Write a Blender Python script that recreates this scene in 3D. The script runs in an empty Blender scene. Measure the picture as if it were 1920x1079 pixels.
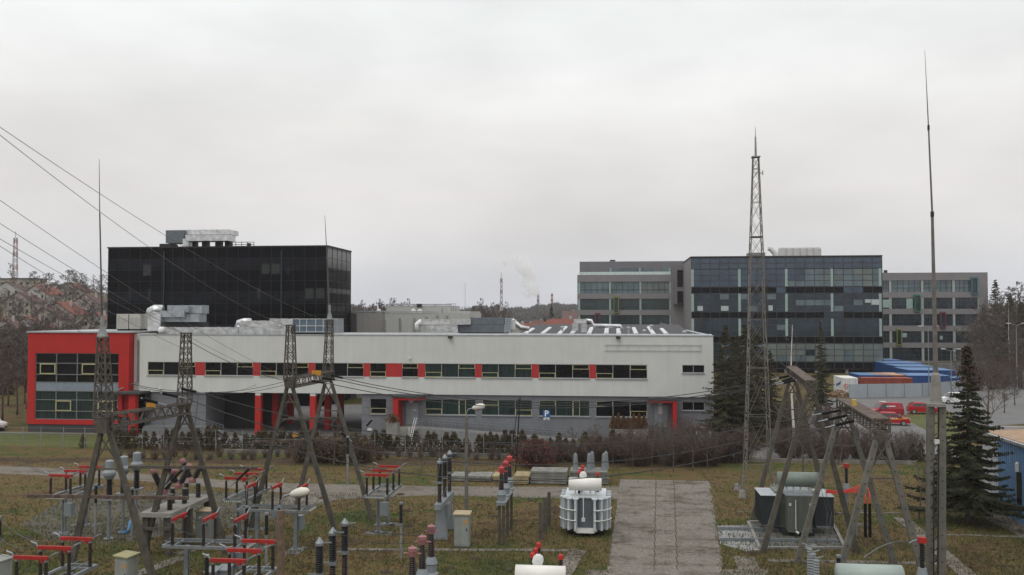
import bpy, math, random
import numpy as np
from mathutils import Vector, Matrix
random.seed(7)
RAD = math.radians
sc = bpy.context.scene
# ---------------------------------------------------------------- camera
HC, FPX = 13.0, 1700.0
PSI = math.atan(190/1700.0)          # buildings run obliquely to the view
THE = math.atan(50.5/1700.0)
cd = bpy.data.cameras.new('camera'); cam = bpy.data.objects.new('camera', cd)
sc.collection.objects.link(cam); sc.camera = cam
cam.location = (0, 0, HC)
cam.rotation_euler = (RAD(90)+THE, 0, PSI)
cd.sensor_width = 36.0; cd.lens = 36.0*FPX/1920.0
cd.clip_start = 0.5; cd.clip_end = 9000
# ---------------------------------------------------------------- sky, sun, exposure
SUN_EL, SUN_ROT = RAD(62), RAD(205)
w = bpy.data.worlds.new('World'); sc.world = w; w.use_nodes = True
nt = w.node_tree; N = nt.nodes; L = nt.links
for n in list(N): N.remove(n)
out = N.new('ShaderNodeOutputWorld')
sky = N.new('ShaderNodeTexSky'); sky.sky_type = 'NISHITA'; sky.sun_disc = False
sky.sun_elevation = SUN_EL; sky.sun_rotation = SUN_ROT
bg1 = N.new('ShaderNodeBackground'); bg1.inputs[1].default_value = 0.06
L.new(sky.outputs[0], bg1.inputs[0])
tc = N.new('ShaderNodeTexCoord'); sep = N.new('ShaderNodeSeparateXYZ'); L.new(tc.outputs['Generated'], sep.inputs[0])
ramp = N.new('ShaderNodeValToRGB'); L.new(sep.outputs[2], ramp.inputs[0])
el = ramp.color_ramp.elements
el[0].position = 0.0; el[0].color = (.53, .55, .62, 1)
el[1].position = 1.0; el[1].color = (1.0, 1.0, 1.0, 1)
for p, c in ((.025, (.545, .565, .605)), (.06, (.61, .61, .622)), (.09, (.65, .635, .63)), (.13, (.69, .668, .655)), (.20, (.745, .735, .715)), (.30, (.765, .78, .775)), (.36, (.80, .815, .815)), (.55, (1.0, 1.0, 1.0))):
    e = ramp.color_ramp.elements.new(p); e.color = (*c, 1)
mp = N.new('ShaderNodeMapping'); mp.inputs['Scale'].default_value = (1.5, 1.5, 4.2); L.new(tc.outputs['Generated'], mp.inputs[0])
nz = N.new('ShaderNodeTexNoise'); nz.inputs['Scale'].default_value = 1.7; nz.inputs['Detail'].default_value = 5; nz.inputs['Roughness'].default_value = .5
L.new(mp.outputs[0], nz.inputs[0])
mr = N.new('ShaderNodeMapRange'); mr.inputs[1].default_value = .3; mr.inputs[2].default_value = .7; mr.inputs[3].default_value = .83; mr.inputs[4].default_value = 1.09
L.new(nz.outputs[0], mr.inputs[0])
mul = N.new('ShaderNodeVectorMath'); mul.operation = 'SCALE'; L.new(ramp.outputs[0], mul.inputs[0]); L.new(mr.outputs[0], mul.inputs['Scale'])
bg2 = N.new('ShaderNodeBackground'); bg2.inputs[1].default_value = 1.24; L.new(mul.outputs[0], bg2.inputs[0])
mx = N.new('ShaderNodeMixShader'); mx.inputs[0].default_value = .95
L.new(bg1.outputs[0], mx.inputs[1]); L.new(bg2.outputs[0], mx.inputs[2]); L.new(mx.outputs[0], out.inputs[0])
sd = bpy.data.lights.new('sun', 'SUN'); sd.energy = .9; sd.angle = RAD(35); sd.color = (1, .975, .94)
so = bpy.data.objects.new('sun', sd); sc.collection.objects.link(so)
_az = RAD(205)
sdir = Vector((math.sin(_az)*math.cos(SUN_EL), math.cos(_az)*math.cos(SUN_EL), math.sin(SUN_EL)))
so.rotation_euler = sdir.to_track_quat('Z', 'Y').to_euler()
sc.view_settings.view_transform = 'Standard'; sc.view_settings.look = 'None'
sc.view_settings.gamma = 1; sc.view_settings.exposure = 0.0; sc.view_settings.use_curve_mapping = False
try:
    sc.cycles.max_bounces = 6; sc.cycles.volume_bounces = 6; sc.cycles.transparent_max_bounces = 8
    sc.cycles.volume_max_steps = 64
except Exception: pass

# ---------------------------------------------------------------- projection helpers (pixel of the photo -> place in the world)
_F = Vector((-math.sin(PSI)*math.cos(THE), math.cos(PSI)*math.cos(THE), math.sin(THE)))
_R = Vector((math.cos(PSI), math.sin(PSI), 0)); _U = _R.cross(_F)
CAM = Vector((0, 0, HC))
def ray(px, py): return _F + _R*((px-960)/FPX) + _U*((539.5-py)/FPX)
def P(px, py, Y): d = ray(px, py); return CAM + d*(Y/d.y)
def PD(px, py, D):                     # at horizontal distance D along the view
    d = ray(px, py); h = d.x*-math.sin(PSI)+d.y*math.cos(PSI); return CAM + d*(D/h)
def G(px, py, z=0.0): d = ray(px, py); return CAM + d*((z-HC)/d.z)
def XA(px, Y): return P(px, 590, Y).x
def ZA(py, Y, px=960): return P(px, py, Y).z
def sst(a, b, v):
    t = min(1, max(0, (v-a)/(b-a))); return t*t*(3-2*t)
def h(X, Y):
    D = -X*math.sin(PSI)+Y*math.cos(PSI); u = X*math.cos(PSI)+Y*math.sin(PSI)
    if D < 60: return 0.0
    px = 960+FPX*u/D
    z = (1-sst(170, 330, px))*sst(165, 560, D)*26
    z += sst(600, 1400, D)*(20+3*math.sin(X/170.)+3*math.sin(X/73.+1))
    z += sst(1700, 1900, px)*sst(190, 330, D)*7
    return z
def GH(px, D):
    p = PD(px, 590, D); return Vector((p.x, p.y, h(p.x, p.y)))

# ---------------------------------------------------------------- mesh builder
COL = sc.collection
OFF = {}
class MB:
    def __init__(s): s.v = []; s.f = []
    def quad(s, a, b, c, d): i = len(s.v); s.v += [tuple(a), tuple(b), tuple(c), tuple(d)]; s.f.append((i, i+1, i+2, i+3)); return s
    def tri(s, a, b, c): i = len(s.v); s.v += [tuple(a), tuple(b), tuple(c)]; s.f.append((i, i+1, i+2)); return s
    def box(s, x0, x1, y0, y1, z0, z1):
        i = len(s.v)
        s.v += [(x0, y0, z0), (x1, y0, z0), (x1, y1, z0), (x0, y1, z0), (x0, y0, z1), (x1, y0, z1), (x1, y1, z1), (x0, y1, z1)]
        s.f += [tuple(i+k for k in q) for q in ((0, 3, 2, 1), (4, 5, 6, 7), (0, 1, 5, 4), (1, 2, 6, 5), (2, 3, 7, 6), (3, 0, 4, 7))]
        return s
    def hexa(s, p):                      # 8 points bottom ring then top ring
        i = len(s.v); s.v += [tuple(q) for q in p]
        s.f += [tuple(i+k for k in q) for q in ((0, 3, 2, 1), (4, 5, 6, 7), (0, 1, 5, 4), (1, 2, 6, 5), (2, 3, 7, 6), (3, 0, 4, 7))]
        return s
    def tube(s, pts, r, n=5, r1=None, cap=True, flat=1.0):
        pts = [Vector(p) for p in pts]; m = len(pts); i0 = len(s.v)
        for k, p in enumerate(pts):
            d = (pts[min(k+1, m-1)]-pts[max(k-1, 0)])
            if d.length < 1e-9: d = Vector((0, 0, 1))
            d.normalize()
            a = d.cross(Vector((0, 0, 1)))
            if a.length < 1e-3: a = Vector((1, 0, 0))
            a.normalize(); b = a.cross(d)
            rr = r if r1 is None else r+(r1-r)*k/(m-1)
            for j in range(n):
                t = 2*math.pi*(j+.5)/n; s.v.append(tuple(p+a*(rr*math.cos(t))+b*(rr*flat*math.sin(t))))
        for k in range(m-1):
            for j in range(n):
                a0 = i0+k*n+j; a1 = i0+k*n+(j+1) % n; s.f.append((a0, a1, a1+n, a0+n))
        if cap: s.f.append(tuple(i0+j for j in range(n))[::-1]); s.f.append(tuple(i0+(m-1)*n+j for j in range(n)))
        return s
    def bar(s, a, b, t): return s.tube((a, b), t*.707, 4)
    def lathe(s, prof, c=(0, 0, 0), n=12, axis=None):      # prof: (r, t) along axis from c
        c = Vector(c); ax = Vector(axis).normalized() if axis else Vector((0, 0, 1))
        a = ax.cross(Vector((0, 0, 1)))
        if a.length < 1e-3: a = Vector((1, 0, 0))
        a.normalize(); b = ax.cross(a); i0 = len(s.v)
        for r, t in prof:
            for j in range(n):
                q = 2*math.pi*j/n; s.v.append(tuple(c+ax*t+a*(r*math.cos(q))+b*(r*math.sin(q))))
        for k in range(len(prof)-1):
            for j in range(n):
                a0 = i0+k*n+j; a1 = i0+k*n+(j+1) % n; s.f.append((a0, a1, a1+n, a0+n))
        s.f.append(tuple(i0+j for j in range(n))[::-1]); s.f.append(tuple(i0+(len(prof)-1)*n+j for j in range(n)))
        return s
    def prism(s, pts, d):                 # planar polygon extruded by vector d
        n = len(pts); i = len(s.v); d = Vector(d)
        s.v += [tuple(p) for p in pts]+[tuple(Vector(p)+d) for p in pts]
        s.f.append(tuple(range(i, i+n))[::-1]); s.f.append(tuple(range(i+n, i+2*n)))
        for k in range(n): s.f.append((i+k, i+(k+1) % n, i+n+(k+1) % n, i+n+k))
        return s
    def build(s, name, m, parent=None, smooth=False, label=None):
        off = Vector(OFF.get(parent.name, (0, 0, 0))) if parent else Vector((0, 0, 0))
        me = bpy.data.meshes.new(name)
        vs = s.v if off.length == 0 else [(x-off.x, y-off.y, z-off.z) for x, y, z in s.v]
        me.from_pydata(vs, [], s.f); me.materials.append(m)
        if smooth: me.polygons.foreach_set('use_smooth', [True]*len(me.polygons))
        me.update()
        o = bpy.data.objects.new(name, me); COL.objects.link(o)
        if parent: o.parent = parent; OFF[o.name] = tuple(off)
        if label: o['label'] = label
        return o
def tag(o, label, cat, group=None, kind=None):
    if label: o['label'] = label
    if cat: o['category'] = cat
    if group: o['group'] = group
    if kind: o['kind'] = kind
    return o
def thing(name, label, cat, loc=(0, 0, 0), rz=0, group=None, world=False, kind=None):
    o = bpy.data.objects.new(name, None); COL.objects.link(o); o.location = loc; o.rotation_euler = (0, 0, rz)
    o.empty_display_size = .3
    if world: OFF[o.name] = tuple(loc)
    return tag(o, label, cat, group, kind)
def solo(name, mb, m, label, cat, loc=None, group=None, smooth=False, kind=None, rz=0):
    o = mb.build(name, m, None, smooth)
    if loc is not None: o.location = loc
    o.rotation_euler.z = rz
    return tag(o, label, cat, group, kind)
KIDS = {}
def kids(o): return [c for c in bpy.data.objects if c.parent == o]
def copy_tree(o, parent=None, _k=None):
    if _k is None:
        if o.name not in KIDS:
            def rec(x): return [(c, rec(c)) for c in kids(x)]
            KIDS[o.name] = rec(o)
        _k = KIDS[o.name]
    c = o.copy(); COL.objects.link(c); c.parent = parent
    for ch, kk in _k: copy_tree(ch, c, kk)
    return c
def place(o, loc, rz=0, label=None, sc_=None, group=None):
    o.location = loc; o.rotation_euler = (0, 0, rz)
    if label: o['label'] = label
    if group: o['group'] = group
    if sc_: o.scale = sc_ if isinstance(sc_, tuple) else (sc_,)*3
    return o

# ---------------------------------------------------------------- materials
MATS = {}
def M(name, col, rough=.75, metal=0.0, var=.12, scale=2.0, bump=0.0, spec=.4, col2=None, det=4, stretch=None, streak=0.0):
    if name in MATS: return MATS[name]
    m = bpy.data.materials.new(name); m.use_nodes = True; t = m.node_tree; b = t.nodes['Principled BSDF']
    b.inputs['Roughness'].default_value = rough; b.inputs['Metallic'].default_value = metal
    b.inputs['Specular IOR Level'].default_value = spec
    co = t.nodes.new('ShaderNodeTexCoord'); src = co.outputs['Object']
    if stretch:
        mpn = t.nodes.new('ShaderNodeMapping'); mpn.inputs['Scale'].default_value = stretch; t.links.new(src, mpn.inputs[0]); src = mpn.outputs[0]
    n = t.nodes.new('ShaderNodeTexNoise'); n.inputs['Scale'].default_value = scale; n.inputs['Detail'].default_value = det; n.inputs['Roughness'].default_value = .6
    t.links.new(src, n.inputs[0])
    mr_ = t.nodes.new('ShaderNodeMapRange'); mr_.inputs[1].default_value = .3; mr_.inputs[2].default_value = .7
    t.links.new(n.outputs[0], mr_.inputs[0])
    mixn = t.nodes.new('ShaderNodeMix'); mixn.data_type = 'RGBA'
    c1 = tuple(max(0, c*(1-var)) for c in col); c2 = tuple(min(1, c*(1+var)) for c in (col2 or col))
    if col2: c1 = col
    mixn.inputs[6].default_value = (*c1, 1); mixn.inputs[7].default_value = (*c2, 1)
    t.links.new(mr_.outputs[0], mixn.inputs[0]); res = mixn.outputs[2]
    if streak:
        mp2 = t.nodes.new('ShaderNodeMapping'); mp2.inputs['Scale'].default_value = (2.2, 2.2, .12); t.links.new(co.outputs['Object'], mp2.inputs[0])
        n2 = t.nodes.new('ShaderNodeTexNoise'); n2.inputs['Scale'].default_value = 1.0; n2.inputs['Detail'].default_value = 5; t.links.new(mp2.outputs[0], n2.inputs[0])
        m2 = t.nodes.new('ShaderNodeMapRange'); m2.inputs[1].default_value = .38; m2.inputs[2].default_value = .62; m2.inputs[3].default_value = 1-streak; m2.inputs[4].default_value = 1
        t.links.new(n2.outputs[0], m2.inputs[0])
        vm = t.nodes.new('ShaderNodeVectorMath'); vm.operation = 'SCALE'; t.links.new(res, vm.inputs[0]); t.links.new(m2.outputs[0], vm.inputs['Scale']); res = vm.outputs[0]
    t.links.new(res, b.inputs['Base Color'])
    if bump:
        bn = t.nodes.new('ShaderNodeBump'); bn.inputs['Strength'].default_value = bump; bn.inputs['Distance'].default_value = .05
        t.links.new(n.outputs[0], bn.inputs['Height']); t.links.new(bn.outputs[0], b.inputs['Normal'])
    MATS[name] = m; return m
white_wall = M('pale_render', (.56, .565, .54), .9, var=.05, scale=.5, streak=.04)
grey_wall = M('grey_cladding', (.17, .175, .19), .7, var=.08, scale=.6, streak=.06)
red_wall = M('red_render', (.40, .014, .012), .7, var=.07, scale=.7)
red_panel = M('red_panel', (.38, .022, .022), .6, var=.06)
dark_red = M('red_column_paint', (.38, .016, .012), .6, var=.08)
glass_dark = M('dark_window_glass', (.007, .008, .010), .08, var=.5, scale=.25, spec=.28)
glass_curtain = M('window_glass_with_curtain', (.022, .036, .034), .12, var=.6, scale=2.0, spec=.3, stretch=(6, 1, .15))
glass_black = M('black_curtain_glass', (.0025, .003, .0045), .1, var=.6, scale=.12, spec=.09)
glass_blue = M('blue_curtain_glass', (.052, .072, .105), .12, var=.3, scale=.2, spec=.45)
glass_pale = M('pale_green_glass', (.12, .16, .16), .15, var=.3, scale=.15, spec=.5)
glass_teal = M('teal_window_glass', (.03, .048, .048), .1, var=.7, scale=.12, spec=.4)
strip_pale = M('pale_glass_strip', (.28, .37, .34), .4, var=.15)
yellow_frame = M('yellow_window_frame', (.38, .355, .19), .6)
grey_frame = M('grey_window_frame', (.3, .31, .3), .5)
mullion = M('dark_mullion', (.03, .032, .035), .5)
mullion_b = M('black_mullion', (.008, .009, .011), .45)
flash_m = M('zinc_flashing', (.38, .40, .42), .45, .5, var=.15)
roof_dark = M('dark_roof_felt', (.055, .056, .06), .9, var=.2)
skylight_m = M('white_skylight', (.55, .57, .58), .4)
duct_silver = M('silver_duct_foil', (.6, .61, .61), .3, .8, var=.3, scale=1.6, bump=.9)
duct_steel = M('galvanised_duct', (.36, .39, .42), .45, .55, var=.2, scale=2)
unit_blue = M('blue_grey_unit', (.13, .15, .17), .5, .2, var=.15)
unit_glass = M('unit_panel', (.12, .165, .22), .3, .2)
unit_beige = M('beige_unit_casing', (.42, .41, .37), .6)
clad_grey = M('warm_grey_cladding', (.2, .19, .195), .75, var=.06, scale=.4)
clad_grey2 = M('warm_grey_cladding_dark', (.16, .155, .165), .75, var=.06, scale=.4)
concrete = M('weathered_concrete', (.085, .077, .062), .95, var=.3, scale=3, bump=.3, streak=.2)
concrete_pale = M('pale_concrete', (.23, .22, .2), .95, var=.22, scale=1.5, bump=.3)
concrete_mid = M('grey_post_concrete', (.145, .138, .118), .95, var=.2, scale=2, bump=.3, streak=.2)
steel_old = M('weathered_lattice_steel', (.095, .08, .067), .8, .1, var=.35, scale=5)
steel_rust = M('rusty_beam_steel', (.055, .033, .025), .9, .1, var=.5, scale=3, col2=(.10, .075, .06))
galv = M('galvanised_steel', (.22, .24, .25), .5, .45, var=.2, scale=3)
galv_dull = M('dull_galvanised_steel', (.25, .26, .255), .6, .35, var=.25, scale=3)
ins_brown = M('brown_porcelain', (.014, .007, .006), .4, var=.3, spec=.3)
ins_black = M('black_insulator', (.007, .007, .008), .45, var=.3, spec=.25)
ins_grey = M('grey_porcelain', (.2, .22, .23), .35, var=.15)
red_arm = M('red_arm_paint', (.33, .018, .014), .6, var=.2, scale=3)
pink_cap = M('faded_pink_cap', (.27, .12, .125), .5, var=.12)
grey_paint = M('grey_equipment_paint', (.21, .235, .25), .5, .1, var=.1)
white_paint = M('white_equipment_paint', (.62, .63, .61), .45, var=.06, streak=.12)
trafo_light = M('pale_blue_transformer_paint', (.5, .54, .56), .5, var=.08, streak=.12)
trafo_white = M('cream_conservator_paint', (.72, .7, .66), .45, var=.05)
trafo_green = M('grey_green_transformer_paint', (.18, .215, .19), .5, var=.08, streak=.15)
trafo_tank = M('dull_green_tank_paint', (.14, .155, .13), .55, var=.12, streak=.25)
trafo_dark = M('dark_radiator_paint', (.022, .028, .031), .45, var=.2)
dark_metal = M('dark_metal', (.02, .02, .02), .6)
cable_m = M('black_cable', (.035, .035, .036), .6)
cable_grey = M('grey_conductor', (.14, .14, .14), .5, .3)
orange_plate = M('orange_warning_plate', (.5, .24, .03), .6)
red_cable = M('orange_red_cable', (.62, .06, .05), .55)
wood_m = M('weathered_timber', (.3, .24, .14), .9, var=.3)
cab_m = M('pale_cabinet_paint', (.26, .275, .25), .7, var=.12, streak=.18)
cab_top = M('tan_cabinet_lid', (.36, .29, .19), .85, var=.15)
# ================================================================ ground
def ground_mat(name, base, stops, sc1=.05, sc2=.9, bump=.6, fine=6.0):
    m = bpy.data.materials.new(name); m.use_nodes = True; t = m.node_tree; b = t.nodes['Principled BSDF']
    b.inputs['Roughness'].default_value = .95; b.inputs['Specular IOR Level'].default_value = .15
    g = t.nodes.new('ShaderNodeNewGeometry')
    def noise(s, d=6, st=None):
        src = g.outputs['Position']
        if st:
            k = t.nodes.new('ShaderNodeMapping'); k.inputs['Scale'].default_value = st; t.links.new(src, k.inputs[0]); src = k.outputs[0]
        n = t.nodes.new('ShaderNodeTexNoise'); n.inputs['Scale'].default_value = s; n.inputs['Detail'].default_value = d; n.inputs['Roughness'].default_value = .65
        t.links.new(src, n.inputs[0]); return n
    a = noise(sc1, 5, (1, 1.6, 1)); c = noise(sc2, 8); f = noise(fine, 6)
    def rampn(src, st):
        r = t.nodes.new('ShaderNodeValToRGB'); e = r.color_ramp.elements
        e[0].position = st[0][0]; e[0].color = (*st[0][1], 1); e[1].position = st[-1][0]; e[1].color = (*st[-1][1], 1)
        for p_, c_ in st[1:-1]: q = e.new(p_); q.color = (*c_, 1)
        t.links.new(src, r.inputs[0]); return r
    add = t.nodes.new('ShaderNodeMath'); add.operation = 'MULTIPLY_ADD'; add.inputs[1].default_value = .62
    t.links.new(c.outputs[0], add.inputs[0])
    sub = t.nodes.new('ShaderNodeMath'); sub.operation = 'MULTIPLY_ADD'; sub.inputs[1].default_value = 1.0; sub.inputs[2].default_value = -.31
    t.links.new(a.outputs[0], sub.inputs[0]); t.links.new(sub.outputs[0], add.inputs[2])
    r1 = rampn(add.outputs[0], stops)
    mrn = t.nodes.new('ShaderNodeMapRange'); mrn.inputs[1].default_value = .3; mrn.inputs[2].default_value = .7; mrn.inputs[3].default_value = .62; mrn.inputs[4].default_value = 1.38
    t.links.new(f.outputs[0], mrn.inputs[0])
    v = t.nodes.new('ShaderNodeVectorMath'); v.operation = 'SCALE'; t.links.new(r1.outputs[0], v.inputs[0]); t.links.new(mrn.outputs[0], v.inputs['Scale'])
    t.links.new(v.outputs[0], b.inputs['Base Color'])
    bn = t.nodes.new('ShaderNodeBump'); bn.inputs['Strength'].default_value = bump; bn.inputs['Distance'].default_value = .12
    t.links.new(f.outputs[0], bn.inputs['Height']); t.links.new(bn.outputs[0], b.inputs['Normal'])
    return m
grass_g = ground_mat('winter_grass_ground', None, [(.24, (.036, .023, .015)), (.35, (.074, .047, .026)), (.43, (.115, .078, .034)), (.51, (.1, .076, .03)), (.58, (.07, .07, .021)), (.66, (.034, .058, .012)), (.76, (.085, .074, .05))], .09, .45)
lawn_g = ground_mat('lawn_ground', None, [(.3, (.12, .105, .045)), (.45, (.10, .105, .04)), (.6, (.075, .095, .03)), (.75, (.13, .12, .06))], .1, .8)
dirt_g = ground_mat('gravelly_dirt_ground', None, [(.3, (.07, .065, .057)), (.5, (.1, .092, .076)), (.62, (.085, .08, .045)), (.75, (.13, .125, .11))], .2, 1.2)
asph_g = ground_mat('asphalt_ground', None, [(.3, (.135, .135, .138)), (.5, (.155, .153, .153)), (.75, (.18, .175, .17))], .08, .6, .2, 10)
conc_g = ground_mat('concrete_path_ground', None, [(.3, (.085, .07, .055)), (.42, (.135, .12, .102)), (.6, (.175, .158, .138)), (.75, (.12, .1, .07))], .25, 1.2, .5, 5)
slab_g = ground_mat('concrete_slab_ground', None, [(.25, (.06, .048, .038)), (.37, (.11, .093, .077)), (.47, (.158, .139, .12)), (.6, (.19, .173, .154)), (.75, (.14, .115, .08))], .3, 1.2, .3, 5)
gravel_g = ground_mat('gravel_ground', None, [(.3, (.16, .16, .165)), (.5, (.3, .3, .3)), (.75, (.42, .42, .42))], .8, 5.0, .9, 14)
moss_g = ground_mat('mossy_joint_ground', None, [(.3, (.085, .065, .04)), (.5, (.075, .065, .03)), (.75, (.12, .095, .07))], .8, 3)
xs = sorted(set([0]+[s*v for v in list(range(10, 200, 10))+[220, 250, 290, 340, 400, 480, 580, 700, 850, 1050, 1300, 1600, 2000, 2600] for s in (1, -1)]))
ys = [-400, -200, -60, 0]+list(range(10, 260, 10))+list(range(260, 700, 20))+list(range(700, 1500, 50))+[1600, 1800, 2100, 2600]
mb = MB()
for y in ys:
    for x in xs: mb.v.append((x, y, h(x, y)))
nx = len(xs)
for j in range(len(ys)-1):
    for i in range(nx-1): a = j*nx+i; mb.f.append((a, a+1, a+1+nx, a+nx))
solo('ground', mb, grass_g, None, None, kind='structure', smooth=True)
def sheet(name, pts, m, z=.006, th=None):
    mb = MB(); n = len(pts)
    pw = [G(px, py, z) for px, py in pts]
    if th:
        mb.prism([Vector((p.x, p.y, 0.001)) for p in pw], (0, 0, th))
    else:
        mb.v += [tuple(p) for p in pw]; mb.f.append(tuple(range(n)))
    o = mb.build(name, m); o['kind'] = 'structure'
    return o
# asphalt round the office and the car park (big world polygons)
yf = 95.0
def W(px, Y): return (XA(px, Y), Y)
def wsheet(name, pts, m, z): 
    mb = MB(); mb.v += [(x, y, z) for x, y in pts]; mb.f.append(tuple(range(len(pts)))); o = mb.build(name, m); o['kind'] = 'structure'; return o
wsheet('road', [(-90, 86.5), (31, 84.5), (45, 88), (45, 94), (-90, 94.2)], asph_g, .006)
wsheet('courtyard', [(-44, 94.6), (-5, 94.6), (-5, 128), (-60, 128), (-60, 104)], asph_g, .010)
sheet('car_park', [(1535, 748), (1700, 746), (1760, 748), (1925, 738), (1985, 790), (1850, 800), (1800, 785), (1760, 760), (1690, 780), (1745, 812), (1765, 838), (1560, 842), (1500, 830), (1525, 770)], asph_g, .014)
sheet('back_road', [(1690, 716), (1810, 690), (1925, 688), (2000, 710), (2000, 745), (1925, 739), (1758, 749), (1700, 747)], asph_g, .010)
sheet('lawn', [(0, 812), (250, 816), (250, 842), (0, 836)], lawn_g, .016)
sheet('lawn', [(690, 815), (1090, 826), (1330, 832), (1330, 836), (1080, 831), (690, 822)], lawn_g, .016)
sheet('lawn', [(1690, 782), (1745, 776), (1800, 790), (1790, 838), (1765, 836), (1745, 812)], lawn_g, .02)
sheet('lawn', [(1340, 795), (1520, 800), (1500, 835), (1330, 832)], lawn_g, .02)
sheet('path', [(-40, 872), (60, 876), (200, 884), (330, 894), (480, 905), (620, 908), (800, 912), (960, 913), (1165, 912), (1162, 936), (960, 933), (800, 929), (640, 936), (560, 950), (470, 948), (540, 925), (420, 915), (280, 903), (120, 893), (-40, 887)], conc_g, .006)
sheet('dirt_patch', [(120, 935), (300, 920), (500, 925), (640, 935), (560, 960), (470, 985), (330, 1000), (220, 1020), (100, 1015), (40, 985)], dirt_g, .003)
# concrete slab yard with joints: individual rows of road slabs
def edge(y): t = (y-901)/168.0; return 1163-24*t, 1329+26*t
rs = random.Random(3)
q0_, q1_ = G(1160, 901), G(1140, 1094); yy_ = []
ya_, yb_ = G(1245, 901).y, G(1245, 1094).y
n_ = 17; mb = MB(); xL0, xR0 = G(1163, 901).x, G(1329, 901).x
k = 0
for k in range(n_):
    y1_ = ya_+(yb_-ya_)*k/n_; y0_ = ya_+(yb_-ya_)*(k+1)/n_+.02
    ym = (y0_+y1_)/2; D_ = 22100
    # outline of the yard measured where each row lies
    py_ = 901+(1094-901)*0
    for _ in range(30):
        if G(1245, py_).y > ym: py_ += 6.5
    f_ = (ya_-ym)/(ya_-yb_); xl_ = xL0+(G(1136, 1094).x-xL0)*f_; xr_ = xR0+(G(1359, 1094).x-xR0)*f_
    w_ = xr_-xl_
    for f0, f1 in ((0, .40), (.41, .60), (.61, 1)):
        if rs.random() < .25 and f0 != .405: parts_ = [(f0, (f0+f1)/2-.002), ((f0+f1)/2+.002, f1)]
        else: parts_ = [(f0, f1)]
        for a_, b_ in parts_:
            j1 = rs.uniform(-.05, .05) if a_ == 0 else 0; j2 = rs.uniform(-.05, .05) if b_ == 1 else 0
            mb.box(xl_+w_*a_+j1, xl_+w_*b_+j2, y0_, y1_, -.05, .012+rs.uniform(0, .006))
o = mb.build('slab_yard', slab_g); o['kind'] = 'structure'
SLAB_EDGE = (xL0, xR0, ya_, yb_)
sheet('slab_joints', [(1161, 900), (1331, 900), (1362, 1098), (1134, 1098)], moss_g, .005)
sheet('path', [(1100, 1069), (1440, 1068), (1440, 1100), (1095, 1100)], slab_g, .022)
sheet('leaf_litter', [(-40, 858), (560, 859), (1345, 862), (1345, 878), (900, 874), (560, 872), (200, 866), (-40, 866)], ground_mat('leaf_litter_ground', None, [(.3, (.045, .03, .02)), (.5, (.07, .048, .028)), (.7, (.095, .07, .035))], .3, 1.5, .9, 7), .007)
def strip(p0, p1, wd, n, m=slab_g, z=.03, gap=.03, name='trench_cover', rng=rs):
    a = G(*p0); b = G(*p1); d = (b-a); Ln = d.length; d.normalize(); s_ = Vector((-d.y, d.x, 0)); mb = MB()
    for k in range(n):
        t0 = Ln*k/n; t1 = Ln*(k+1)/n-gap; j = rng.uniform(-.02, .02); zz = z+rng.uniform(0, .015)
        q = [a+d*t0+s_*(j-wd/2), a+d*t1+s_*(j-wd/2), a+d*t1+s_*(j+wd/2), a+d*t0+s_*(j+wd/2)]
        mb.prism([Vector((p.x, p.y, .001)) for p in q], (0, 0, zz))
    o = mb.build(name, m); o['kind'] = 'structure'; return o
strip((640, 1031), (1085, 1033), .45, 26)
strip((1085, 1033), (1040, 1100), .9, 6)
strip((1440, 1052), (1780, 1058), .5, 16)
strip((1395, 1045), (1420, 1100), 1.1, 4)
strip((1690, 972), (1850, 1110), .9, 12)
strip((1760, 1003), (1925, 1008), .35, 12)
strip((1385, 961), (1690, 963), .18, 18)
strip((1170, 945), (1160, 1000), .3, 6)
strip((330, 1040), (400, 1022), .7, 4)
strip((250, 1080), (345, 1045), .8, 5)
sheet('path', [(1835, 945), (1875, 955), (1925, 985), (1925, 1012), (1880, 990), (1850, 975)], conc_g, .012)
sheet('gravel_bed', [(1345, 986), (1440, 984), (1440, 1030), (1400, 1034), (1350, 1020)], gravel_g, .02)
# foundations under switchgear are made with the equipment
# retaining bank behind the hedge
mb = MB()
x0, x1 = XA(-60, 78), XA(1400, 78)
wy = 82.2
mb.box(XA(415, wy), 26, wy, wy+.25, 0, .32)
o = solo('garden_wall', mb, M('dull_kerb_concrete', (.2, .185, .16), .95, var=.3, scale=1.2, streak=.2), 'low pale concrete kerb wall running along the front of the hedge', 'low wall')
mb = MB(); mb.box(34, 70, 80, 80.25, 0, .4)
solo('garden_wall', mb, MATS['dull_kerb_concrete'], 'low concrete wall behind the beams at the right of the lattice tower', 'low wall')
# ================================================================ the long office building
YF = 95.0
def X(px): return XA(px, YF)
def Z(py): return ZA(py, YF, 900)
B = thing('office_building', 'long two-storey pale grey office block with red left end, red window panels and open passage', 'building', (X(700), YF, 0), world=True)
ZT = Z(630); ZW = Z(741); z1t, z1b = Z(682.5), Z(708.5); z0t, z0b = Z(750), Z(779.5)
xl, xr = X(263), X(1337)
D1 = 16
mb = MB()       # upper storey walls: front pieces leave true openings
FR = .35
ups = [(278, 367, 'lcr'), (385, 475, 'lcr'), (488.5, 579, 'lcr'), (591, 682, 'lcr'), (694, 724, 'l'), (754, 784, 'r'), (797, 891, 'lcr'), (903, 997, 'lcr'), (1010, 1105, 'lcr'), (1117, 1213, 'lcr')]
mb.box(xl, xr, YF, YF+FR, z1t, ZT)
mb.box(xl, xr, YF, YF+FR, ZW, z1b)
mb.box(xl, X(278), YF, YF+FR, z1b, z1t)
mb.box(X(1213), X(1279), YF, YF+FR, z1b, z1t)
mb.box(X(1320), xr, YF, YF+FR, z1b, z1t)
zs = Z(697)
mb.box(X(1279), X(1320), YF, YF+FR, z1b, zs)
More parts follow.
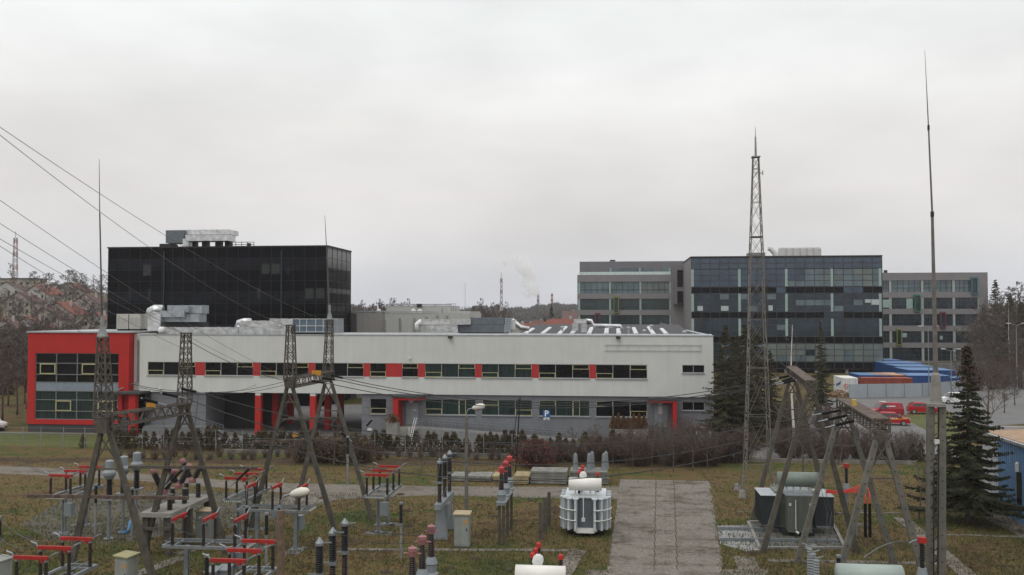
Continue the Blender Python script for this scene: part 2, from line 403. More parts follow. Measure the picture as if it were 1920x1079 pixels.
mb.box(xl, xr, YF+FR, YF+D1, ZW, ZW+.3)           # soffit slab
mb.box(xl, xl+FR, YF+FR, YF+D1, ZW+.3, ZT)
mb.box(xr-FR, xr, YF+FR, YF+D1, 0, ZT)
mb.box(xl+FR, X(960), YF+D1-FR, YF+D1, ZW+.3, ZT)
mb.build('wall', white_wall, B)
mb = MB().box(xl+FR, xr-FR, YF+1.5, YF+1.6, ZW+.3, ZT-.5); mb.build('inner_wall', M('dark_interior', (.03, .03, .03)), B)
# red panels between windows
for a, b in zip(ups[:-1], ups[1:]):
    MB().box(X(a[1]), X(b[0]), YF+.02, YF+FR, z1b, z1t).build('red_panel', red_panel, B)
def window(a, b, zb, zt, kinds, root, Yp=YF+.12, mat=glass_dark, fr=grey_frame, Xf=None, w_=.06, sill=True):
    Xf = Xf or X
    xa, xb = Xf(a), Xf(b); n = len(kinds)
    f = MB(); y = Yp
    f.box(xa, xb, y-.05, y+.05, zb, zb+w_); f.box(xa, xb, y-.05, y+.05, zt-w_, zt)
    ed = [xa+(xb-xa)*k/n for k in range(n+1)]
    for k, e in enumerate(ed):
        f.box(max(xa, e-w_/2), min(xb, e+w_/2), y-.05, y+.05, zb+w_, zt-w_)
    wo = f.build('window', fr, root)
    MB().box(xa, xb, y, y+.03, zb, zt).build('pane', mat, wo)
    for k, c in enumerate(kinds):
        yy = MB()
        p, q = ed[k]+.03, ed[k+1]-.03; H = zt-zb
        def ring(p, q, r, s, t=.06):
            yy.box(p, q, y-.075, y-.052, r, r+t); yy.box(p, q, y-.075, y-.052, s-t, s)
            yy.box(p, p+t, y-.075, y-.052, r+t, s-t); yy.box(q-t, q, y-.075, y-.052, r+t, s-t)
        if c == 'l': ring(p, q, zb+.02, zb+H*.38)
        if c == 'r': ring(p, q, zb+H*.64, zt-.02)
        if c == 'v': ring(p, p+(q-p)*.42, zb+.02, zt-.02)
        if c == 'f': ring(p, q, zb+.02, zt-.02)
        if yy.v: yy.build('sash', yellow_frame, wo)
    if sill: MB().box(xa-.05, xb+.05, y-.24, y-.06, zb-.07, zb-.002).build('sill', flash_m, wo)
    return wo
for i, (a, b, k) in enumerate(ups):
    window(a, b, z1b, z1t, k, B, mat=glass_curtain if i in (6, 7) else glass_dark)
window(1279, 1320, zs, z1t, 'cc', B); 
# ground storey
g0 = MB(); YG = YF+.25
def gwall(a, b, lo=0, hi=ZW): g0.box(X(a), X(b), YG, YG+.3, lo, hi)
lows = [(694, 724, 'l'), (797, 891, 'lcv'), (903, 997, 'rcl'), (1010, 1105, 'rcv'), (1117, 1213, 'rcl')]
gwall(283, 386); g0.box(X(386)-.3, X(386), YG+.3, YF+D1, 0, ZW); g0.build('base_wall', grey_wall, B); g0 = MB(); gwall(678, 694)
for i, (a, b, k) in enumerate(lows):
    gwall(a, b, 0, z0b); gwall(a, b, z0t, ZW)
    nxt = lows[i+1][0] if i+1 < len(lows) else 1279
    gwall(b, nxt)
zq = Z(766); gwall(1279, 1320, 0, zq); gwall(1279, 1320, z0t, ZW); gwall(1320, 1336)
g0.box(X(678), X(678)+.3, YG+.3, YF+D1, 0, ZW)      # passage side walls
MB().box(X(387), X(447), YF+5, YF+D1, 0, ZW-.01).build('passage_shade_block', M('dark_interior', (.03, .03, .03)), B)  # added solid dark block; its colour stands in for the passage shade
g0.build('base_wall', grey_wall, B)
jt = MB()
for zc in [ZW-.75*k for k in range(1, 6)]:
    for a, b in ((283, 386), (678, 694), (724, 742), (1213, 1216), (1268, 1279), (1320, 1336)): jt.box(X(a), X(b), YG-.012, YG-.002, zc-.012, zc+.012)
for px in (700, 732, 782, 895, 1000, 1110, 1215, 1272): jt.box(X(px)-.012, X(px)+.012, YG-.012, YG-.002, z0t+.02, ZW-.02)
jt.build('cladding_joints', M('joint_dark_grey', (.07, .072, .08)), B)  # plain dark grey joint lines
for i, (a, b, k) in enumerate(lows): window(a, b, z0b, z0t, k, B, Yp=YG+.12, mat=glass_dark if i in (0, 4) else glass_curtain)
window(1279, 1320, zq, z0t, 'cc', B, Yp=YG+.12)
# columns in the passage: three rows deep
for px in (484.5, 587):
    for k, dy in enumerate((0.35, 5.3, 10.2)):
        cx = X(px); MB().box(cx-.32, cx+.32, YF+dy-.32, YF+dy+.32, 0, ZW-.3).build('column', dark_red, B)
        MB().box(cx-.3, cx+.3, YF+dy-.3, YF+dy+.3, ZW-.3, ZW).build('column_head', white_wall, B)
# roof
mb = MB(); mb.box(xl+.35, xr-.35, YF+FR, YF+D1-FR, ZT-.5, ZT-.42)
xm = X(930)
rp = [(xm, YF+D1, ZT-.45), (xr-.35, YF+D1, ZT-.45), (xr-.35, YF+46, ZT+.72), (xm, YF+46, ZT+.72)]
mb.quad(*rp); mb.build('roof', roof_dark, B)
mb = MB(); mb.box(xm, xr, YF+D1, YF+46, 0, ZT-.6); mb.build('rear_wall', white_wall, B)
mb = MB()
for a, b, c, d in ((xl-.05, xr+.05, YF-.06, YF+.42), (xr-.42, xr+.05, YF+.42, YF+46)): mb.box(a, b, c, d, ZT+.002, ZT+.10)
mb.build('parapet_cap', flash_m, B)
mb = MB(); mb.box(X(640), X(1335), YF+.5, YF+.9, ZT-.3, ZT+.22); mb.build('roof_edge_strip', M('pale_roof_edge', (.6, .62, .62), .5), B)
# barrel skylights on the rear roof, each a part
def rz_(Y): return ZT-.45+1.17*(Y-YF-D1)/(46-D1)
for k in range(10):
    xx = xm+1.0+k*2.0+(k % 3)*.2
    mb = MB(); ya, yb = YF+D1+4+(k % 2), YF+D1+17+(k % 3)*2.5
    prof = [(-.3, 0.02), (-.25, .09), (-.13, .15), (0, .17), (.13, .15), (.25, .09), (.3, .02)]
    mb.prism([(xx+dx, ya, rz_(ya)+dz) for dx, dz in prof][::-1], (0, yb-ya, rz_(yb)-rz_(ya)))
    mb.build('skylight', skylight_m, B)
# vent stacks on the roof
for px, Y, hh in ((1178, 118, .6), (1208, 114, .45), (1221, 125, .5), (1054, 121, .5), (1283, 108, .5)):
    p = XA(px, Y); MB().lathe([(.16, 0), (.16, hh), (.28, hh+.02), (.28, hh+.15), (.05, hh+.28)], (p, Y, rz_(Y) if Y > 111 else ZT-.4), 8).build('roof_vent', duct_steel, B)
# red end block
xa, xb = X(60), X(248); YR = YF-.6; zr = Z(626)
r = MB(); zt1, zb1, zt0, zb0 = Z(666), Z(724), Z(740), Z(796.5)
wl, wr = X(74), X(229)
r.box(xa, xb, YR, YR+.5, zt1, zr); r.box(xa, wl, YR, YR+.5, Z(806), zt1); r.box(wr, xb, YR, YR+.5, Z(790), zt1)
r.box(wl, wr, YR, YR+.5, Z(806), zb0)
r.box(xa, xa+.4, YR+.5, YR+14, .25, zr); r.box(xb-.4, xb, YR+.5, YR+8, ZW, zr)
r.build('red_wall', red_wall, B)
MB().box(wl, wr, YR+.12, YR+.4, zb1, zt0).build('spandrel', M('blue_grey_spandrel', (.2, .24, .28), .5), B)
MB().box(xa+.45, xb-.45, YR+.55, YR+13, .1, zr-.3).build('block_core', grey_wall, B)
MB().box(xa+.1, xb-.1, YR+.1, YR+14, 0, Z(806)-.03).build('plinth', M('dark_plinth', (.05, .05, .052)), B)
MB().box(xa-.15, xb+.3, YR-.12, YR+14, zr+.002, zr+.16).build('roof_edge', flash_m, B)
def ribbon(zb, zt, n, lines, root, opens):
    ed = [wl+(wr-wl)*k/n for k in range(n+1)]; f = MB(); y = YR+.15
    for e in ed: f.box(max(wl, e-.05), min(wr, e+.05), y-.06, y+.02, zb, zt)
    for zz in lines: f.box(wl, wr, y-.055, y+.015, zz-.045, zz+.045)
    wo = f.build('window', M('dark_grey_frame', (.16, .165, .16)), root)
    MB().box(wl, wr, y+.03, y+.06, zb, zt).build('pane', glass_curtain if zb < 4 else glass_dark, wo)
    for a, b, c, d in opens:
        s_ = MB(); A, Bx, C, Dd = X(a), X(b), Z(d), Z(c); t = .12
        s_.box(A, Bx, y-.1, y-.057, C, C+t); s_.box(A, Bx, y-.1, y-.057, Dd-t, Dd); s_.box(A, A+t, y-.1, y-.057, C+t, Dd-t); s_.box(Bx-t, Bx, y-.1, y-.057, C+t, Dd-t)
        s_.build('sash', yellow_frame, wo)
ribbon(zb1, zt1, 4, [zb1+.03, zt1-.03, Z(686), Z(708)], B, [(82, 111, 686.5, 707.5), (160, 188, 686.5, 707.5)])
ribbon(zb0, zt0, 4, [zb0+.03, zt0-.03, Z(758), Z(780)], B, [(112, 141, 759, 780), (191, 219, 759, 780)])
# link between red block and pale block
MB().box(xb-.1, xl, YF+.5, YF+12, Z(740), zr-.1).build('link_wall', white_wall, B)
MB().box(xb-.1, X(283), YF+1.8, YF+2.1, 0, Z(740)).build('entrance_wall', grey_wall, B)
MB().tube([(xl-.4, YF+.3, Z(640)), (xl-.4, YF+.3, Z(722)), (X(231), YR-.3, Z(737)), (X(231), YR-.3, Z(772))], .08, 6).build('downpipe', galv_dull, B)
MB().box(X(231), X(283), YF-2.2, YF+1.7, Z(743), Z(739)).build('entrance_canopy', roof_dark, B)
MB().box(X(260), X(272.5), YF-1.9, YF-1.2, 0, Z(743)).build('entrance_pillar', red_wall, B)
MB().box(X(232), X(240), YF-1.0, YF+.4, Z(775), Z(743)).build('entrance_fin', red_wall, B)
MB().box(X(241), X(258), YF+1.7, YF+1.78, 0, Z(748)).build('entrance_glazing', glass_dark, B)
# framed doorways
def doorway(a, b, leg, dl, dr, root, zbase, clock):
    d = MB(); y0 = YF-1.7; zt = Z(744.5); zb = Z(749.5)
    d.box(X(a), X(b), y0, YG-.01, zb, zt)
    la, lb = leg; d.box(X(la), X(lb), y0, YG-.01, zbase, zb)
    o = d.build('door_surround', red_wall, root)
    MB().box(X(a)-.1, X(b)+.1, y0-.15, YG-.01, zt+.003, Z(740.5)).build('canopy_roof', roof_dark, o)
    dd = MB().box(X(dl), X(dr), YG-.06, YG-.005, zbase, Z(757.5)).build('door', M('pale_grey_door', (.26, .29, .31), .5), root)
    MB().box(X(dr)-.25, X(dr)-.12, YG-.11, YG-.062, zbase+1.05, zbase+1.12).build('handle', galv, dd)
    if clock == 2: MB().box(X((dl+dr)/2)-.3, X((dl+dr)/2)+.1, YG-.08, YG-.065, zbase+1.4, zbase+2.2).build('notice', white_paint, dd)
    else: MB().box(X(dr)-.55, X(dr)-.2, YG-.08, YG-.065, zbase+1.5, zbase+1.62).build('notice', white_paint, dd)
    MB().lathe([(.27, 0), (.27, .06), (.2, .1)], (X((dl+dr)/2-2), YG-.02, Z(753.5)), 14, axis=(0, -1, 0)).build('wall_lamp', M('white_lamp', (.6, .62, .62), .4), root)
doorway(744, 797, (744.5, 754), 761, 783.5, B, Z(799), 1)
doorway(1216, 1266, (1258.5, 1266), 1227, 1251.5, B, Z(798), 2)
# landings, ramp and stairs
mb = MB(); zl = Z(800)
mb.box(X(745), X(793), YF-2.4, YG-.01, 0, zl)
for k in range(5): mb.box(X(752), X(786), YF-2.4-.3*(k+1), YF-2.4-.3*k, 0, zl-.17*(k+1))
mb.build('stair', concrete_pale, B)
mb = MB(); zl2 = Z(799)
mb.box(X(1215), X(1270), YF-2.2, YG-.01, 0, zl2)
for k in range(4): mb.box(X(1222), X(1262), YF-2.2-.3*(k+1), YF-2.2-.3*k, 0, zl2-.2*(k+1))
mb.build('stair', M('dark_step', (.09, .09, .095)), B)
mb = MB(); xa2, xb2 = X(793), X(1083)
mb.prism([(xa2, YF-2.2, 0), (xb2, YF-2.2, 0), (xb2, YF-2.2, .12), (xa2, YF-2.2, zl)], (0, 2.0, 0)); mb.build('ramp', M('ramp_concrete', (.2, .2, .2)), B)
for yy in (YF-2.25, YF-.35):
    mb = MB()
    for k in range(15):
        t = k/14; x_ = xa2+(xb2-xa2)*t; z_ = zl+(.12-zl)*t; mb.tube([(x_, yy, z_-.05), (x_, yy, z_+1.0)], .025, 4)
    for dz in (1.0, .72): mb.tube([(xa2, yy, zl+dz), (xb2, yy, .12+dz)], .028, 4)
    mb.build('handrail', galv, B)
mb = MB()
for dx in (-.1, .1): mb.tube([(X(785)+dx, YF-4, 0), (X(789)+dx, YF-2.4, zl+1.1)], .03, 5)
mb.tube([(X(1260), YF-3.3, 0), (X(1260), YF-3.3, 1.9)], .05, 5)
mb.tube([(X(783), YF-3.9, 0), (X(783), YF-3.9, 1.5)], .045, 5)
mb.build('stair_rail', M('white_rail', (.6, .62, .62)), B)
# left ramp rail at the passage
mb = MB()
for k in range(7):
    x_ = X(390+k*7); z_ = .9-.13*k; mb.tube([(x_, YF-1.5, 0), (x_, YF-1.5, z_+1)], .025, 4)
for dz in (1.0, .7, .4): mb.tube([(X(390), YF-1.5, .9+dz), (X(432), YF-1.5, .12+dz)], .025, 4)
mb.build('handrail', galv, B)
mb = MB(); mb.prism([(X(283), YF-1.4, 0), (X(432), YF-1.4, 0), (X(432), YF-1.4, .05), (X(390), YF-1.4, .9), (X(283), YF-1.4, .9)], (0, 1.5, 0)); mb.build('side_ramp', M('grey_ramp', (.15, .155, .16)), B)
# wall ladder (cable rack) on the upper facade, lamps, camera domes
mb = MB()
for zz in (Z(646), Z(656.5)): mb.box(X(1134), X(1315), YF-.1, YF-.07, zz-.03, zz+.03)
for k in range(10): xx = X(1138+k*19.5); mb.box(xx-.015, xx+.015, YF-.1, YF-.07, Z(656), Z(646.5))
mb.build('wall_rack', M('faint_grey_rack', (.4, .4, .39), .6), B)
for px, py in ((845, 632.5), (1159, 632)): 
    mb = MB(); mb.box(X(px)-.22, X(px)+.22, YF-.45, YF-.01, Z(py)-.12, Z(py)+.1); mb.build('floodlight', dark_metal, B)
for px, py in ((769, 673), (303, 735)): MB().lathe([(.02, -.16), (.1, -.12), (.12, 0), (.07, .12), (.05, .14)], (X(px), YF-.15, Z(py)), 8).build('camera_dome', white_paint, B)
for px, py, wd in ((693, 809, .5), (286, 812, .35), (336, 815, .3), (382, 816, .3)):
    MB().box(X(px)-wd/2, X(px)+wd/2, YG-.03, YG-.013, Z(py)-.14, Z(py)+.14).build('wall_notice', white_paint, B)
# planters and their little conifers
def planter(px0, px1, Y, z, lab, nm='planter'):
    mb = MB(); a, b = XA(px0, Y), XA(px1, Y)
    mb.box(a, b, Y-.6, Y+.6, 0, z-.002); mb.box(a-.03, b+.03, Y-.63, Y-.5, z, z+.06); mb.box(a-.03, b+.03, Y+.5, Y+.63, z, z+.06)
    mb.box(a-.03, a+.1, Y-.5, Y+.5, z, z+.06); mb.box(b-.1, b+.03, Y-.5, Y+.5, z, z+.06)
    return solo(nm, mb, concrete_pale, lab, 'planter')
planter(1143, 1214, 91.5, 1.55, 'long raised concrete planter by the right doorway holding small conifers')
planter(728, 748, 90.5, 2.0, 'tall tapered concrete planter left of the left doorway with brown shrub')
# P sign
s = thing('parking_sign', 'blue square parking sign with white letter P above a small wheelchair plate', 'sign', G(1025, 826), world=True)
sy = G(1025, 826).y
def XS(px): return XA(px, sy)
def ZS(py): return ZA(py, sy, 1025)
MB().tube([(XS(1024.5), sy+.06, 0), (XS(1024.5), sy+.06, ZS(771))], .035, 6).build('post', galv, s)
bo = MB().box(XS(1018), XS(1031), sy-.02, sy+.02, ZS(782.3), ZS(770)).build('board', M('blue_sign', (.02, .1, .33), .4), s)
p2 = MB().box(XS(1019), XS(1030), sy-.02, sy+.02, ZS(788), ZS(783)).build('plate', white_paint, s)
def letter(txt, size, loc, m, parent, name='letter', rot=(RAD(90), 0, 0)):
    cu = bpy.data.curves.new(name, 'FONT'); cu.body = txt; cu.size = size; cu.extrude = .006; cu.align_x = 'CENTER'; cu.align_y = 'CENTER'
    cu.offset = size*.015; cu.materials.append(m); o = bpy.data.objects.new(name, cu); COL.objects.link(o)
    off = Vector(OFF.get(parent.name, (0, 0, 0))); bpy.context.view_layer.update()
    me = bpy.data.meshes.new_from_object(o.evaluated_get(bpy.context.evaluated_depsgraph_get())); bpy.data.objects.remove(o)
    me.materials.clear(); me.materials.append(m)
    o = bpy.data.objects.new(name, me); COL.objects.link(o); o.location = Vector(loc)-off; o.rotation_euler = rot; o.parent = parent; return o
white_letter = M('white_lettering', (.8, .8, .8), .5); red_letter = M('red_lettering', (.6, .03, .03), .5); blue_letter = M('blue_lettering', (.04, .08, .3), .5)
letter('P', .85, (XS(1024.5), sy-.03, ZS(776.3)), white_letter, bo)
mb = MB(); cx, cz = XS(1024.5), ZS(785.9)
ring = [(cx+.1*math.cos(t), sy-.025, cz+.1*math.sin(t)) for t in [math.pi*(.9+1.3*k/8) for k in range(9)]]
mb.tube(ring, .018, 4); mb.tube([(cx-.02, sy-.025, cz+.18), (cx-.02, sy-.025, cz+.02), (cx+.09, sy-.025, cz+.02), (cx+.13, sy-.025, cz-.1)], .02, 4)
mb.build('wheelchair_symbol', dark_metal, p2)
# ================================================================ rooftop plant on the long building
def ducts(name, label, parts, Yc, cat='ventilation unit', base=None):
    f0 = parts[0][1]; f0 = f0[0][0] if isinstance(f0, list) else f0
    t = thing(name, label, cat, (XA(f0, Yc), Yc, ZT-.4), world=True)
    for pn, *a in parts:
        m = a[-1]
        if pn.startswith('bend'):
            pts, r_ = a[0], a[1]
            MB().tube([(XA(px, Yc+dy), Yc+dy, ZA(py, Yc+dy, px)) for px, py, dy in pts], r_, 12).build('duct_bend', m, t, True)
        else:
            p0, p1, q0, q1, dy0, dy1 = a[:6]
            y0, y1 = Yc+dy0, Yc+dy1
            mb = MB(); x0_, x1_ = XA(p0, y0), XA(p1, y0); za, zb = ZA(q1, y0, (p0+p1)/2), ZA(q0, y0, (p0+p1)/2)
            mb.box(x0_, x1_, y0, y1, za, zb)
            # flanges
            n = max(1, int((x1_-x0_)/1.15))
            for k in range(n+1):
                xx = x0_+(x1_-x0_)*k/n; mb.box(xx-.025, xx+.025, y0-.03, y1+.03, za-.03, zb+.03)
            o = mb.build(pn, m, t)
            if pn == 'louvre_box':
                l = MB()
                for k in range(6): zz = za+(zb-za)*(k+.5)/6; l.box(x0_+.1, x1_-.1, y0-.06, y0-.032, zz-.03, zz+.03)
                l.build('louvre', galv, o)
    return t
ducts('ventilation_unit', 'large stepped galvanised ductwork with foil elbow above the left end of the pale roof', [
    ('duct', 314, 378, 573, 588, .6, 2.4, duct_steel), ('duct', 300, 373, 589, 604, .3, 2.2, duct_steel), ('duct', 322, 352, 575, 586, -.1, .55, duct_steel), ('duct', 298, 345, 583, 595, -.3, .25, duct_steel),
    ('duct', 277, 301, 589, 621, -.4, .8, duct_silver), ('bend', [(283, 592, .2), (284, 585, .2), (291, 581.5, .2), (304, 582, .2)], .62, duct_silver),
    ('leg', 282, 296, 621.5, 630, -.2, .6, dark_metal), ('stand', 308, 380, 605, 612, .6, 2.2, dark_metal)], 99)
ducts('ventilation_unit', 'low foil-wrapped duct run between the stepped ductwork and the panelled unit', [
    ('duct', 303, 446, 614, 626, 0, .9, duct_silver), ('bend', [(300, 620, -.1), (304, 620, -.1), (308, 620, -.1)], .42, M('white_duct_end', (.7, .7, .69), .4)),
    ('duct', 452, 508, 602, 613, .4, 2, duct_silver), ('duct', 446, 545, 613.5, 627, .1, 1.4, duct_silver), ('duct', 506, 549, 598, 613, .2, 2, duct_silver), ('bend', [(447, 614, .9), (449, 606, .9), (458, 603.5, .9), (470, 604, .9)], .42, duct_silver),
    ('stand', 460, 470, 627.3, 630, .2, .6, dark_metal), ('stand', 515, 535, 627.3, 630, .2, .6, dark_metal)], 97.5)
ducts('ventilation_unit', 'blue panelled air handling unit with pale frame behind the two slim lattice columns', [
    ('casing', 550, 622, 598.5, 624, 0, 2, unit_glass), ('louvre_box', 623, 634, 598, 624, 0, 2, duct_steel), ('skid', 545, 610, 624.3, 628, .1, 1.9, dark_metal)], 98)
mbf = MB(); yb_ = 97.9
tt = bpy.data.objects['ventilation_unit.002']
for px in (549, 562, 575, 592, 606, 621): mbf.box(XA(px, yb_)-.04, XA(px, yb_)+.04, yb_, yb_+.09, ZA(624, yb_), ZA(598.5, yb_))
for py in (598.8, 612, 623.6): mbf.box(XA(549, yb_), XA(622, yb_), yb_+.01, yb_+.08, ZA(py, yb_)-.04, ZA(py, yb_)+.04)
mbf.build('casing_frame', M('pale_unit_frame', (.5, .52, .5), .5), tt)
ducts('ventilation_unit', 'long foil duct and blue-grey unit on steel stands at the middle of the pale roof', [
    ('duct', 790, 882, 599, 609, 0, 1, duct_silver), ('duct', 800, 858, 611, 623, -.2, .8, duct_silver), ('bend', [(783, 622, .4), (783, 609, .4), (788, 605, .4), (796, 605, .4)], .36, MATS['white_duct_end']),
    ('casing', 858, 945, 609, 624, .4, 2.4, unit_blue), ('casing', 882, 946, 596, 608.6, .4, 2.4, unit_blue), ('louvre_box', 946, 958, 597, 624, .4, 2.2, duct_steel), ('skid', 862, 950, 624.4, 627.5, .6, 2, dark_metal)], 98.5)
ducts('ventilation_unit', 'short foil duct sloping down to the roof right of the blue-grey unit', [
    ('duct', 958, 966, 600, 618, 0, 1, duct_silver), ('bend', [(960, 600, .4), (967, 606, .4), (976, 614, .4), (992, 617, .4)], .25, duct_silver)], 99)
ducts('ventilation_unit', 'foil duct elbow alone on the dark rear roof with a long pipe running right', [
    ('duct', 1076, 1099, 598.5, 607, 0, .8, duct_silver), ('duct', 1073, 1083, 607.5, 621, 0, .8, duct_silver), ('duct', 1090, 1100, 607.5, 623, 0, .8, duct_silver), ('bend', [(1098, 601.5, 1), (1108, 602, 1), (1113, 611, 1), (1163, 612, 1), (1166, 620, 1)], .27, duct_silver)], 116)
for k, (a, b) in enumerate(((218, 241), (242, 264), (262, 273))):
    Yc = 99 if k < 2 else 101
    t = thing('air_conditioning_unit', ['leftmost beige air conditioning cabinet on the red block roof', 'second beige air conditioning cabinet on the red block roof, close beside the first', 'narrow beige air conditioning cabinet standing farther back behind the other two'][k], 'air conditioner', (XA(a, Yc), Yc, ZT-.3), world=True)
    x0_, x1_ = XA(a, Yc), XA(b, Yc); z0_ = ZA(617, Yc, a); z1_ = ZA(589, Yc, a)
    MB().box(x0_+.04, x1_-.04, Yc, Yc+1.0, z0_, z1_).build('casing', unit_beige, t)
    MB().box(x0_+.1, x1_-.1, Yc+.1, Yc+.9, z0_-.25, z0_).build('plinth', dark_metal, t)
    g_ = MB()
    for j in range(9): g_.box(x0_+.12, x1_-.12, Yc-.02, Yc-.003, z0_+.15+j*.13, z0_+.2+j*.13)
    g_.build('grille', M('beige_grille', (.32, .31, .28)), t)
# ================================================================ black glass block
def bld(name, label, Y, px): return thing(name, label, 'building', (XA(px, Y), Y, 0), world=True)
YB = 125
K = bld('black_office_building', 'tall black glass office block with silver rooftop ducts behind the pale building', YB, 400)
bx0, bx1 = XA(202, YB), XA(613, YB); bz = ZA(464, YB, 450); bd = 11.6
MB().box(bx0, bx1, YB, YB+bd, 0, bz).build('wall', glass_black, K)
mb = MB(); n = 20
for k in range(n+1): x_ = bx0+(bx1-bx0)*k/n; mb.box(x_-.035, x_+.035, YB-.05, YB-.003, 0, bz-.02)
zz = bz-1.6; zs_ = []
while zz > .5: zs_.append(zz); zz -= 1.62
for z_ in zs_: mb.box(bx0, bx1, YB-.045, YB-.004, z_-.03, z_+.03)
for k in range(6): y_ = YB+bd*k/5; mb.box(bx1+.003, bx1+.05, y_-.035, y_+.035, 0, bz-.02)
for z_ in zs_: mb.box(bx1+.004, bx1+.045, YB, YB+bd, z_-.03, z_+.03)
mb.build('mullions', mullion_b, K)
mb = MB().box(bx0-.15, bx1+.15, YB-.15, YB+bd+.1, bz, bz+.18); mb.build('roof_edge', dark_metal, K)
lit = M('blind_behind_black_glass', (.02, .024, .021), .25, var=.3)
for a, b, c, d in ((267, 282, 497, 517), (490, 504, 495, 514), (507, 524, 495, 514), (572, 588, 541, 560), (592, 608, 541, 560), (241, 245, 543, 562), (277, 281, 543, 562), (538, 542, 503, 514), (482, 488, 541, 560)):
    MB().box(XA(a, YB), XA(b, YB), YB-.02, YB-.001, ZA(d, YB, a), ZA(c, YB, a)).build('window', lit, K)
bandm = M('bluish_black_glass', (.005, .006, .010), .12, var=.8, scale=.5, spec=.16)
for (z0_, z1_) in ((bz-3.2, bz-1.7), (bz-7.9, bz-6.4), (bz-12.6, bz-11.1)):
    MB().box(bx0+.05, bx1-.05, YB-.012, YB-.0005, z0_, z1_).build('spandrel', bandm, K)
sidem = M('side_glass_pale_band', (.045, .042, .042), .15, var=.3, scale=.4)
MB().box(bx1+.0005, bx1+.012, YB+.1, YB+bd-.1, bz-3.0, bz-.3).build('side_glazing', sidem, K)
MB().box(bx1+.0005, bx1+.012, YB+.1, YB+bd-.1, bz-6.6, bz-5.9).build('side_glazing', sidem, K)
for px in (307.5, 528): MB().tube([(XA(px, YB), YB-.15, bz-.5), (XA(px, YB), YB-.15, 1)], .11, 6).build('downpipe', M('dark_pipe', (.03, .042, .046), .4, .3), K)
MB().box(XA(298, YB), XA(320, YB), YB-.1, YB+2, bz+.18, bz+.6).build('roof_hatch', dark_metal, K)
MB().box(XA(614, YB+bd)+.02, XA(640, YB+bd)+2.2, YB+bd+.5, YB+bd+.8, 0, ZA(588, YB+bd)).build('screen_wall', M('dark_grey_screen', (.07, .07, .072)), K)
t = thing('ventilation_unit', 'foil-wrapped duct ring with blue-grey end box on top of the black glass block', 'ventilation unit', (XA(360, YB+2), YB+2, bz+.2), world=True)
Yq = YB+2
def bxp(mb, p0, p1, q0, q1, Ya, Yb_): 
    zm = (p0+p1)/2; return mb.box(XA(p0, Ya), XA(p1, Ya), Ya, Yb_, ZA(q1, Ya, zm), ZA(q0, Ya, zm))
bxp(MB(), 309, 343, 432, 456, Yq, Yq+2.5).build('casing', unit_blue, t)
bxp(MB(), 343, 428, 431, 440, Yq+.6, Yq+4).build('duct', duct_silver, t)
bxp(MB(), 346, 426, 440.5, 452, Yq-.5, Yq+2.2).build('duct', duct_silver, t); bxp(MB(), 341, 352, 448, 465, Yq-.3, Yq+.9).build('duct_leg', duct_silver, t)
for p in (355, 377, 402, 420): bxp(MB(), p, p+10, 452, 464.5, Yq+1.5, Yq+2.5).build('stand', dark_metal, t)
mb = MB(); 
for p in (430, 441, 452, 463, 475): mb.tube([(XA(p, Yq), Yq, bz+.15), (XA(p, Yq), Yq, ZA(454, Yq, p))], .05, 4)
for q in (454.5, 459): mb.tube([(XA(428, Yq), Yq, ZA(q, Yq, 450)), (XA(475, Yq), Yq, ZA(q, Yq, 450))], .05, 4)
mb.tube([(XA(463, Yq), Yq+.5, bz+.15), (XA(463, Yq), Yq+.5, ZA(456, Yq, 463))], .3, 8)
mb.build('railing', dark_metal, t)
# ================================================================ low pale building behind
YL = 138
K = bld('low_pale_building', 'low stepped pale grey building with small roof vents right of the black block', YL, 760)
pw = M('pale_grey_plaster', (.4, .4, .38), .9, var=.05, streak=.06); pw2 = M('tan_grey_plaster', (.3, .285, .27), .9, var=.05, streak=.06)
def cb(p0, p1, q, Y0, Y1, m, nm='wall', z0=0): return MB().box(XA(p0, Y0), XA(p1, Y0), Y0, Y1, z0, ZA(q, Y0, (p0+p1)/2)).build(nm, m, K)
cb(560, 721, 586, YL, YL+14, pw2); cb(721.2, 880, 587, YL-.4, YL+12, pw); cb(724, 845, 573.5, YL+2.5, YL+11, pw); cb(845.4, 882, 584, YL+1, YL+11.5, pw)
for a, b, q, Y_ in ((558, 722, 585, YL-.1), (721, 820, 586, YL-.5), (723, 846, 572.5, YL+2.4)):
    z_ = ZA(q, Y_, (a+b)/2); MB().box(XA(a, Y_), XA(b, Y_), Y_, Y_+.5, z_, z_+.18).build('roof_edge', flash_m, K)
for px, q0, q1, Y_ in ((721.5, 600, 624, YL-.6), (750, 597, 622, YL-.6), (777, 597, 622, YL-.6), (829, 579, 596, YL+.8), (800, 594, 600, YL-.6), (820, 592, 598, YL-.6), (838, 592, 598, YL-.6), (854, 590, 598, YL+.8)):
    MB().tube([(XA(px, Y_), Y_, ZA(q1, Y_, px)), (XA(px, Y_), Y_, ZA(q0, Y_, px))], .12, 6).build('downpipe', galv_dull, K)
bxp(MB(), 781, 790, 570, 576, YL+2, YL+2.4).build('roof_vent', dark_metal, K)
for p in (775, 787, 710): MB().lathe([(.4, 0), (.4, .35), (.2, .6), (.05, .65)], (XA(p, YL+1), YL+1, ZA(587, YL+1, p)), 8).build('roof_vent', white_paint, K)
mb = MB()
for p in range(838, 858, 4): mb.tube([(XA(p, YL+3), YL+3, ZA(583, YL+3, p)), (XA(p, YL+3), YL+3, ZA(570, YL+3, p))], .03, 4)
mb.tube([(XA(838, YL+3), YL+3, ZA(570, YL+3, 840)), (XA(856, YL+3), YL+3, ZA(570, YL+3, 840))], .04, 4)
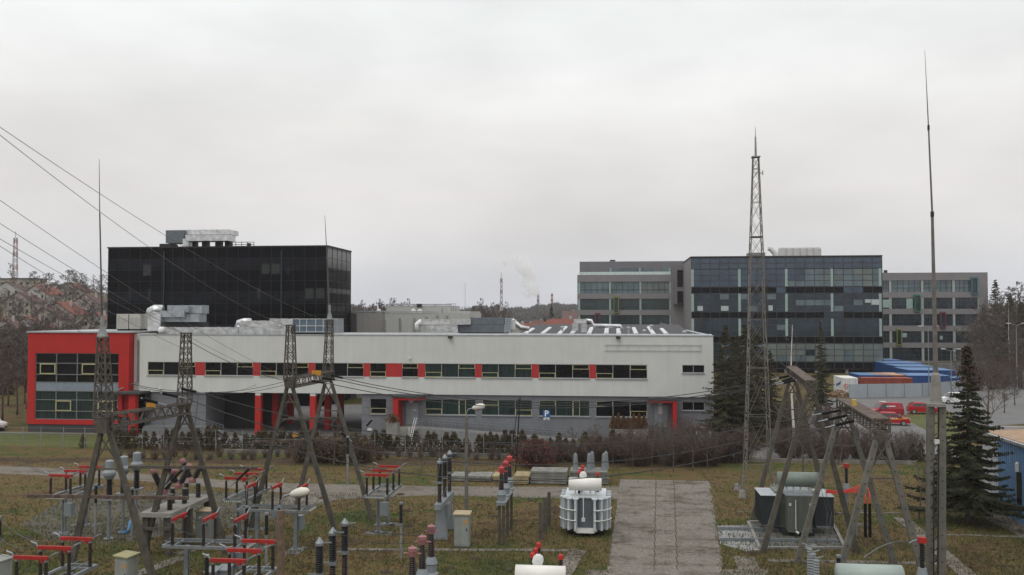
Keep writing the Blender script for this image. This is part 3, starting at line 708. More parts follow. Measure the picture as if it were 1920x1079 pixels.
for p in range(866, 882, 5): mb.tube([(XA(p, YL+1), YL+1, ZA(584, YL+1, p)), (XA(p, YL+1), YL+1, ZA(576, YL+1, p))], .03, 4)
mb.tube([(XA(866, YL+1), YL+1, ZA(576, YL+1, 870)), (XA(881, YL+1), YL+1, ZA(576, YL+1, 870))], .04, 4)
mb.build('roof_railing', galv, K)
MB().tube([(XA(872, YL+1), YL+1, ZA(584, YL+1, 870)), (XA(872, YL+1), YL+1, ZA(530, YL+1, 872))], .03, 4).build('aerial', galv_dull, K)
cb(882.5, 905, 606, YL+5, YL+12, pw)
# ================================================================ blue-black glass office
YG2 = 207
K = bld('glass_office_building', 'tall blue and black curtain-wall office block with white rooftop coolers', YG2, 1470)
gx0, gx1 = XA(1297, YG2), XA(1655, YG2); gz = ZA(482.5, YG2, 1470)
def ZG(q): return ZA(q, YG2, 1470)
MB().box(gx0+.02, gx1-.02, YG2+.1, YG2+23, ZG(692), gz).build('wall', glass_black, K)
MB().box(gx0+1, gx1-1, YG2+2.5, YG2+22, 0, ZG(692)-.01).build('ground_storey', glass_dark, K)
for k in range(7): x_ = gx0+1+(gx1-gx0-2)*k/6; MB().box(x_-.3, x_+.3, YG2+.6, YG2+1.2, 0, ZG(692)-.01).build('column', pw, K)
glass_blue2 = M('slate_blue_glass', (.03, .052, .085), .12, var=.35, scale=.2, spec=.6)
glass_mid = M('grey_green_office_glass', (.095, .135, .15), .12, var=.4, scale=.2, spec=.6)
glass_low = M('pale_blind_glass', (.13, .155, .145), .2, var=.25, scale=.3)
glass_dk2 = M('dark_teal_glass', (.013, .026, .038), .1, var=.6, scale=.25, spec=.5)
rg = random.Random(11)
colx = [gx0+(gx1-gx0)*k/20 for k in range(21)]
def panels(nm, q0, q1, rows, pick, parent=K, sub='pane'):
    for bay in range(4):
        fr = MB(); byM = {}
        for c in range(bay*5, bay*5+5):
            for r_ in range(rows):
                za = ZG(q1)+(ZG(q0)-ZG(q1))*r_/rows; zb = ZG(q1)+(ZG(q0)-ZG(q1))*(r_+1)/rows
                byM.setdefault(pick(c, r_, rows), MB()).box(colx[c]+.05, colx[c+1]-.05, YG2+.03, YG2+.08, za+.04, zb-.04)
        for c in range(bay*5, bay*5+6):
            if c == 20 or c < bay*5+5: fr.box(colx[c]-.06, colx[c]+.06, YG2-.01, YG2+.095, ZG(q1), ZG(q0))
        for r_ in range(rows+1): z_ = ZG(q1)+(ZG(q0)-ZG(q1))*r_/rows; fr.box(colx[bay*5], colx[bay*5+5], YG2+.0, YG2+.094, z_-.06, z_+.06)
        wo = fr.build(nm, mullion, parent)
        for m_, b_ in byM.items(): b_.build(sub, m_, wo)
rc = rg.choice
panels('cladding_bay', 483.5, 504, 2, lambda c, r_, n_: glass_blue)
panels('window', 504.6, 537.5, 3, lambda c, r_, n_: (rc([glass_mid, glass_mid, glass_mid, glass_low]) if c >= 12 or (r_ == 0 and c > 9) else rc([glass_blue2, glass_blue2, glass_blue2, glass_blue])))
panels('cladding_bay', 538.5, 550, 1, lambda c, r_, n_: rc([glass_black, glass_black, glass_blue2]))
panels('window', 551, 584.5, 3, lambda c, r_, n_: rc([glass_dk2]*9+[glass_mid]))
panels('cladding_bay', 585.5, 597, 1, lambda c, r_, n_: glass_black if c not in (14, 15) else glass_dk2)
panels('window', 598, 630.5, 3, lambda c, r_, n_: rc([glass_dk2]*6+[glass_mid]))
panels('cladding_bay', 631.5, 643.5, 1, lambda c, r_, n_: glass_black)
panels('window', 644.5, 678, 3, lambda c, r_, n_: rc([glass_low]*5+[glass_mid]) if (c > 7 and rg.random() > .08) else rc([glass_dk2, glass_mid]))
panels('cladding_bay', 679, 691.5, 1, lambda c, r_, n_: glass_black)
for q0, q1 in ((504.6, 537.5), (551, 584.5), (598, 630.5)):
    for p in (1299, 1387, 1475, 1560.5, 1651): MB().box(XA(p-2.6, YG2), XA(p+2.2, YG2), YG2-.03, YG2-.012, ZG(q1), ZG(q0)).build('pale_strip', strip_pale, K)
for a, b, q0, q1 in ((1622, 1633, 562, 568), (1634, 1651, 562, 572), (1441, 1449, 573, 583), (1308, 1318, 574, 583), (1352, 1366, 574, 583)):
    MB().box(XA(a, YG2), XA(b, YG2), YG2-.028, YG2-.013, ZG(q1), ZG(q0)).build('blind', M('white_blind', (.4, .45, .44), .5), K)
# left flank
mb = MB(); mb.box(gx0-.1, gx0+.0, YG2+.1, YG2+23, 0, gz); mb.build('side_wall', clad_grey, K)
MB().box(gx0-.2, gx1+.1, YG2-.1, YG2+23.1, gz+.002, gz+.3).build('roof_edge', dark_metal, K)
Yt = YG2+3
for k, p in enumerate(range(1468, 1546, 13)):
    MB().lathe([(.95, 0), (.95, 1.75), (.8, 1.8), (.8, 2.0), (.3, 2.05)], (XA(p, Yt), Yt, gz+.25), 14).build('rooftop_cooler', M('white_cooler_casing', (.5, .5, .49), .5, var=.12, scale=4), K)
mb = MB(); mb.tube([(XA(1456, Yt), Yt, gz+.2), (XA(1453, Yt), Yt, gz+1.2), (XA(1446, Yt), Yt, gz+2.1), (XA(1441, Yt), Yt, gz+2.2)], .6, 8); mb.box(XA(1456, Yt), XA(1482, Yt), Yt-.5, Yt+.5, gz+.3, gz+.65)
mb.build('rooftop_duct', white_paint, K)
MB().box(XA(1405, Yt), XA(1436, Yt), Yt, Yt+4, gz+.3, ZA(474, Yt, 1420)).build('rooftop_hut', clad_grey, K)
# ================================================================ grey terraced office
YT = 230
K = bld('grey_terraced_building', 'grey office block with ribbon windows and recessed top floor left of the glass tower', YT, 1180)
def ZK(q): return ZA(q, YT, 1180)
tx0, tx1 = XA(1082.5, YT), XA(1299, YT)
rows_ = [(528.5, 551), (560.5, 581.5), (591, 612)]
w_ = MB(); wx0, wx1 = XA(1084.5, YT), XA(1257.5, YT)
prev = ZK(515.5)
for q0, q1 in rows_: w_.box(tx0, tx1, YT, YT+.5, ZK(q0), prev); w_.box(wx1, tx1, YT, YT+.5, ZK(q1), ZK(q0)); prev = ZK(q1)
w_.box(tx0, tx1, YT, YT+.5, 0, prev); w_.box(tx0, tx0+.4, YT+.5, YT+18, 0, ZK(515.5)); w_.box(tx0, tx1, YT+17.5, YT+18, 0, ZK(515.5))
w_.build('wall', clad_grey, K)
for q0, q1 in rows_:
    for a, b in ((1085, 1142), (1146, 1199), (1203, 1257)):
        fr = MB(); xa_, xb_ = XA(a, YT), XA(b, YT)
        for k in range(6): e = xa_+(xb_-xa_)*k/5; fr.box(e-.05, e+.05, YT+.22, YT+.3, ZK(q1), ZK(q0))
        fr.box(xa_, xb_, YT+.21, YT+.295, ZK(q0+15)-.05, ZK(q0+15)+.05)
        wo = fr.build('window', mullion, K)
        mt = glass_low if (q0 < 530 and a > 1200) else (glass_mid if q0 < 530 else glass_teal)
        MB().box(xa_, xb_, YT+.3, YT+.34, ZK(q1), ZK(q0)).build('pane', mt, wo)
    for p in (1086, 1144, 1201, 1257): MB().box(XA(p-1.8, YT), XA(p+1.8, YT), YT+.1, YT+.2, ZK(q1), ZK(q0)).build('pale_strip', strip_pale, K)
MB().box(tx0+.2, tx1, YT+.6, YT+17.4, 0, ZK(515.5)-.4).build('core', dark_metal, K)
YP = YT+2.2
MB().box(XA(1087, YP), XA(1297, YP), YP, YP+14, ZK(515.5)-.39, ZA(490.5, YP, 1180)).build('penthouse', clad_grey2, K)
for a, b in ((1150, 1197), (1204, 1226), (1238, 1255)): MB().box(XA(a, YP), XA(b, YP), YP-.06, YP-.005, ZA(515, YP, 1180), ZA(503, YP, 1180)).build('window', glass_mid, K)
for p in (1145, 1200, 1256): MB().box(XA(p-1.5, YP), XA(p+1.5, YP), YP-.2, YP-.07, ZA(515, YP, 1180), ZA(503, YP, 1180)).build('pale_strip', strip_pale, K)
MB().box(XA(1086, YT), XA(1258, YT), YT+.1, YT+.18, ZK(515.5)+.002, ZK(510)).build('terrace_rail', M('pale_rail_glass', (.5, .6, .58), .3), K)
MB().box(XA(1144, YP), XA(1154, YP), YP+1, YP+3, ZA(490.5, YP), ZA(488.5, YP)).build('roof_vent', dark_metal, K)
# projecting stair window and coloured frames
def cframe(a, b, q0, q1, col, Yf_, K_, ref):
    mb = MB(); x0_, x1_ = XA(a, Yf_), XA(b, Yf_); z0_, z1_ = ZA(q1, Yf_, ref), ZA(q0, Yf_, ref); t = .35
    mb.box(x0_, x1_, Yf_-.6, Yf_, z1_-t, z1_); mb.box(x0_, x1_, Yf_-.6, Yf_, z0_, z0_+t*.6); mb.box(x0_, x0_+.18, Yf_-.6, Yf_, z0_+t*.6, z1_-t); mb.box(x1_-.18, x1_, Yf_-.6, Yf_, z0_+t*.6, z1_-t)
    o = mb.build('oriel_frame', col, K_); MB().box(x0_+.18, x1_-.18, Yf_-.3, Yf_-.25, z0_+t*.6, z1_-t).build('pane', glass_dk2, o)
c_green = M('lime_green_frame', (.16, .2, .03), .5); c_red = M('dull_red_frame', (.16, .03, .04), .5); c_teal = M('teal_frame', (.06, .17, .19), .5); c_dgreen = M('deep_green_frame', (.01, .14, .08), .5)
cframe(1150.5, 1160.5, 556, 587, c_green, YT, K, 1180); cframe(1115.5, 1125.5, 587, 612, c_red, YT, K, 1180)
MB().box(XA(1262, YT), XA(1282, YT), YT-1.8, YT-.005, ZK(571), ZK(504)).build('stair_bay', clad_grey2, K)
MB().box(XA(1270, YT-1.8), XA(1281, YT-1.8), YT-1.87, YT-1.805, ZK(539), ZK(508)).build('window', glass_dark, K)
MB().box(XA(1270, YT-1.8), XA(1281, YT-1.8), YT-1.87, YT-1.805, ZK(570), ZK(547)).build('window', glass_dark, K)
# low dark annex roof in front of it
K = bld('low_annex', 'low grey annex with sloping top between the pale roof and the glass tower', 172, 1270)
xa_, xb_ = XA(1247, 172), XA(1298, 172)
MB().prism([(xa_, 172, 0), (xb_, 172, 0), (xb_, 172, ZA(621, 172, 1290)), (xa_, 172, ZA(607, 172, 1250))], (0, 20, 0)).build('wall', clad_grey2, K)
# ================================================================ right wing
YW = 250
K = bld('grey_wing_building', 'grey five-storey office wing with coloured window boxes right of the glass tower', YW, 1750)
def ZR(q): return ZA(q, YW, 1750)
rx0, rx1 = XA(1640, YW), XA(1853, YW)
rows_ = [(526, 548), (558.5, 579.5), (589.5, 611), (621.5, 643), (652.5, 677)]
w_ = MB(); prev = ZR(511.5); e_ = XA(1836, YW)
for q0, q1 in rows_: w_.box(rx0, rx1, YW, YW+.5, ZR(q0), prev); w_.box(e_, rx1, YW, YW+.5, ZR(q1), ZR(q0)); prev = ZR(q1)
w_.box(rx0, rx1, YW, YW+.5, 0, prev); w_.box(rx0, rx1, YW+15, YW+15.5, 0, ZR(511.5)); w_.box(rx0, rx0+.4, YW+.5, YW+15, 0, ZR(511.5)); w_.box(rx1-.4, rx1, YW+.5, YW+15, 0, ZR(511.5))
w_.build('wall', clad_grey, K)
MB().box(rx0+.5, rx1-.5, YW+.6, YW+14.9, 0, ZR(511.5)-.4).build('core', dark_metal, K)
bays = [(1644, 1667), (1673, 1727), (1733, 1786), (1792, 1835)]
for i, (q0, q1) in enumerate(rows_):
    for j, (a, b) in enumerate(bays):
        fr = MB(); xa_, xb_ = XA(a, YW), XA(b, YW)
        for k in range(6): e = xa_+(xb_-xa_)*k/5; fr.box(e-.05, e+.05, YW+.22, YW+.3, ZR(q1), ZR(q0))
        for dq in (6, 14): fr.box(xa_, xb_, YW+.21, YW+.295, ZR(q0+dq)-.05, ZR(q0+dq)+.05)
        wo = fr.build('window', mullion, K)
        MB().box(xa_, xb_, YW+.3, YW+.34, ZR(q1), ZR(q0)).build('pane', glass_mid if i == 0 else glass_dk2, wo)
    for p in (1670, 1730, 1789, 1836): MB().box(XA(p-2.3, YW), XA(p+2.3, YW), YW+.08, YW+.2, ZR(q1), ZR(q0)).build('pale_strip', M('pale_grey_pier', (.32, .36, .33), .5), K)
for a, b, q0, q1, c in ((1821, 1833, 520, 552, c_teal), (1714, 1725, 553, 585, c_dgreen), (1762, 1772, 585, 616, c_red), (1680, 1689.5, 617, 648, c_green)): cframe(a, b, q0, q1, c, YW, K, 1750)
for a, b, q0, q1 in ((1690, 1700, 625, 633), (1655, 1671, 562, 577), (1762, 1767, 630, 637), (1700, 1712, 560, 579)):
    MB().box(XA(a, YW), XA(b, YW), YW+.06, YW+.19, ZR(q1), ZR(q0)).build('blind', strip_pale, K)
MB().box(XA(1662, YW), XA(1667, YW), YW+1, YW+2, ZR(511.5), ZR(506)).build('roof_vent', dark_metal, K)
# ================================================================ blue sheet-metal hall at the right edge
K = thing('blue_hall', 'low blue and white corrugated hall with tan roof at the right edge', 'building', (0, 0, 0), world=True)
p = G(1922, 987); hx = p.x; ye = PD(1840, 590, 62).y
# left wall plane x = hx
zt = 5.1
def hwall(y0, y1, m, nm):
    mb = MB(); y = y0
    while y < y1-.01:
        yb_ = min(y+.3, y1); mb.box(hx+.0, hx+.1, y, y+(yb_-y)*.55, 0, zt-.25); mb.box(hx+.035, hx+.1, y+(yb_-y)*.55, yb_, 0, zt-.25); y += .3
    mb.build(nm, m, K)
def yhit(px):                       # where the sight line of column px meets x = hx
    d = ray(px, 700); return d.y/d.x*hx
y_b, y_m, y_f = yhit(1839), yhit(1868), 30.0
hwall(y_m, y_b, M('white_sheet_cladding', (.5, .52, .54), .5, var=.08, streak=.1), 'pale_wall')
hwall(y_f, y_m, M('blue_sheet_cladding', (.15, .27, .45), .5, var=.1, streak=.15), 'blue_wall')
mb = MB(); mb.box(hx+.1, hx+22, y_b-.15, y_b, 0, zt-.2); mb.build('end_wall', M('blue_sheet_cladding', (0, 0, 0)), K)
mb = MB()
for k in range(60):
    yy = y_f+(y_b-y_f)*k/60; y2 = y_f+(y_b-y_f)*(k+.9)/60
    mb.hexa([(hx+.05, yy, zt-.1), (hx+.05, y2, zt-.1), (hx+22, y2, zt+.9), (hx+22, yy, zt+.9), (hx+.05, yy, zt-.04), (hx+.05, y2, zt-.04), (hx+22, y2, zt+.96), (hx+22, yy, zt+.96)])
mb.hexa([(hx+.05, y_f, zt-.2), (hx+.05, y_b, zt-.2), (hx+22, y_b, zt+.8), (hx+22, y_f, zt+.8), (hx+.05, y_f, zt-.12), (hx+.05, y_b, zt-.12), (hx+22, y_b, zt+.88), (hx+22, y_f, zt+.88)])
mb.build('roof', M('tan_roof_sheet', (.34, .235, .155), .85, var=.15, scale=1.5), K)
MB().box(hx-.18, hx+.04, y_f, y_b+.1, zt-.25, zt-.08).box(hx+.05, hx+22, y_b, y_b+.2, zt-.2, zt+.25).build('gutter', flash_m, K)
MB().box(hx-.05, hx-.005, yhit(1912), yhit(1900)*.995, 1.2, 3.2).build('window', glass_dark, K)
for px in (1907,): MB().lathe([(.12, 0), (.12, .5), (.05, .6)], (hx-.1, yhit(px), 3.2), 6).build('wall_lamp', white_paint, K)
# ================================================================ site fence, containers
t = thing('site_fence', 'grey sheet-metal site fence in wide plain panels in front of the freight containers', 'fence', G(1650, 747), world=True)
fp = [(1592, 747.5, 722), (1627, 747, 721.5), (1662, 746.5, 721), (1696, 746, 721), (1730, 745, 720.5), (1764, 743, 720), (1798, 739, 719), (1825, 734, 717)]
fm = M('grey_fence_sheet', (.3, .33, .36), .55, .1, var=.06, scale=.5, streak=.08)
for (a, qa, ta), (b, qb, tb) in zip(fp[:-1], fp[1:]):
    A, Bp = G(a, qa), G(b, qb); d = (Bp-A); hh = 2.2
    nrm = Vector((-d.y, d.x, 0)).normalized()*.05
    q = [A, A+d*.985, A+d*.985+nrm, A+nrm]
    MB().prism([Vector((p.x, p.y, .06)) for p in q], (0, 0, hh-.06)).build('fence_panel', fm, t)
    MB().tube([(A.x, A.y-.06, 0), (A.x, A.y-.06, hh+.05)], .05, 4).build('post', galv_dull, t)
def container(label, px, py, Ln, hgt, m, topm, rz=0, z0=0, wd=2.4, group='freight containers behind the site fence', doors=False, marks=False):
    g = G(px, py); t = thing('freight_container', label, 'container', (g.x, g.y, z0), rz, group)
    b = MB()
    b.box(0, Ln, 0, wd, .1, hgt-.05); n = int(Ln/.3)
    for k in range(n): b.box(.1+k*.3, .22+k*.3, -.035, -.002, .25, hgt-.2)
    for zz in (.1, hgt-.17): b.box(0, Ln, -.05, -.003, zz, zz+.12)
    b.build('body', m, t)
    MB().box(-.02, Ln+.02, -.04, wd+.02, hgt-.048, hgt).build('roof', topm, t)
    if doors:
        dd = MB(); dd.box(.05, 1.15, -.1, -.052, .2, hgt-.2); dd.box(1.25, 2.35, -.1, -.052, .2, hgt-.2)
        od = dd.build('door', m, t)
        bb = MB()
        for xx in (.4, .8, 1.6, 2.0): bb.tube([(xx, -.13, .2), (xx, -.13, hgt-.2)], .025, 4)
        bb.build('lock_bar', galv_dull, od)
        if marks:
            q = MB(); cx, cz = .5, 1.45
            q.tube([(cx+.33*math.cos(a_), -.16, cz+.33*math.sin(a_)) for a_ in [math.pi*(.3+1.45*k/10) for k in range(11)]], .06, 4)
            q.tube([(cx+.05, -.16, cz-.02), (cx+.33, -.16, cz-.02), (cx+.3, -.16, cz-.25)], .05, 4)
            q.build('red_mark', red_letter, od)
    return t
blue_c = M('blue_container_paint', (.01, .055, .2), .5, var=.12, streak=.15); blue_t = M('blue_container_roof', (.075, .17, .34), .5, var=.15)
rust_c = M('rust_red_container_paint', (.25, .05, .03), .6, var=.15, streak=.2); or_t = M('orange_container_roof', (.42, .25, .15), .6, var=.15); br_t = M('brown_container_roof', (.26, .16, .12), .7, var=.2)
wh_c = M('white_container_paint', (.62, .63, .62), .5, var=.05, streak=.15); wh_t = M('white_container_roof', (.68, .67, .62), .5)
c1 = container('white container with closed doors and a round red mark facing the car park', 1580, 741, 2.4, 2.75, wh_c, wh_t, wd=6, doors=True, marks=True)
mb = MB(); 
for j, (z_, yy) in enumerate(((1.9, 1.2), (1.7, 1.8), (1.6, 2.3), (1.5, 2.9), (1.35, 3.6))): mb.tube([(-.03, yy, z_+.25), (-.03, yy+.25, z_-.25), (-.03, yy+.45, z_+.1)], .05, 4)
mb.build('blue_script', blue_letter, c1)
container('rust-red container lying lengthwise just behind the grey fence', 1617, 738, 8.0, 2.55, rust_c, rust_c)
container('blue container second in the row, behind the rust-red one beside the white one', 1612, 732, 3.2, 2.6, blue_c, blue_t, wd=7)
container('container with brown roof in the second row between two blue ones', 1648, 732, 2.3, 2.6, blue_c, br_t, wd=7)
container('rust-red container with pale orange roof in the second row', 1674, 732, 2.4, 2.6, rust_c, or_t, wd=7)
container('blue container with light blue roof at the right end of the second row', 1701, 733, 7.0, 2.6, blue_c, blue_t, wd=7)
container('blue container alone at the right behind the lightning mast', 1781, 733, 3.4, 2.2, blue_c, blue_t, wd=4)
for k, (px, D_, L_, lab) in enumerate(((1704, 168, 8.3, 'nearest of four blue containers stepping back behind the row'), (1683, 180, 7.2, 'second of four blue containers stepping back behind the row'),
        (1657, 192, 8.0, 'third of four blue containers, with long light blue roof'), (1656, 204, 4.3, 'farthest blue container at the foot of the glass tower'))):
    tcn = container(lab, px, 590+22100/D_, L_, 2.7, blue_c, blue_t, wd=9)
# rubble and scrap heap beside the white container
mb = MB(); rr = random.Random(5); base = G(1572, 742)
for k in range(60):
    a_ = rr.uniform(-2.8, 2.4); b_ = rr.uniform(-1.5, 1.5); hh = max(.05, .9-abs(a_)*.3)*rr.random(); c = Vector((base.x+a_, base.y+b_, hh)); d = Vector((rr.uniform(-.6, .6), rr.uniform(-.3, .3), rr.uniform(-.2, .2)))
    mb.tube([c-d, c+d], rr.uniform(.05, .16), 4)
solo('scrap_heap', mb, M('rubble', (.25, .16, .1), .9, var=.5, scale=2), 'heap of brownish timber and rubble beside the white container', 'rubble', kind='stuff')
# pale curved retaining wall at the far right
mb = MB(); pts = [(1758, 689), (1800, 686), (1850, 684), (1885, 689), (1908, 700), (1918, 708)]
tops = [(1758, 686), (1800, 683.5), (1850, 681), (1885, 684), (1916, 694), (1919, 702)]
for (a, qa), (b, qb) in zip(pts[:-1], pts[1:]):
    A, Bp = GH(a, 13*1700/(qa+23-590)), GH(b, 13*1700/(qb+23-590)); mb.hexa([(A.x, A.y, 0), (Bp.x, Bp.y, 0), (Bp.x, Bp.y+.4, 0), (A.x, A.y+.4, 0), (A.x, A.y, 3.2), (Bp.x, Bp.y, 3.2), (Bp.x, Bp.y+.4, 3.2), (A.x, A.y+.4, 3.2)])
solo('retaining_wall', mb, M('dull_wall_concrete', (.2, .195, .19), .9, var=.1, streak=.1), 'long grey concrete retaining wall curving below the trees at the far right', 'wall')
# ================================================================ houses
tile_r = M('red_roof_tiles', (.17, .06, .045), .9, var=.25, scale=2); tile_d = M('dull_roof_tiles', (.10, .055, .048), .9, var=.25, scale=2)
plas = M('cream_plaster', (.31, .28, .24), .9); plas2 = M('white_plaster', (.36, .35, .33), .9)
def house(label, px, D, wd, dp, hw, hr, wallm, roofm, rz=0, hip=False, group='houses with red roofs on the hillside', z=None):
    g = GH(px, D); t = thing('house', label, 'house', (g.x, g.y, (g.z if z is None else z)-.6), rz, group); hw += .6
    a, b = wd/2, dp/2
    MB().prism([(-a, -b, 0), (a, -b, 0), (a, -b, hw), (0 if not hip else a, -b, hw+hr*.98 if not hip else hw), (-a, -b, hw)][:5] if not hip else [(-a, -b, 0), (a, -b, 0), (a, -b, hw), (-a, -b, hw)], (0, dp, 0)).build('wall', wallm, t)
    r = MB(); o = .4
    if hip:
        k = a-b*.8 if a > b else a*.2
        r.v += [(-a-o, -b-o, hw), (a+o, -b-o, hw), (a+o, b+o, hw), (-a-o, b+o, hw), (-k, 0, hw+hr), (k, 0, hw+hr)]
        r.f += [(0, 1, 5, 4), (1, 2, 5), (2, 3, 4, 5), (3, 0, 4), (3, 2, 1, 0)]
    else:
        for s_ in (-1, 1):
            r.hexa([(s_*(a+o), -b-o, hw-.2), (s_*(a+o), b+o, hw-.2), (0, b+o, hw+hr), (0, -b-o, hw+hr), (s_*(a+o), -b-o, hw), (s_*(a+o), b+o, hw), (0, b+o, hw+hr+.2), (0, -b-o, hw+hr+.2)])
    ro = r.build('roof', roofm, t)
    MB().box(a*.3, a*.3+.6, -.3, .3, hw+hr*.2, hw+hr+.7).build('chimney', plas2, ro)
    for s_ in (-.5, .15, .6):
        for lv in (0, 1):
            if hw > 3.5 or lv == 0: MB().box(a*s_-.5, a*s_+.5, -b-.05, -b-.003, 1.4+lv*2.7, 2.7+lv*2.7).build('window', glass_dark, t)
    return t
R90 = RAD(90)
hs = [(30, 205, 9, 8, 4, 3.2, plas2, tile_r, 0, 'white-walled house with bright orange-red roof nearest the left edge'),
      (12, 260, 10, 8, 4.6, 3.6, plas, tile_d, .3, 'cream house with brownish roof low at the left edge'),
      (62, 270, 10, 8, 4.4, 3.4, plas2, tile_r, .2, 'white house with orange roof right of the leftmost pair'),
      (95, 300, 11, 8, 4.4, 3.8, plas, tile_d, .1, 'house with dark brown roof behind the leafless birch at left'),
      (122, 310, 13, 8, 5, 4.2, plas, tile_r, -.1, 'cream house with long red roof and dormer lights half way to the lightning mast'),
      (150, 330, 10, 8, 5, 4.2, plas2, tile_r, .5, 'pale gabled house with red roof in the middle of the hillside group'),
      (170, 350, 12, 8, 5, 4, plas, tile_d, 0, 'dull-roofed house just left of the lightning mast'),
      (185, 290, 10, 8, 4, 3.6, plas, tile_r, .2, 'red-roofed house directly beside the black glass block'),
      (45, 360, 12, 9, 5, 4, plas, tile_d, .1, 'distant house with dark roof above the bright orange roof'),
      (80, 400, 14, 9, 5, 4, plas2, tile_r, -.2, 'distant white house with red roof under the bare poplars'),
      (135, 420, 16, 9, 5, 4, plas, tile_r, .1, 'distant long house with pale red roof high on the slope'),
      (20, 430, 14, 9, 5, 4, plas2, tile_d, .2, 'distant white house with dark roof below the pale apartment block'),
      (55, 235, 8, 7, 2.6, 2.4, red_wall, tile_r, 0, 'small low bright red outbuilding in front of the hillside houses')]
for px, D, wd, dp, hw, hr, wm, rm, rz, lab in hs: house(lab, px, D, wd, dp, hw, hr, wm, rm, rz)
K = thing('apartment_building', 'long pale yellow apartment block on the ridge at the far left edge', 'building', GH(20, 520), -.1)
MB().box(-30, 14, 0, 12, -2, 8).build('wall', M('haze_greyed_yellow_plaster', (.3, .27, .21), .9), K); MB().box(-30.5, 14.5, -.5, 12.5, 8.003, 8.6).build('roof', roof_dark, K)  # wall colour greyed to stand in for distance haze
for r_ in range(2):
    for c_ in range(10): MB().box(-28+c_*4.2, -26+c_*4.2, -.06, -.003, 1.6+r_*3.2, 3.0+r_*3.2).build('window', glass_dark, K)
K = thing('apartment_building', 'long low white block behind the bare trees left of the lightning mast', 'building', GH(80, 560), .05)
MB().box(-14, 22, 0, 10, -2, 5).build('wall', plas2, K); MB().box(-14.5, 22.5, -.5, 10.5, 5.003, 5.6).build('roof', roof_dark, K)
for c_ in range(8):
    for r_ in range(1): MB().box(-12+c_*4.2, -10+c_*4.2, -.06, -.003, 1.9, 3.4).build('window', glass_dark, K)
gc = 'houses beyond the pale roof'
house('white gabled house beside the short foil duct beyond the pale roof', 971, 230, 6, 8, 7.4, 3.2, plas2, tile_r, 0, group=gc)
house('low house with small red roof right of the white gabled one', 994, 290, 7, 7, 7.5, 2.6, plas2, tile_r, R90, group=gc)
house('broad house with long low red hipped roof left of the grey terraced block', 1052, 215, 13, 10, 9.4, 2.6, plas, tile_r, 0, True, group=gc)
house('small white flat-looking house left of the dark spruce', 1014, 330, 8, 6, 9, 1.8, plas2, tile_d, R90, group=gc)
house('brown low house in front of the wood beside the grey terraced block', 1075, 420, 20, 9, 11, 3.4, plas, tile_d, R90, group=gc)
# ================================================================ distant stacks and masts
chim_g = 'factory chimneys on the horizon'
rw_red = M('haze_pale_red_band', (.26, .13, .12), .8); rw_wh = M('haze_dulled_white_band', (.42, .4, .4), .8)  # distance haze is put into both band colours
for px, D, q, lab in ((1009, 1150, 552, 'left of two factory chimneys, under the steam cloud'), (1035, 1150, 551, 'right of two factory chimneys, above the dark spruce')):
    g = GH(px, D); zt_ = PD(px, q, D).z; t = thing('factory_chimney', lab, 'chimney', (g.x, g.y, g.z-2), group=chim_g); H = zt_-g.z+2
    for k in range(8): MB().lathe([(1.9-.06*k, H*k/8), (1.9-.06*(k+1), H*(k+1)/8-.01)], (0, 0, 0), 12).build('shaft', rw_red if k % 2 else rw_wh, t)
def lat_mast(label, px, D, qt, wb, wt, n=10, r=.16):
    g = GH(px, D); zt_ = PD(px, qt, D).z; H = zt_-g.z+2; t = thing('radio_mast', label, 'mast', (g.x, g.y, g.z-2), .3)
    for k in range(n):
        mb = MB(); z0_, z1_ = H*.9*k/n, H*.9*(k+1)/n; a, b = wb+(wt-wb)*k/n, wb+(wt-wb)*(k+1)/n
        c0 = [Vector((sx*a, sy*a, z0_)) for sx, sy in ((-1, -1), (1, -1), (1, 1), (-1, 1))]; c1 = [Vector((sx*b, sy*b, z1_)) for sx, sy in ((-1, -1), (1, -1), (1, 1), (-1, 1))]
        for i in range(4): mb.bar(c0[i], c1[i], r*2); mb.bar(c0[i], c1[(i+1) % 4], r*1.4); mb.bar(c0[(i+1) % 4], c1[i], r*1.4)
        mb.build('section', rw_red if k % 2 == 0 else rw_wh, t)
    mb = MB(); mb.tube([(0, 0, H*.9), (0, 0, H)], r*1.6, 5); mb.build('aerial', galv_dull, t)
lat_mast('red and white lattice radio mast above the hillside at the far left', 27, 560, 434, 1.5, .8, 9, .12)
lat_mast('slim red and white lattice mast rising from the distant wood at the middle', 940, 800, 511, 1.0, .7, 9, .14)
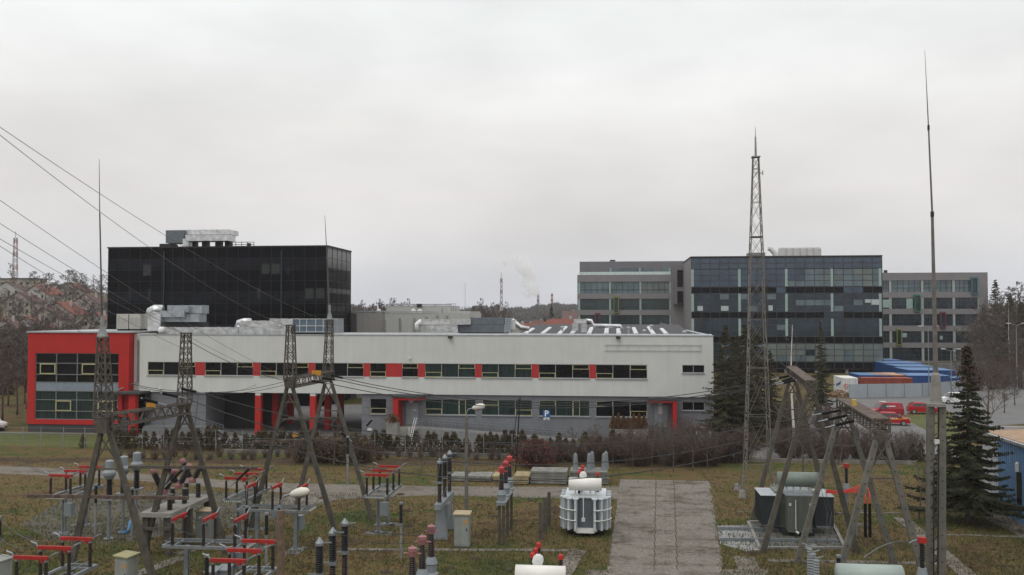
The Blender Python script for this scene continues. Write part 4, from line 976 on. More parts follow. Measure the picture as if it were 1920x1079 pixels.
# steam from the works
def plume():
    m = bpy.data.materials.new('steam'); m.use_nodes = True; t = m.node_tree
    for n in list(t.nodes): t.nodes.remove(n)
    o_ = t.nodes.new('ShaderNodeOutputMaterial'); v = t.nodes.new('ShaderNodeVolumePrincipled'); v.inputs['Color'].default_value = (1, 1, 1, 1); v.inputs['Anisotropy'].default_value = 0
    g = t.nodes.new('ShaderNodeNewGeometry'); n = t.nodes.new('ShaderNodeTexNoise'); n.inputs['Scale'].default_value = .06; n.inputs['Detail'].default_value = 4
    t.links.new(g.outputs['Position'], n.inputs[0])
    r = t.nodes.new('ShaderNodeMapRange'); r.inputs[1].default_value = .36; r.inputs[2].default_value = .6; r.inputs[3].default_value = .004; r.inputs[4].default_value = .11
    t.links.new(n.outputs[0], r.inputs[0]); t.links.new(r.outputs[0], v.inputs['Density']); t.links.new(v.outputs[0], o_.inputs['Volume'])
    D = 1130
    import bmesh
    bm = bmesh.new(); rr = random.Random(9)
    for px, q, rad in ((1004, 548, 7), (996, 541, 9), (990, 548, 8), (1000, 536, 7), (988, 530, 8), (993, 516, 10), (984, 503, 11), (975, 495, 11), (965, 490, 9), (956, 487, 7), (948, 492, 6)):
        c = PD(px, q, D+rr.uniform(-6, 6)); ret = bmesh.ops.create_icosphere(bm, subdivisions=2, radius=rad)
        for vv in ret['verts']: vv.co = vv.co*(1+rr.uniform(-.12, .12))+c
    me = bpy.data.meshes.new('steam_cloud'); bm.to_mesh(me); bm.free(); me.materials.append(m)
    o = bpy.data.objects.new('steam_cloud', me); COL.objects.link(o); tag(o, 'white steam cloud drifting up and left from the factory chimneys', 'steam', kind='stuff')
plume()
# ================================================================ vegetation
bark = M('grey_brown_bark', (.1, .075, .06), .95, var=.3, scale=3)
bark_p = M('purplish_bare_twigs', (.105, .086, .077), .95, var=.3, scale=.6)
bark_r = M('reddish_bare_twigs', (.095, .062, .05), .95, var=.3, scale=.8)
birch_b = M('birch_bark', (.5, .49, .46), .8, var=.35, scale=6, stretch=(1, 1, 4))
needle = M('dark_spruce_needles', (.022, .032, .016), .85, var=.5, scale=1.6, col2=(.05, .042, .02))
needle_b = M('spruce_needles', (.018, .03, .014), .85, var=.5, scale=1.2, col2=(.036, .036, .016))
thuja_m = M('dull_hedge_foliage', (.04, .042, .022), .9, var=.5, scale=1.5, col2=(.085, .06, .032))
thuja_r = M('bronze_conifer_foliage', (.13, .065, .025), .9, var=.3, scale=3)
olive_m = M('olive_shrub_foliage', (.055, .06, .02), .9, var=.5, scale=1.5, col2=(.08, .055, .03))
def fast(mb, nm, m, root): return mb.build(nm, m, root)
def bare_tree(name, label, cat, H, seed, spread=.5, levels=5, tw=.028, trunk_r=.16, up=.5, crown=bark_p, trunkm=bark, group=None, first=.28, nb=7, poplar=False):
    r = random.Random(seed); t = thing(name, label, cat, (0, 0, 0), group=group)
    T = MB(); Cn = MB()
    pts = [Vector((0, 0, -.3))]; d = Vector((r.uniform(-.05, .05), r.uniform(-.05, .05), 1))
    n = 9
    for k in range(n): d = (d+Vector((r.uniform(-.07, .07), r.uniform(-.07, .07), .05))).normalized(); pts.append(pts[-1]+d*H*.92/n)
    T.tube(pts, trunk_r, 6, trunk_r*.12)
    def br(p, d, L_, rad, lv):
        k = 3 if lv < 3 else 2; q = [p]
        for _ in range(k):
            d = (d+Vector((r.uniform(-.22, .22), r.uniform(-.22, .22), r.uniform(-.08, .2)*up))).normalized(); q.append(q[-1]+d*L_/k)
        Cn.tube(q, max(rad, tw*.5), 3, max(rad*.35, tw*.35), cap=False)
        if lv <= 0: return
        nn = r.randint(3, 4) if lv > 1 else r.randint(3, 5)
        for _ in range(nn):
            f = r.uniform(.3, 1.0); i = min(k-1, int(f*k)); s0 = q[i]+(q[i+1]-q[i])*(f*k-i)
            a = r.uniform(0, 6.283); side = Vector((math.cos(a), math.sin(a), r.uniform(-.1, .5)))
            br(s0, (d*.8+side*r.uniform(.5, .9)).normalized(), L_*r.uniform(.42, .68), rad*.5, lv-1)
    for k in range(nb*2):
        f = first+(1-first)*(k+.5)/(nb*2); i = min(n-1, int(f*n)); s0 = pts[i]+(pts[i+1]-pts[i])*(f*n-i)
        a = k*2.4+r.uniform(-.4, .4)
        lenf = (1-f)**.6 if not poplar else (1-abs(f-.5))*.6
        el_ = (.35+.9*f)*(1 if not poplar else 2.3)
        br(s0, Vector((math.cos(a), math.sin(a), el_)).normalized(), H*spread*max(.16, lenf)*r.uniform(.7, 1.1), trunk_r*.4*(1.1-f), levels-2)
    T.build('trunk', trunkm, t, True); Cn.build('crown', crown, t)
    return t
def spruce(name, label, H, R, seed, n_lay=26, mat=needle, lower=.08, group=None, cards=5, tiplen=.3, ex=.9, lv=(.5, 1.15)):
    r = random.Random(seed); t = thing(name, label, 'spruce', (0, 0, 0), group=group)
    MB().tube([(0, 0, -.2), (0.03*H/10, 0, H*.5), (0, 0, H*.97)], R*.055+.07, 7, .02).build('trunk', bark, t)
    mb = MB(); bb = MB()
    for k in range(n_lay):
        f = k/(n_lay-1); z = H*(lower+(1-lower-.02)*f**.95); rad = R*(1-f)**ex+.14; nbr = int(5+4*(1-f)+r.random()*2)
        for b in range(nbr):
            a = b*6.283/nbr+k*1.9+r.uniform(-.35, .35); L_ = rad*r.uniform(*lv); droop = .06+.2*(1-f)*r.uniform(.4, 1.2)
            pz = z+r.uniform(-.6, .6)*H/n_lay; curl = r.uniform(0, .12)
            dirv = Vector((math.cos(a), math.sin(a), 0)); sd_ = Vector((-dirv.y, dirv.x, 0))
            def ax(g): return Vector((0, 0, pz))+dirv*(L_*g)+Vector((0, 0, -L_*droop*math.sin(g*1.9)+L_*curl*g*g))
            m_ = max(3, int(L_/tiplen))
            bb.tube([ax(0), ax(.33), ax(.66), ax(1)], .02+.02*(1-f), 3, .006, cap=False)
            for j in range(m_):
                g = (j+.8)/m_; c = ax(g)
                wd = .10+.30*L_*(1.02-g)*.55*min(1, g*3)+.06
                for _ in range(cards):
                    s = r.choice((-1, 1)); ln = wd*r.uniform(.5, 1.3)
                    e = c+sd_*(s*ln)+dirv*(ln*r.uniform(.3, 1.0))+Vector((0, 0, -ln*r.uniform(.0, .55)))
                    u = Vector((r.uniform(-.6, .6), r.uniform(-.6, .6), 1)).normalized()*(.035+.045*r.random())*max(1, tiplen/.3)
                    mid = (c+e)/2+Vector((0, 0, r.uniform(-.04, .04)))
                    mb.quad(c, mid-u, e, mid+u)
    for k in range(40):
        zz = H*(.9+.1*k/40); a = k*2.4; l_ = .32*(1-k/44); mb.tri((0, 0, zz), (math.cos(a)*l_, math.sin(a)*l_, zz-.02), (math.cos(a+.3)*l_*.5, math.sin(a+.3)*l_*.5, zz+.1))
    cr = mb.build('crown', mat, t); bb.build('branches', bark, t)
    return t
def shrub(name, label, cat, H, R, seed, twigs=60, leaf=None, leafn=0, m=bark_r, group=None):
    r = random.Random(seed); t = thing(name, label, cat, (0, 0, 0), group=group); mb = MB()
    for _ in range(twigs):
        a = r.uniform(0, 6.283); q = r.random()**.6; base = Vector((math.cos(a)*R*.25*q, math.sin(a)*R*.25*q, 0)); tip = Vector((math.cos(a)*R*q*r.uniform(.6, 1.2), math.sin(a)*R*q*r.uniform(.6, 1.2), H*r.uniform(.55, 1.08)*(1-.3*q*q)))
        mid = (base+tip)/2+Vector((r.uniform(-.15, .15), r.uniform(-.15, .15), .1*H))
        mb.tube([base, mid, tip], .022, 3, .008, cap=False)
        for _ in range(6):
            f = r.uniform(.2, 1); s0 = mid+(tip-mid)*f if f > .5 else base+(mid-base)*(f*2); d = Vector((r.uniform(-1, 1), r.uniform(-1, 1), r.uniform(.1, 1.3))).normalized()*r.uniform(.2, .5)*H*.5
            mb.tube([s0, s0+d], .011, 3, .005, cap=False)
            d2 = Vector((r.uniform(-1, 1), r.uniform(-1, 1), r.uniform(.1, 1))).normalized()*.15*H; mb.tube([s0+d*.6, s0+d*.6+d2], .009, 3, .004, cap=False)
    mb.build('twigs', m, t)
    if leafn:
        lf = MB()
        for _ in range(leafn):
            a = r.uniform(0, 6.283); q = r.random()**.5; z = r.random(); rr_ = R*q*(.35+.75*math.sin(math.pi*min(1, z*.9+.1)))
            c = Vector((math.cos(a)*rr_, math.sin(a)*rr_, H*z)); s = .05+.07*r.random(); u = Vector((r.uniform(-1, 1), r.uniform(-1, 1), r.uniform(-1, 1))).normalized()*s; v = Vector((r.uniform(-1, 1), r.uniform(-1, 1), r.uniform(-1, 1))).normalized()*s
            lf.quad(c-u, c-v, c+u, c+v)
        lf.build('foliage', leaf, t)
    return t
def thuja(name, label, H, R, seed, n=500, mat=thuja_m, group=None, cat='conifer shrub'):
    r = random.Random(seed); t = thing(name, label, cat, (0, 0, 0), group=group); lf = MB(); ph = r.uniform(0, 6)
    MB().tube([(0, 0, 0), (r.uniform(-.04, .04), 0, H*.8)], .035, 5, .01).build('trunk', bark, t)
    for _ in range(n):
        z = r.random()**1.1; a = r.uniform(0, 6.283); env = R*(1-z)**.55*min(1, .55+z*4)*(1+.3*math.sin(a*3+ph+z*9)); q = env*r.uniform(.5, 1.05)
        c = Vector((math.cos(a)*q, math.sin(a)*q, H*(.04+z*.96))); s = .045+.06*r.random()
        up = Vector((math.cos(a)*.3+r.uniform(-.3, .3), math.sin(a)*.3+r.uniform(-.3, .3), 1)).normalized()*s*1.7; sd_ = Vector((r.uniform(-1, 1), r.uniform(-1, 1), 0)).normalized()*s*.7
        lf.quad(c-sd_, c-up*.4, c+sd_, c+up)
    lf.build('foliage', mat, t); return t
rv = random.Random(21)
# --- hedge of small conifers in a row
gl = 'row of small conifers along the garden wall'
protos = [thuja('hedge_conifer', 'small dull green conifer in the long row behind the low kerb wall', 1.7, .42, 40+k, 420, group=gl) for k in range(4)]
hx_ = []
px = 222
while px < 1215:
    hx_.append(px); px += rv.choice((11, 13, 14, 16, 19, 23)) if not (430 < px < 455) else 20
for i, px in enumerate(hx_):
    o = protos[i] if i < 4 else copy_tree(protos[i % 4])
    p = P(px, 700, 83.3+rv.uniform(-.3, .3)); s_ = rv.uniform(.7, 1.15); place(o, (p.x, p.y, 0), rv.uniform(0, 6), sc_=(s_*1.6, s_*1.5, s_*rv.uniform(1.0, 1.35)))
for px in (155,): 
    o = copy_tree(protos[1]); p = G(px, 841); place(o, (p.x, p.y, 0), 1, 'single small conifer alone on the grass in front of the red block', .8, 'lone plants')
for i, px in enumerate((1655, 1672, 1690, 1712, 1727, 1775, 1800)):
    o = copy_tree(protos[i % 4]); p = G(px, 866); place(o, (p.x, p.y, 0), i, 'dull green conifer bush behind the low wall at the right under the concrete beams', .95, 'bushes behind the right-hand wall')
o = thuja('bronze_conifer', 'pointed bronze conifer in the long planter by the right doorway', 1.45, .38, 60, 420, thuja_r, 'bronze conifers in the planter')
for i in range(7):
    q = o if i == 0 else copy_tree(o); x_ = XA(1149+i*9.6, 91.5); place(q, (x_, 91.5, 1.4), i*1.3, sc_=(1, 1, rv.uniform(.85, 1.2)))
o = shrub('planter_shrub', 'brown dead shrub growing in the tall planter left of the left doorway', 'shrub', .9, .8, 3, 50, thuja_r, 200); place(o, (XA(737, 90.5), 90.5, 1.95))
# --- bare shrubs and young trees between yard and office
sh = [shrub('bare_shrub', 'leafless reddish-brown shrub in the thicket in front of the hedge row', 'shrub', 2.4, 1.6, 70+k, 60, None, 0, bark_r if k % 2 else bark_p, 'thicket of bare shrubs') for k in range(4)]
cl = []
for px in list(range(225, 1110, 21)): cl.append((px, rv.choice((857, 859, 862)), rv.uniform(.3, .5)))
for px in list(range(560, 700, 22)): cl.append((px, 868, .9))
for px in list(range(990, 1100, 20)): cl.append((px, 866, .75))
for px in list(range(1105, 1345, 11)): cl.append((px, rv.choice((862, 868, 874)), rv.uniform(.65, 1.2)))
for px in list(range(1345, 1400, 16)): cl.append((px, 868, 1.2))
for px in list(range(1460, 1720, 16)): cl.append((px, rv.choice((850, 860, 868)), rv.uniform(.8, 1.3)))
for px in (1180, 1235, 1282, 1300, 1322): cl.append((px, 850, rv.uniform(.9, 1.25)))
for i, (px, py, s_) in enumerate(cl):
    o = sh[i] if i < 4 else copy_tree(sh[i % 4]); p = G(px+rv.uniform(-4, 4), py); place(o, (p.x, p.y, 0), rv.uniform(0, 6), sc_=(s_, s_, s_*rv.uniform(.85, 1.1)))
o = shrub('red_shrub', 'dense dark red leafless shrub behind the concrete slab stack', 'shrub', 2.3, 2.2, 91, 170, M('dark_red_leaf', (.1, .02, .015), .9), 900, bark_r); p = G(1003, 876); place(o, (p.x, p.y, 0))
o = shrub('olive_shrub', 'olive green and brown shrub between the two lattice columns of the beam', 'shrub', 2.6, 2.4, 92, 140, olive_m, 1500, bark_r); p = G(652, 868); place(o, (p.x, p.y, 0))
o = shrub('olive_shrub', 'olive brown bush left of the street lamp, spreading over the kerb wall', 'shrub', 2.2, 1.8, 93, 100, olive_m, 900, bark_r); p = G(590, 866); place(o, (p.x, p.y, 0))
young = bare_tree('young_tree', 'slender leafless young tree standing in the thicket of bare shrubs', 'tree', 4.4, 101, .4, 4, .02, .05, group='young trees in the thicket', crown=bark_r, nb=6)
yl = [(625, 876, 1.1), (790, 888, .8), (1075, 880, .9), (1115, 878, .95), (1222, 886, 1.0), (1185, 880, .9), (1262, 886, 1.1), (1300, 884, 1.15), (1328, 880, 1.1), (1150, 884, .8)]
for i, (px, py, s_) in enumerate(yl):
    o = young if i == 0 else copy_tree(young); p = G(px, py); place(o, (p.x, p.y, 0), i*1.1, sc_=s_)
# --- left hillside and left wood
gw = 'bare trees on the left hillside'
tA = bare_tree('bare_tree', 'brownish leafless tree in the wood on the slope left of the red block', 'tree', 12, 201, .42, 6, .05, .2, group=gw, nb=6)
tB = bare_tree('bare_tree', 'brownish leafless tree in the wood on the slope left of the red block', 'tree', 11, 202, .5, 6, .05, .18, group=gw, nb=6, crown=bark_p)
tC = bare_tree('bare_tree', 'brownish leafless tree in the wood on the slope left of the red block', 'tree', 13, 203, .38, 6, .05, .2, group=gw, nb=6)
tp = [tA, tB, tC]
slots = []
for k in range(52): slots.append((rv.uniform(-30, 205), rv.uniform(120, 225), rv.uniform(.65, 1.0)))
for k in range(32): slots.append((rv.uniform(-20, 205), rv.uniform(225, 420), rv.uniform(.7, 1.05)))
slots += [(-15, 105, .85), (8, 112, .9), (35, 118, .75), (52, 125, .7), (18, 130, .9), (-8, 120, 1)]
for i, (px, D, s_) in enumerate(slots):
    o = tp[i] if i < 3 else copy_tree(tp[i % 3]); g = GH(px, D); place(o, g, rv.uniform(0, 6), sc_=s_)
gp = 'tall bare trees against the sky at the left'
t1 = bare_tree('poplar', 'grey narrow leafless poplar in front of the radio mast', 'tree', 19, 210, .22, 6, .045, .25, group=gp, nb=9, poplar=True, first=.15)
place(t1, GH(28, 430), sc_=(1.2, 1.2, 1))
t2 = bare_tree('tall_bare_tree', 'tall sprawling leafless tree with dark ball-like clumps left of the lightning mast', 'tree', 18, 211, .4, 7, .038, .3, group=gp, nb=7); place(t2, GH(122, 380))
for px, D, s_, lab in ((62, 400, .9, 'tall pale leafless tree between the poplar and the clumped tree'), (82, 370, .95, 'forked tall leafless tree just left of the clumped tree'), (157, 420, .8, 'round-topped hazy leafless tree right of the clumped tree'), (185, 400, .85, 'leafless tree half hidden by the lightning mast'), (140, 460, .8, 'farthest faint leafless tree on the ridge left of the mast')):
    o = copy_tree(t2); place(o, GH(px, D), px*.37, lab, s_)
t3 = copy_tree(t1); place(t3, GH(172, 430), 2, 'second narrow poplar between the round tree and the lightning mast', .7)
o = bare_tree('birch', 'thin white-stemmed birch leaning in front of the hillside houses', 'tree', 16, 220, .3, 5, .04, .13, trunkm=birch_b, nb=7, crown=bark_p); place(o, GH(76, 175), 1)
# --- small wood beyond the low pale building
gb = 'bare trees beyond the low pale building'
for k, px in enumerate(list(range(664, 770, 9))+list(range(782, 835, 18))+list(range(885, 950, 8))):
    o = copy_tree(tp[k % 3]); D = rv.uniform(300, 360); g = GH(px, D); ztop = PD(px, rv.uniform(556, 566) if px < 780 else rv.uniform(563, 574), D).z
    s_ = (ztop-g.z)/12; place(o, g, k, 'leafless reddish tree in the line of trees beyond the low pale building', (s_*.62, s_*.62, s_), gb)
dk = M('ivy_clump', (.05, .03, .03), .95)
for px, q, lab in ((720, 556, 'dark tree thick with ivy clumps beyond the low pale building'), (734, 555, 'second dark clumped tree close right of the ivy tree')):
    D = 200; g = GH(px, D); zt_ = PD(px, q, D).z; H = zt_-g.z
    o = bare_tree('clumped_tree', lab, 'tree', H, px, .2, 4, .04, .16, nb=6, crown=bark); place(o, g)
    mb = MB(); rr = random.Random(px)
    for k in range(9):
        c = Vector((rr.uniform(-1.3, 1.3), rr.uniform(-.8, .8), H*rr.uniform(.45, .97)))
        for _ in range(50):
            d = Vector((rr.gauss(0, 1), rr.gauss(0, 1), rr.gauss(0, 1))).normalized()*rr.uniform(.2, .75); s = .13; u = Vector((rr.uniform(-s, s), rr.uniform(-s, s), rr.uniform(-s, s))); v = Vector((rr.uniform(-s, s), rr.uniform(-s, s), rr.uniform(-s, s)))
            mb.quad(c+d-u, c+d-v, c+d+u, c+d+v)
    mb.build('clumps', dk, o)
# distant wood as one mass
mb = MB(); rr = random.Random(4)
for k in range(36000):
    px = rr.uniform(870, 1110) if k % 2 else rr.uniform(560, 1100); D = rr.uniform(850, 1150)
    g = GH(px, D); H = (rr.uniform(7, 12)+2*math.sin(px*.05)+1.2*math.sin(px*.17)); zc = g.z+H*rr.random()**.6; s = rr.uniform(.5, 1.3); a = rr.uniform(0, 3.14)
    u = Vector((math.cos(a)*s, math.sin(a)*s, rr.uniform(-.5, .5)*s)); v = Vector((rr.uniform(-.4, .4)*s, rr.uniform(-.4, .4)*s, s*rr.uniform(.8, 1.7))); c = Vector((g.x, g.y, zc))
    mb.quad(c-u, c-v, c+u, c+v)
solo('distant_wood', mb, M('haze_grey_wood_foliage', (.085, .08, .078), .95, var=.4, scale=.02), 'hazy blue-grey leafless wood on the low ridge at the horizon', 'wood', kind='stuff')  # distance haze is mixed into this grey foliage colour
# --- spruces
sp = spruce('spruce', 'dark spruce in front of the grey terraced block beyond the pale roof', 8, 1.9, 301, 18, needle, .1, None, 3, .45)
D = 240; g = GH(1034, D); zt_ = PD(1034, 571, D).z; H = zt_; place(sp, g, 0, None, (H/8*.55, H/8*.55, H/8))
o = copy_tree(sp); place(o, GH(1022, 245), 2, 'smaller dark spruce close left of the spruce near the red roof', (1.0, 1.0, 1.55))
o = copy_tree(sp); place(o, GH(1049, 260), 2, 'small dark spruce close right of the spruce near the red roof', (.9, .9, 1.5))
s1 = spruce('spruce', 'tall dark spruce with spiky left side at the right corner of the pale building', 12.0, 3.1, 311, 30, needle, .1, None, 8, .24, 1.05, (.5, 1.2)); place(s1, G(1362, 842), 0)
s2 = spruce('spruce', 'dense dark spruce directly behind the lattice tower', 12.0, 3.0, 312, 30, needle, .08, None, 8, .24, .95, (.5, 1.15)); place(s2, G(1398, 838), 1)
s3 = copy_tree(s1); place(s3, G(1422, 826), 2.4, 'dark spruce just right of the lattice tower behind the birch', .98)
s4 = copy_tree(s2); place(s4, G(1378, 812), 4.1, 'shadowy spruce standing farthest back between the other two', .85)
s5 = copy_tree(s1); place(s5, G(1540, 770), 2, 'narrow brownish spruce in front of the glass tower beside the scrap heap', (.62, .62, 1.0))
for k, (px, py, s__) in enumerate(((1384, 826, .9), (1408, 815, .95), (1352, 806, .8))):
    o = copy_tree(s2 if k else s1); place(o, G(px, py), k*1.9+.5, ['dark spruce squeezed between the two front spruces at the pale corner', 'tall dark spruce right behind the lattice tower legs', 'smaller spruce half hidden at the left of the spruce group'][k], s__)
s6 = copy_tree(s2); place(s6, G(1445, 810), .7, 'dark spruce between the lattice tower and the birch', (.8, .8, .75))
big = spruce('spruce', 'large spruce with long horizontal boughs and brown tip standing in front of the blue hall', 10.9, 3.9, 321, 30, needle_b, .14, None, 11, .17, 1.35, (.45, 1.12)); pb = G(1818, 982); place(big, pb, .6)
top = MB(); rr = random.Random(8)
for k in range(900):
    z = 8.4+2.6*rr.random(); a = rr.uniform(0, 6.283); q = (11.2-z)*.3*rr.random()+.1; c = Vector((math.cos(a)*q, math.sin(a)*q, z)); s = .07; u = Vector((rr.uniform(-s, s), rr.uniform(-s, s), rr.uniform(-s, s))); v = Vector((rr.uniform(-s, s), rr.uniform(-s, s), rr.uniform(-s, s)))
    top.quad(c-u, c-v, c+u, c+v)
top.build('brown_tip', M('brown_needles', (.055, .03, .018), .9), big)
# --- birch and bare trees at the right
o = bare_tree('birch', 'slender white-barked birch right of the lattice tower with a thin leafless crown', 'tree', 13.6, 331, .2, 4, .016, trunk_r=.16, trunkm=birch_b, nb=9, crown=bark_p, first=.2); place(o, G(1490, 852), .4)
o = bare_tree('gnarled_tree', 'gnarled leafless tree with crooked branches behind the big spruce', 'tree', 8.4, 332, .6, 5, .025, .16, nb=6, up=.2, first=.3, crown=bark); place(o, G(1851, 842), .4)
o = bare_tree('gnarled_tree', 'low spreading leafless tree behind the dark transformer', 'tree', 4.6, 333, .6, 5, .02, .1, nb=6, up=.2, first=.25, crown=bark); place(o, G(1503, 898), .4)
o = bare_tree('gnarled_tree', 'small leafless tree between the two right-hand portal legs and the lightning mast', 'tree', 4.2, 334, .5, 4, .02, .07, nb=6, crown=bark); place(o, G(1722, 975), .4)
gr = 'bare trees at the far right'
rt = [(1848, 205, 1.35), (1862, 190, 1.25), (1880, 200, 1.45), (1898, 185, 1.3), (1915, 195, 1.5), (1930, 180, 1.4), (1840, 215, 1.1), (1872, 225, 1.4), (1905, 230, 1.6), (1855, 175, .8), (1895, 170, .8), (1918, 165, .9), (1825, 190, .75), (1945, 200, 1.6), (1888, 215, 1.5)]
for k, (px, D, s_) in enumerate(rt):
    o = copy_tree(tp[k % 3]); place(o, GH(px, D), k*1.3, 'brownish leafless tree in the dense wood at the far right', s_, gr)
for px, D, s_, lab in ((1893, 188, 1.45, 'dark green spruce high among the bare trees at the right edge'), (1867, 235, 1.7, 'small-topped spruce on the skyline right of the grey wing'), (1915, 178, 1.3, 'dark spruce cut by the right edge above the retaining wall')):
    o = copy_tree(s2); place(o, GH(px, D), px, lab, (s_, s_, s_))
for k, (px, D, s_) in enumerate(((1805, 178, .55), (1818, 150, .35), (1840, 165, .5), (1800, 200, .5), (1826, 230, .9), (1835, 205, .8), (1880, 120, .4), (1900, 130, .5))):
    o = copy_tree(tp[k % 3]); place(o, GH(px, D), k*1.3, 'small leafless tree scattered on the bank left of the wood at the far right', s_, 'small bare trees on the right bank')
o = bare_tree('birch', 'pale-stemmed birch standing in front of the wood at the far right', 'tree', 17, 340, .25, 4, .03, .12, trunkm=birch_b, nb=7, crown=bark_p); place(o, GH(1893, 172), .4)
# low dense scrub at the left
for k in range(20):
    o = copy_tree(sh[k % 4]); px = rv.uniform(-20, 205); g = GH(px, rv.uniform(118, 200)); s_ = rv.uniform(1.1, 2.0); place(o, g, k, 'leafless brown scrub bush at the foot of the left wood', s_, 'scrub at the foot of the left wood')
for k in range(26):
    o = copy_tree(sh[k % 4]); px = rv.uniform(1820, 1935); g = GH(px, rv.uniform(155, 215)); s_ = rv.uniform(1.4, 2.4); place(o, g, k, 'leafless brown scrub bush at the foot of the right wood', s_, 'scrub at the foot of the right wood')
for k in range(10):
    o = copy_tree(sh[k % 4]); g = G(rv.uniform(1440, 1560), rv.uniform(790, 835)); place(o, g, k, 'leafless bush under the spruces behind the lattice tower', rv.uniform(.9, 1.4), 'bushes under the spruces')
# --- grass tufts near the camera
mb = MB(); rr = random.Random(17)
def in_yard(px, py):
    e = edge(py); j = rr.uniform(-9, 4); return e[0]+j+4 < px < e[1]-j-4
def ontrack(px, py):
    if 869 < py < 952 and px < 1165:
        yc = np.interp(px, [-40, 60, 200, 330, 480, 620, 800, 960, 1165], [880, 884, 892, 901, 914, 917, 921, 923, 924]); return abs(py-yc) < rr.uniform(6.5, 11)
    return False
cnt = 0
while cnt < 40000:
    px = rr.uniform(-20, 1940); py = 850+(rr.random()**.75)*245
    if in_yard(px, py) or ontrack(px, py): continue
    p = G(px, py)
    if rr.random() < .55 and ((int(p.x*.45+math.sin(p.y*.8)*1.5) ^ int(p.y*.4)) % 3 == 0): continue
    for _ in range(2):
        a = rr.uniform(0, 6.283); hh = rr.uniform(.04, .13) if rr.random() < .8 else rr.uniform(.13, .24); ww = .02+.02*rr.random(); c = Vector((p.x+rr.uniform(-.1, .1), p.y+rr.uniform(-.1, .1), 0)); s = Vector((math.cos(a)*ww, math.sin(a)*ww, 0)); tip = c+Vector((rr.uniform(-.08, .08), rr.uniform(-.08, .08), hh))
        mb.tri(c-s, c+s, tip)
    cnt += 1
for k in range(2600):                      # weeds in the slab joints and along the slab edges
    f_ = rr.random(); ym = ya_+(yb_-ya_)*f_; xl_ = xL0+(G(1136, 1094).x-xL0)*f_; xr_ = xR0+(G(1359, 1094).x-xR0)*f_
    q_ = rr.choice((.405, .605, 0, 1, 1, 0))
    if q_ in (.405, .605) and math.sin(ym*1.3+q_*9)+rr.uniform(-.6, .6) < .2: continue
    x_ = xl_+(xr_-xl_)*q_+rr.gauss(0, .04 if 0 < q_ < 1 else .22); hh = rr.uniform(.03, .09); a = rr.uniform(0, 3.14); s = Vector((math.cos(a)*.03, math.sin(a)*.03, 0)); c = Vector((x_, ym, .005)); mb.tri(c-s, c+s, c+Vector((rr.uniform(-.05, .05), rr.uniform(-.05, .05), hh)))
gt = M('dry_grass_blades', (.1, .076, .033), .9, var=.3, scale=.35, col2=(.068, .085, .025))
solo('grass', mb, gt, 'short brown and green winter grass covering the switchyard', 'grass', kind='stuff')
mb = MB()
for k in range(90):
    px = rr.uniform(0, 1000) if k % 3 else rr.uniform(1360, 1920); py = rr.uniform(890, 1075)
    if in_yard(px, py) or ontrack(px, py): continue
    p = G(px, py); R_ = rr.uniform(.12, .3); n = 9; i0 = len(mb.v)
    for j in range(n): a = 6.283*j/n; mb.v.append((p.x+math.cos(a)*R_*rr.uniform(.8, 1.2)*1.3, p.y+math.sin(a)*R_*rr.uniform(.8, 1.2), 0))
    for j in range(n): a = 6.283*j/n; mb.v.append((p.x+math.cos(a)*R_*.55*rr.uniform(.8, 1.2), p.y+math.sin(a)*R_*.5, R_*.35*rr.uniform(.8, 1.2)))
    mb.v.append((p.x, p.y, R_*.5))
    for j in range(n): mb.f.append((i0+j, i0+(j+1) % n, i0+n+(j+1) % n, i0+n+j)); mb.f.append((i0+n+j, i0+n+(j+1) % n, i0+2*n))
solo('molehills', mb, M('dark_soil', (.045, .03, .02), .95, var=.3, scale=8), 'small dark earth mounds scattered over the switchyard grass', 'earth', kind='stuff')
# ================================================================ switchyard steelwork
def lattice(mb, p0, p1, w0, w1, n, r=.045, skew=0):
    p0, p1 = Vector(p0), Vector(p1); cs = [(-1, -1), (1, -1), (1, 1), (-1, 1)]
    def C(k): t = k/n; c = p0+(p1-p0)*t; w = (w0+(w1-w0)*t)/2; return [c+Vector((sx*w, sy*w, 0)) for sx, sy in cs]
    a, b = C(0), C(n)
    for i in range(4): mb.bar(a[i], b[i], r*1.35)
    for k in range(n):
        a, b = C(k), C(k+1)
        for i in range(4):
            j = (i+1) % 4; mb.bar(a[i], b[j], r*.6); mb.bar(a[j], b[i], r*.6)
            if k % 3 == 0: mb.bar(a[i], a[j], r)
def truss(mb, a, b, w, hh, n, r=.04):
    a, b = Vector(a), Vector(b); d = b-a; s = Vector((-d.y, d.x, 0)).normalized()*w/2; u = Vector((0, 0, hh/2))
    def Q(t): c = a+d*t; return [c-s-u, c+s-u, c+s+u, c-s+u]
    A, B_ = Q(0), Q(1)
    for i in range(4): mb.bar(A[i], B_[i], r*2.2)
    for k in range(n):
        p, q, m_ = Q(k/n), Q((k+1)/n), Q((k+.5)/n)
        mb.bar(p[0], m_[3], r); mb.bar(m_[3], q[0], r); mb.bar(p[1], m_[2], r); mb.bar(m_[2], q[1], r); mb.bar(p[3], m_[2], r); mb.bar(m_[2], q[3], r); mb.bar(p[0], m_[1], r); mb.bar(m_[1], q[0], r)
    for q in (A, B_):
        for i in range(4): mb.bar(q[i], q[(i+1) % 4], r*2)
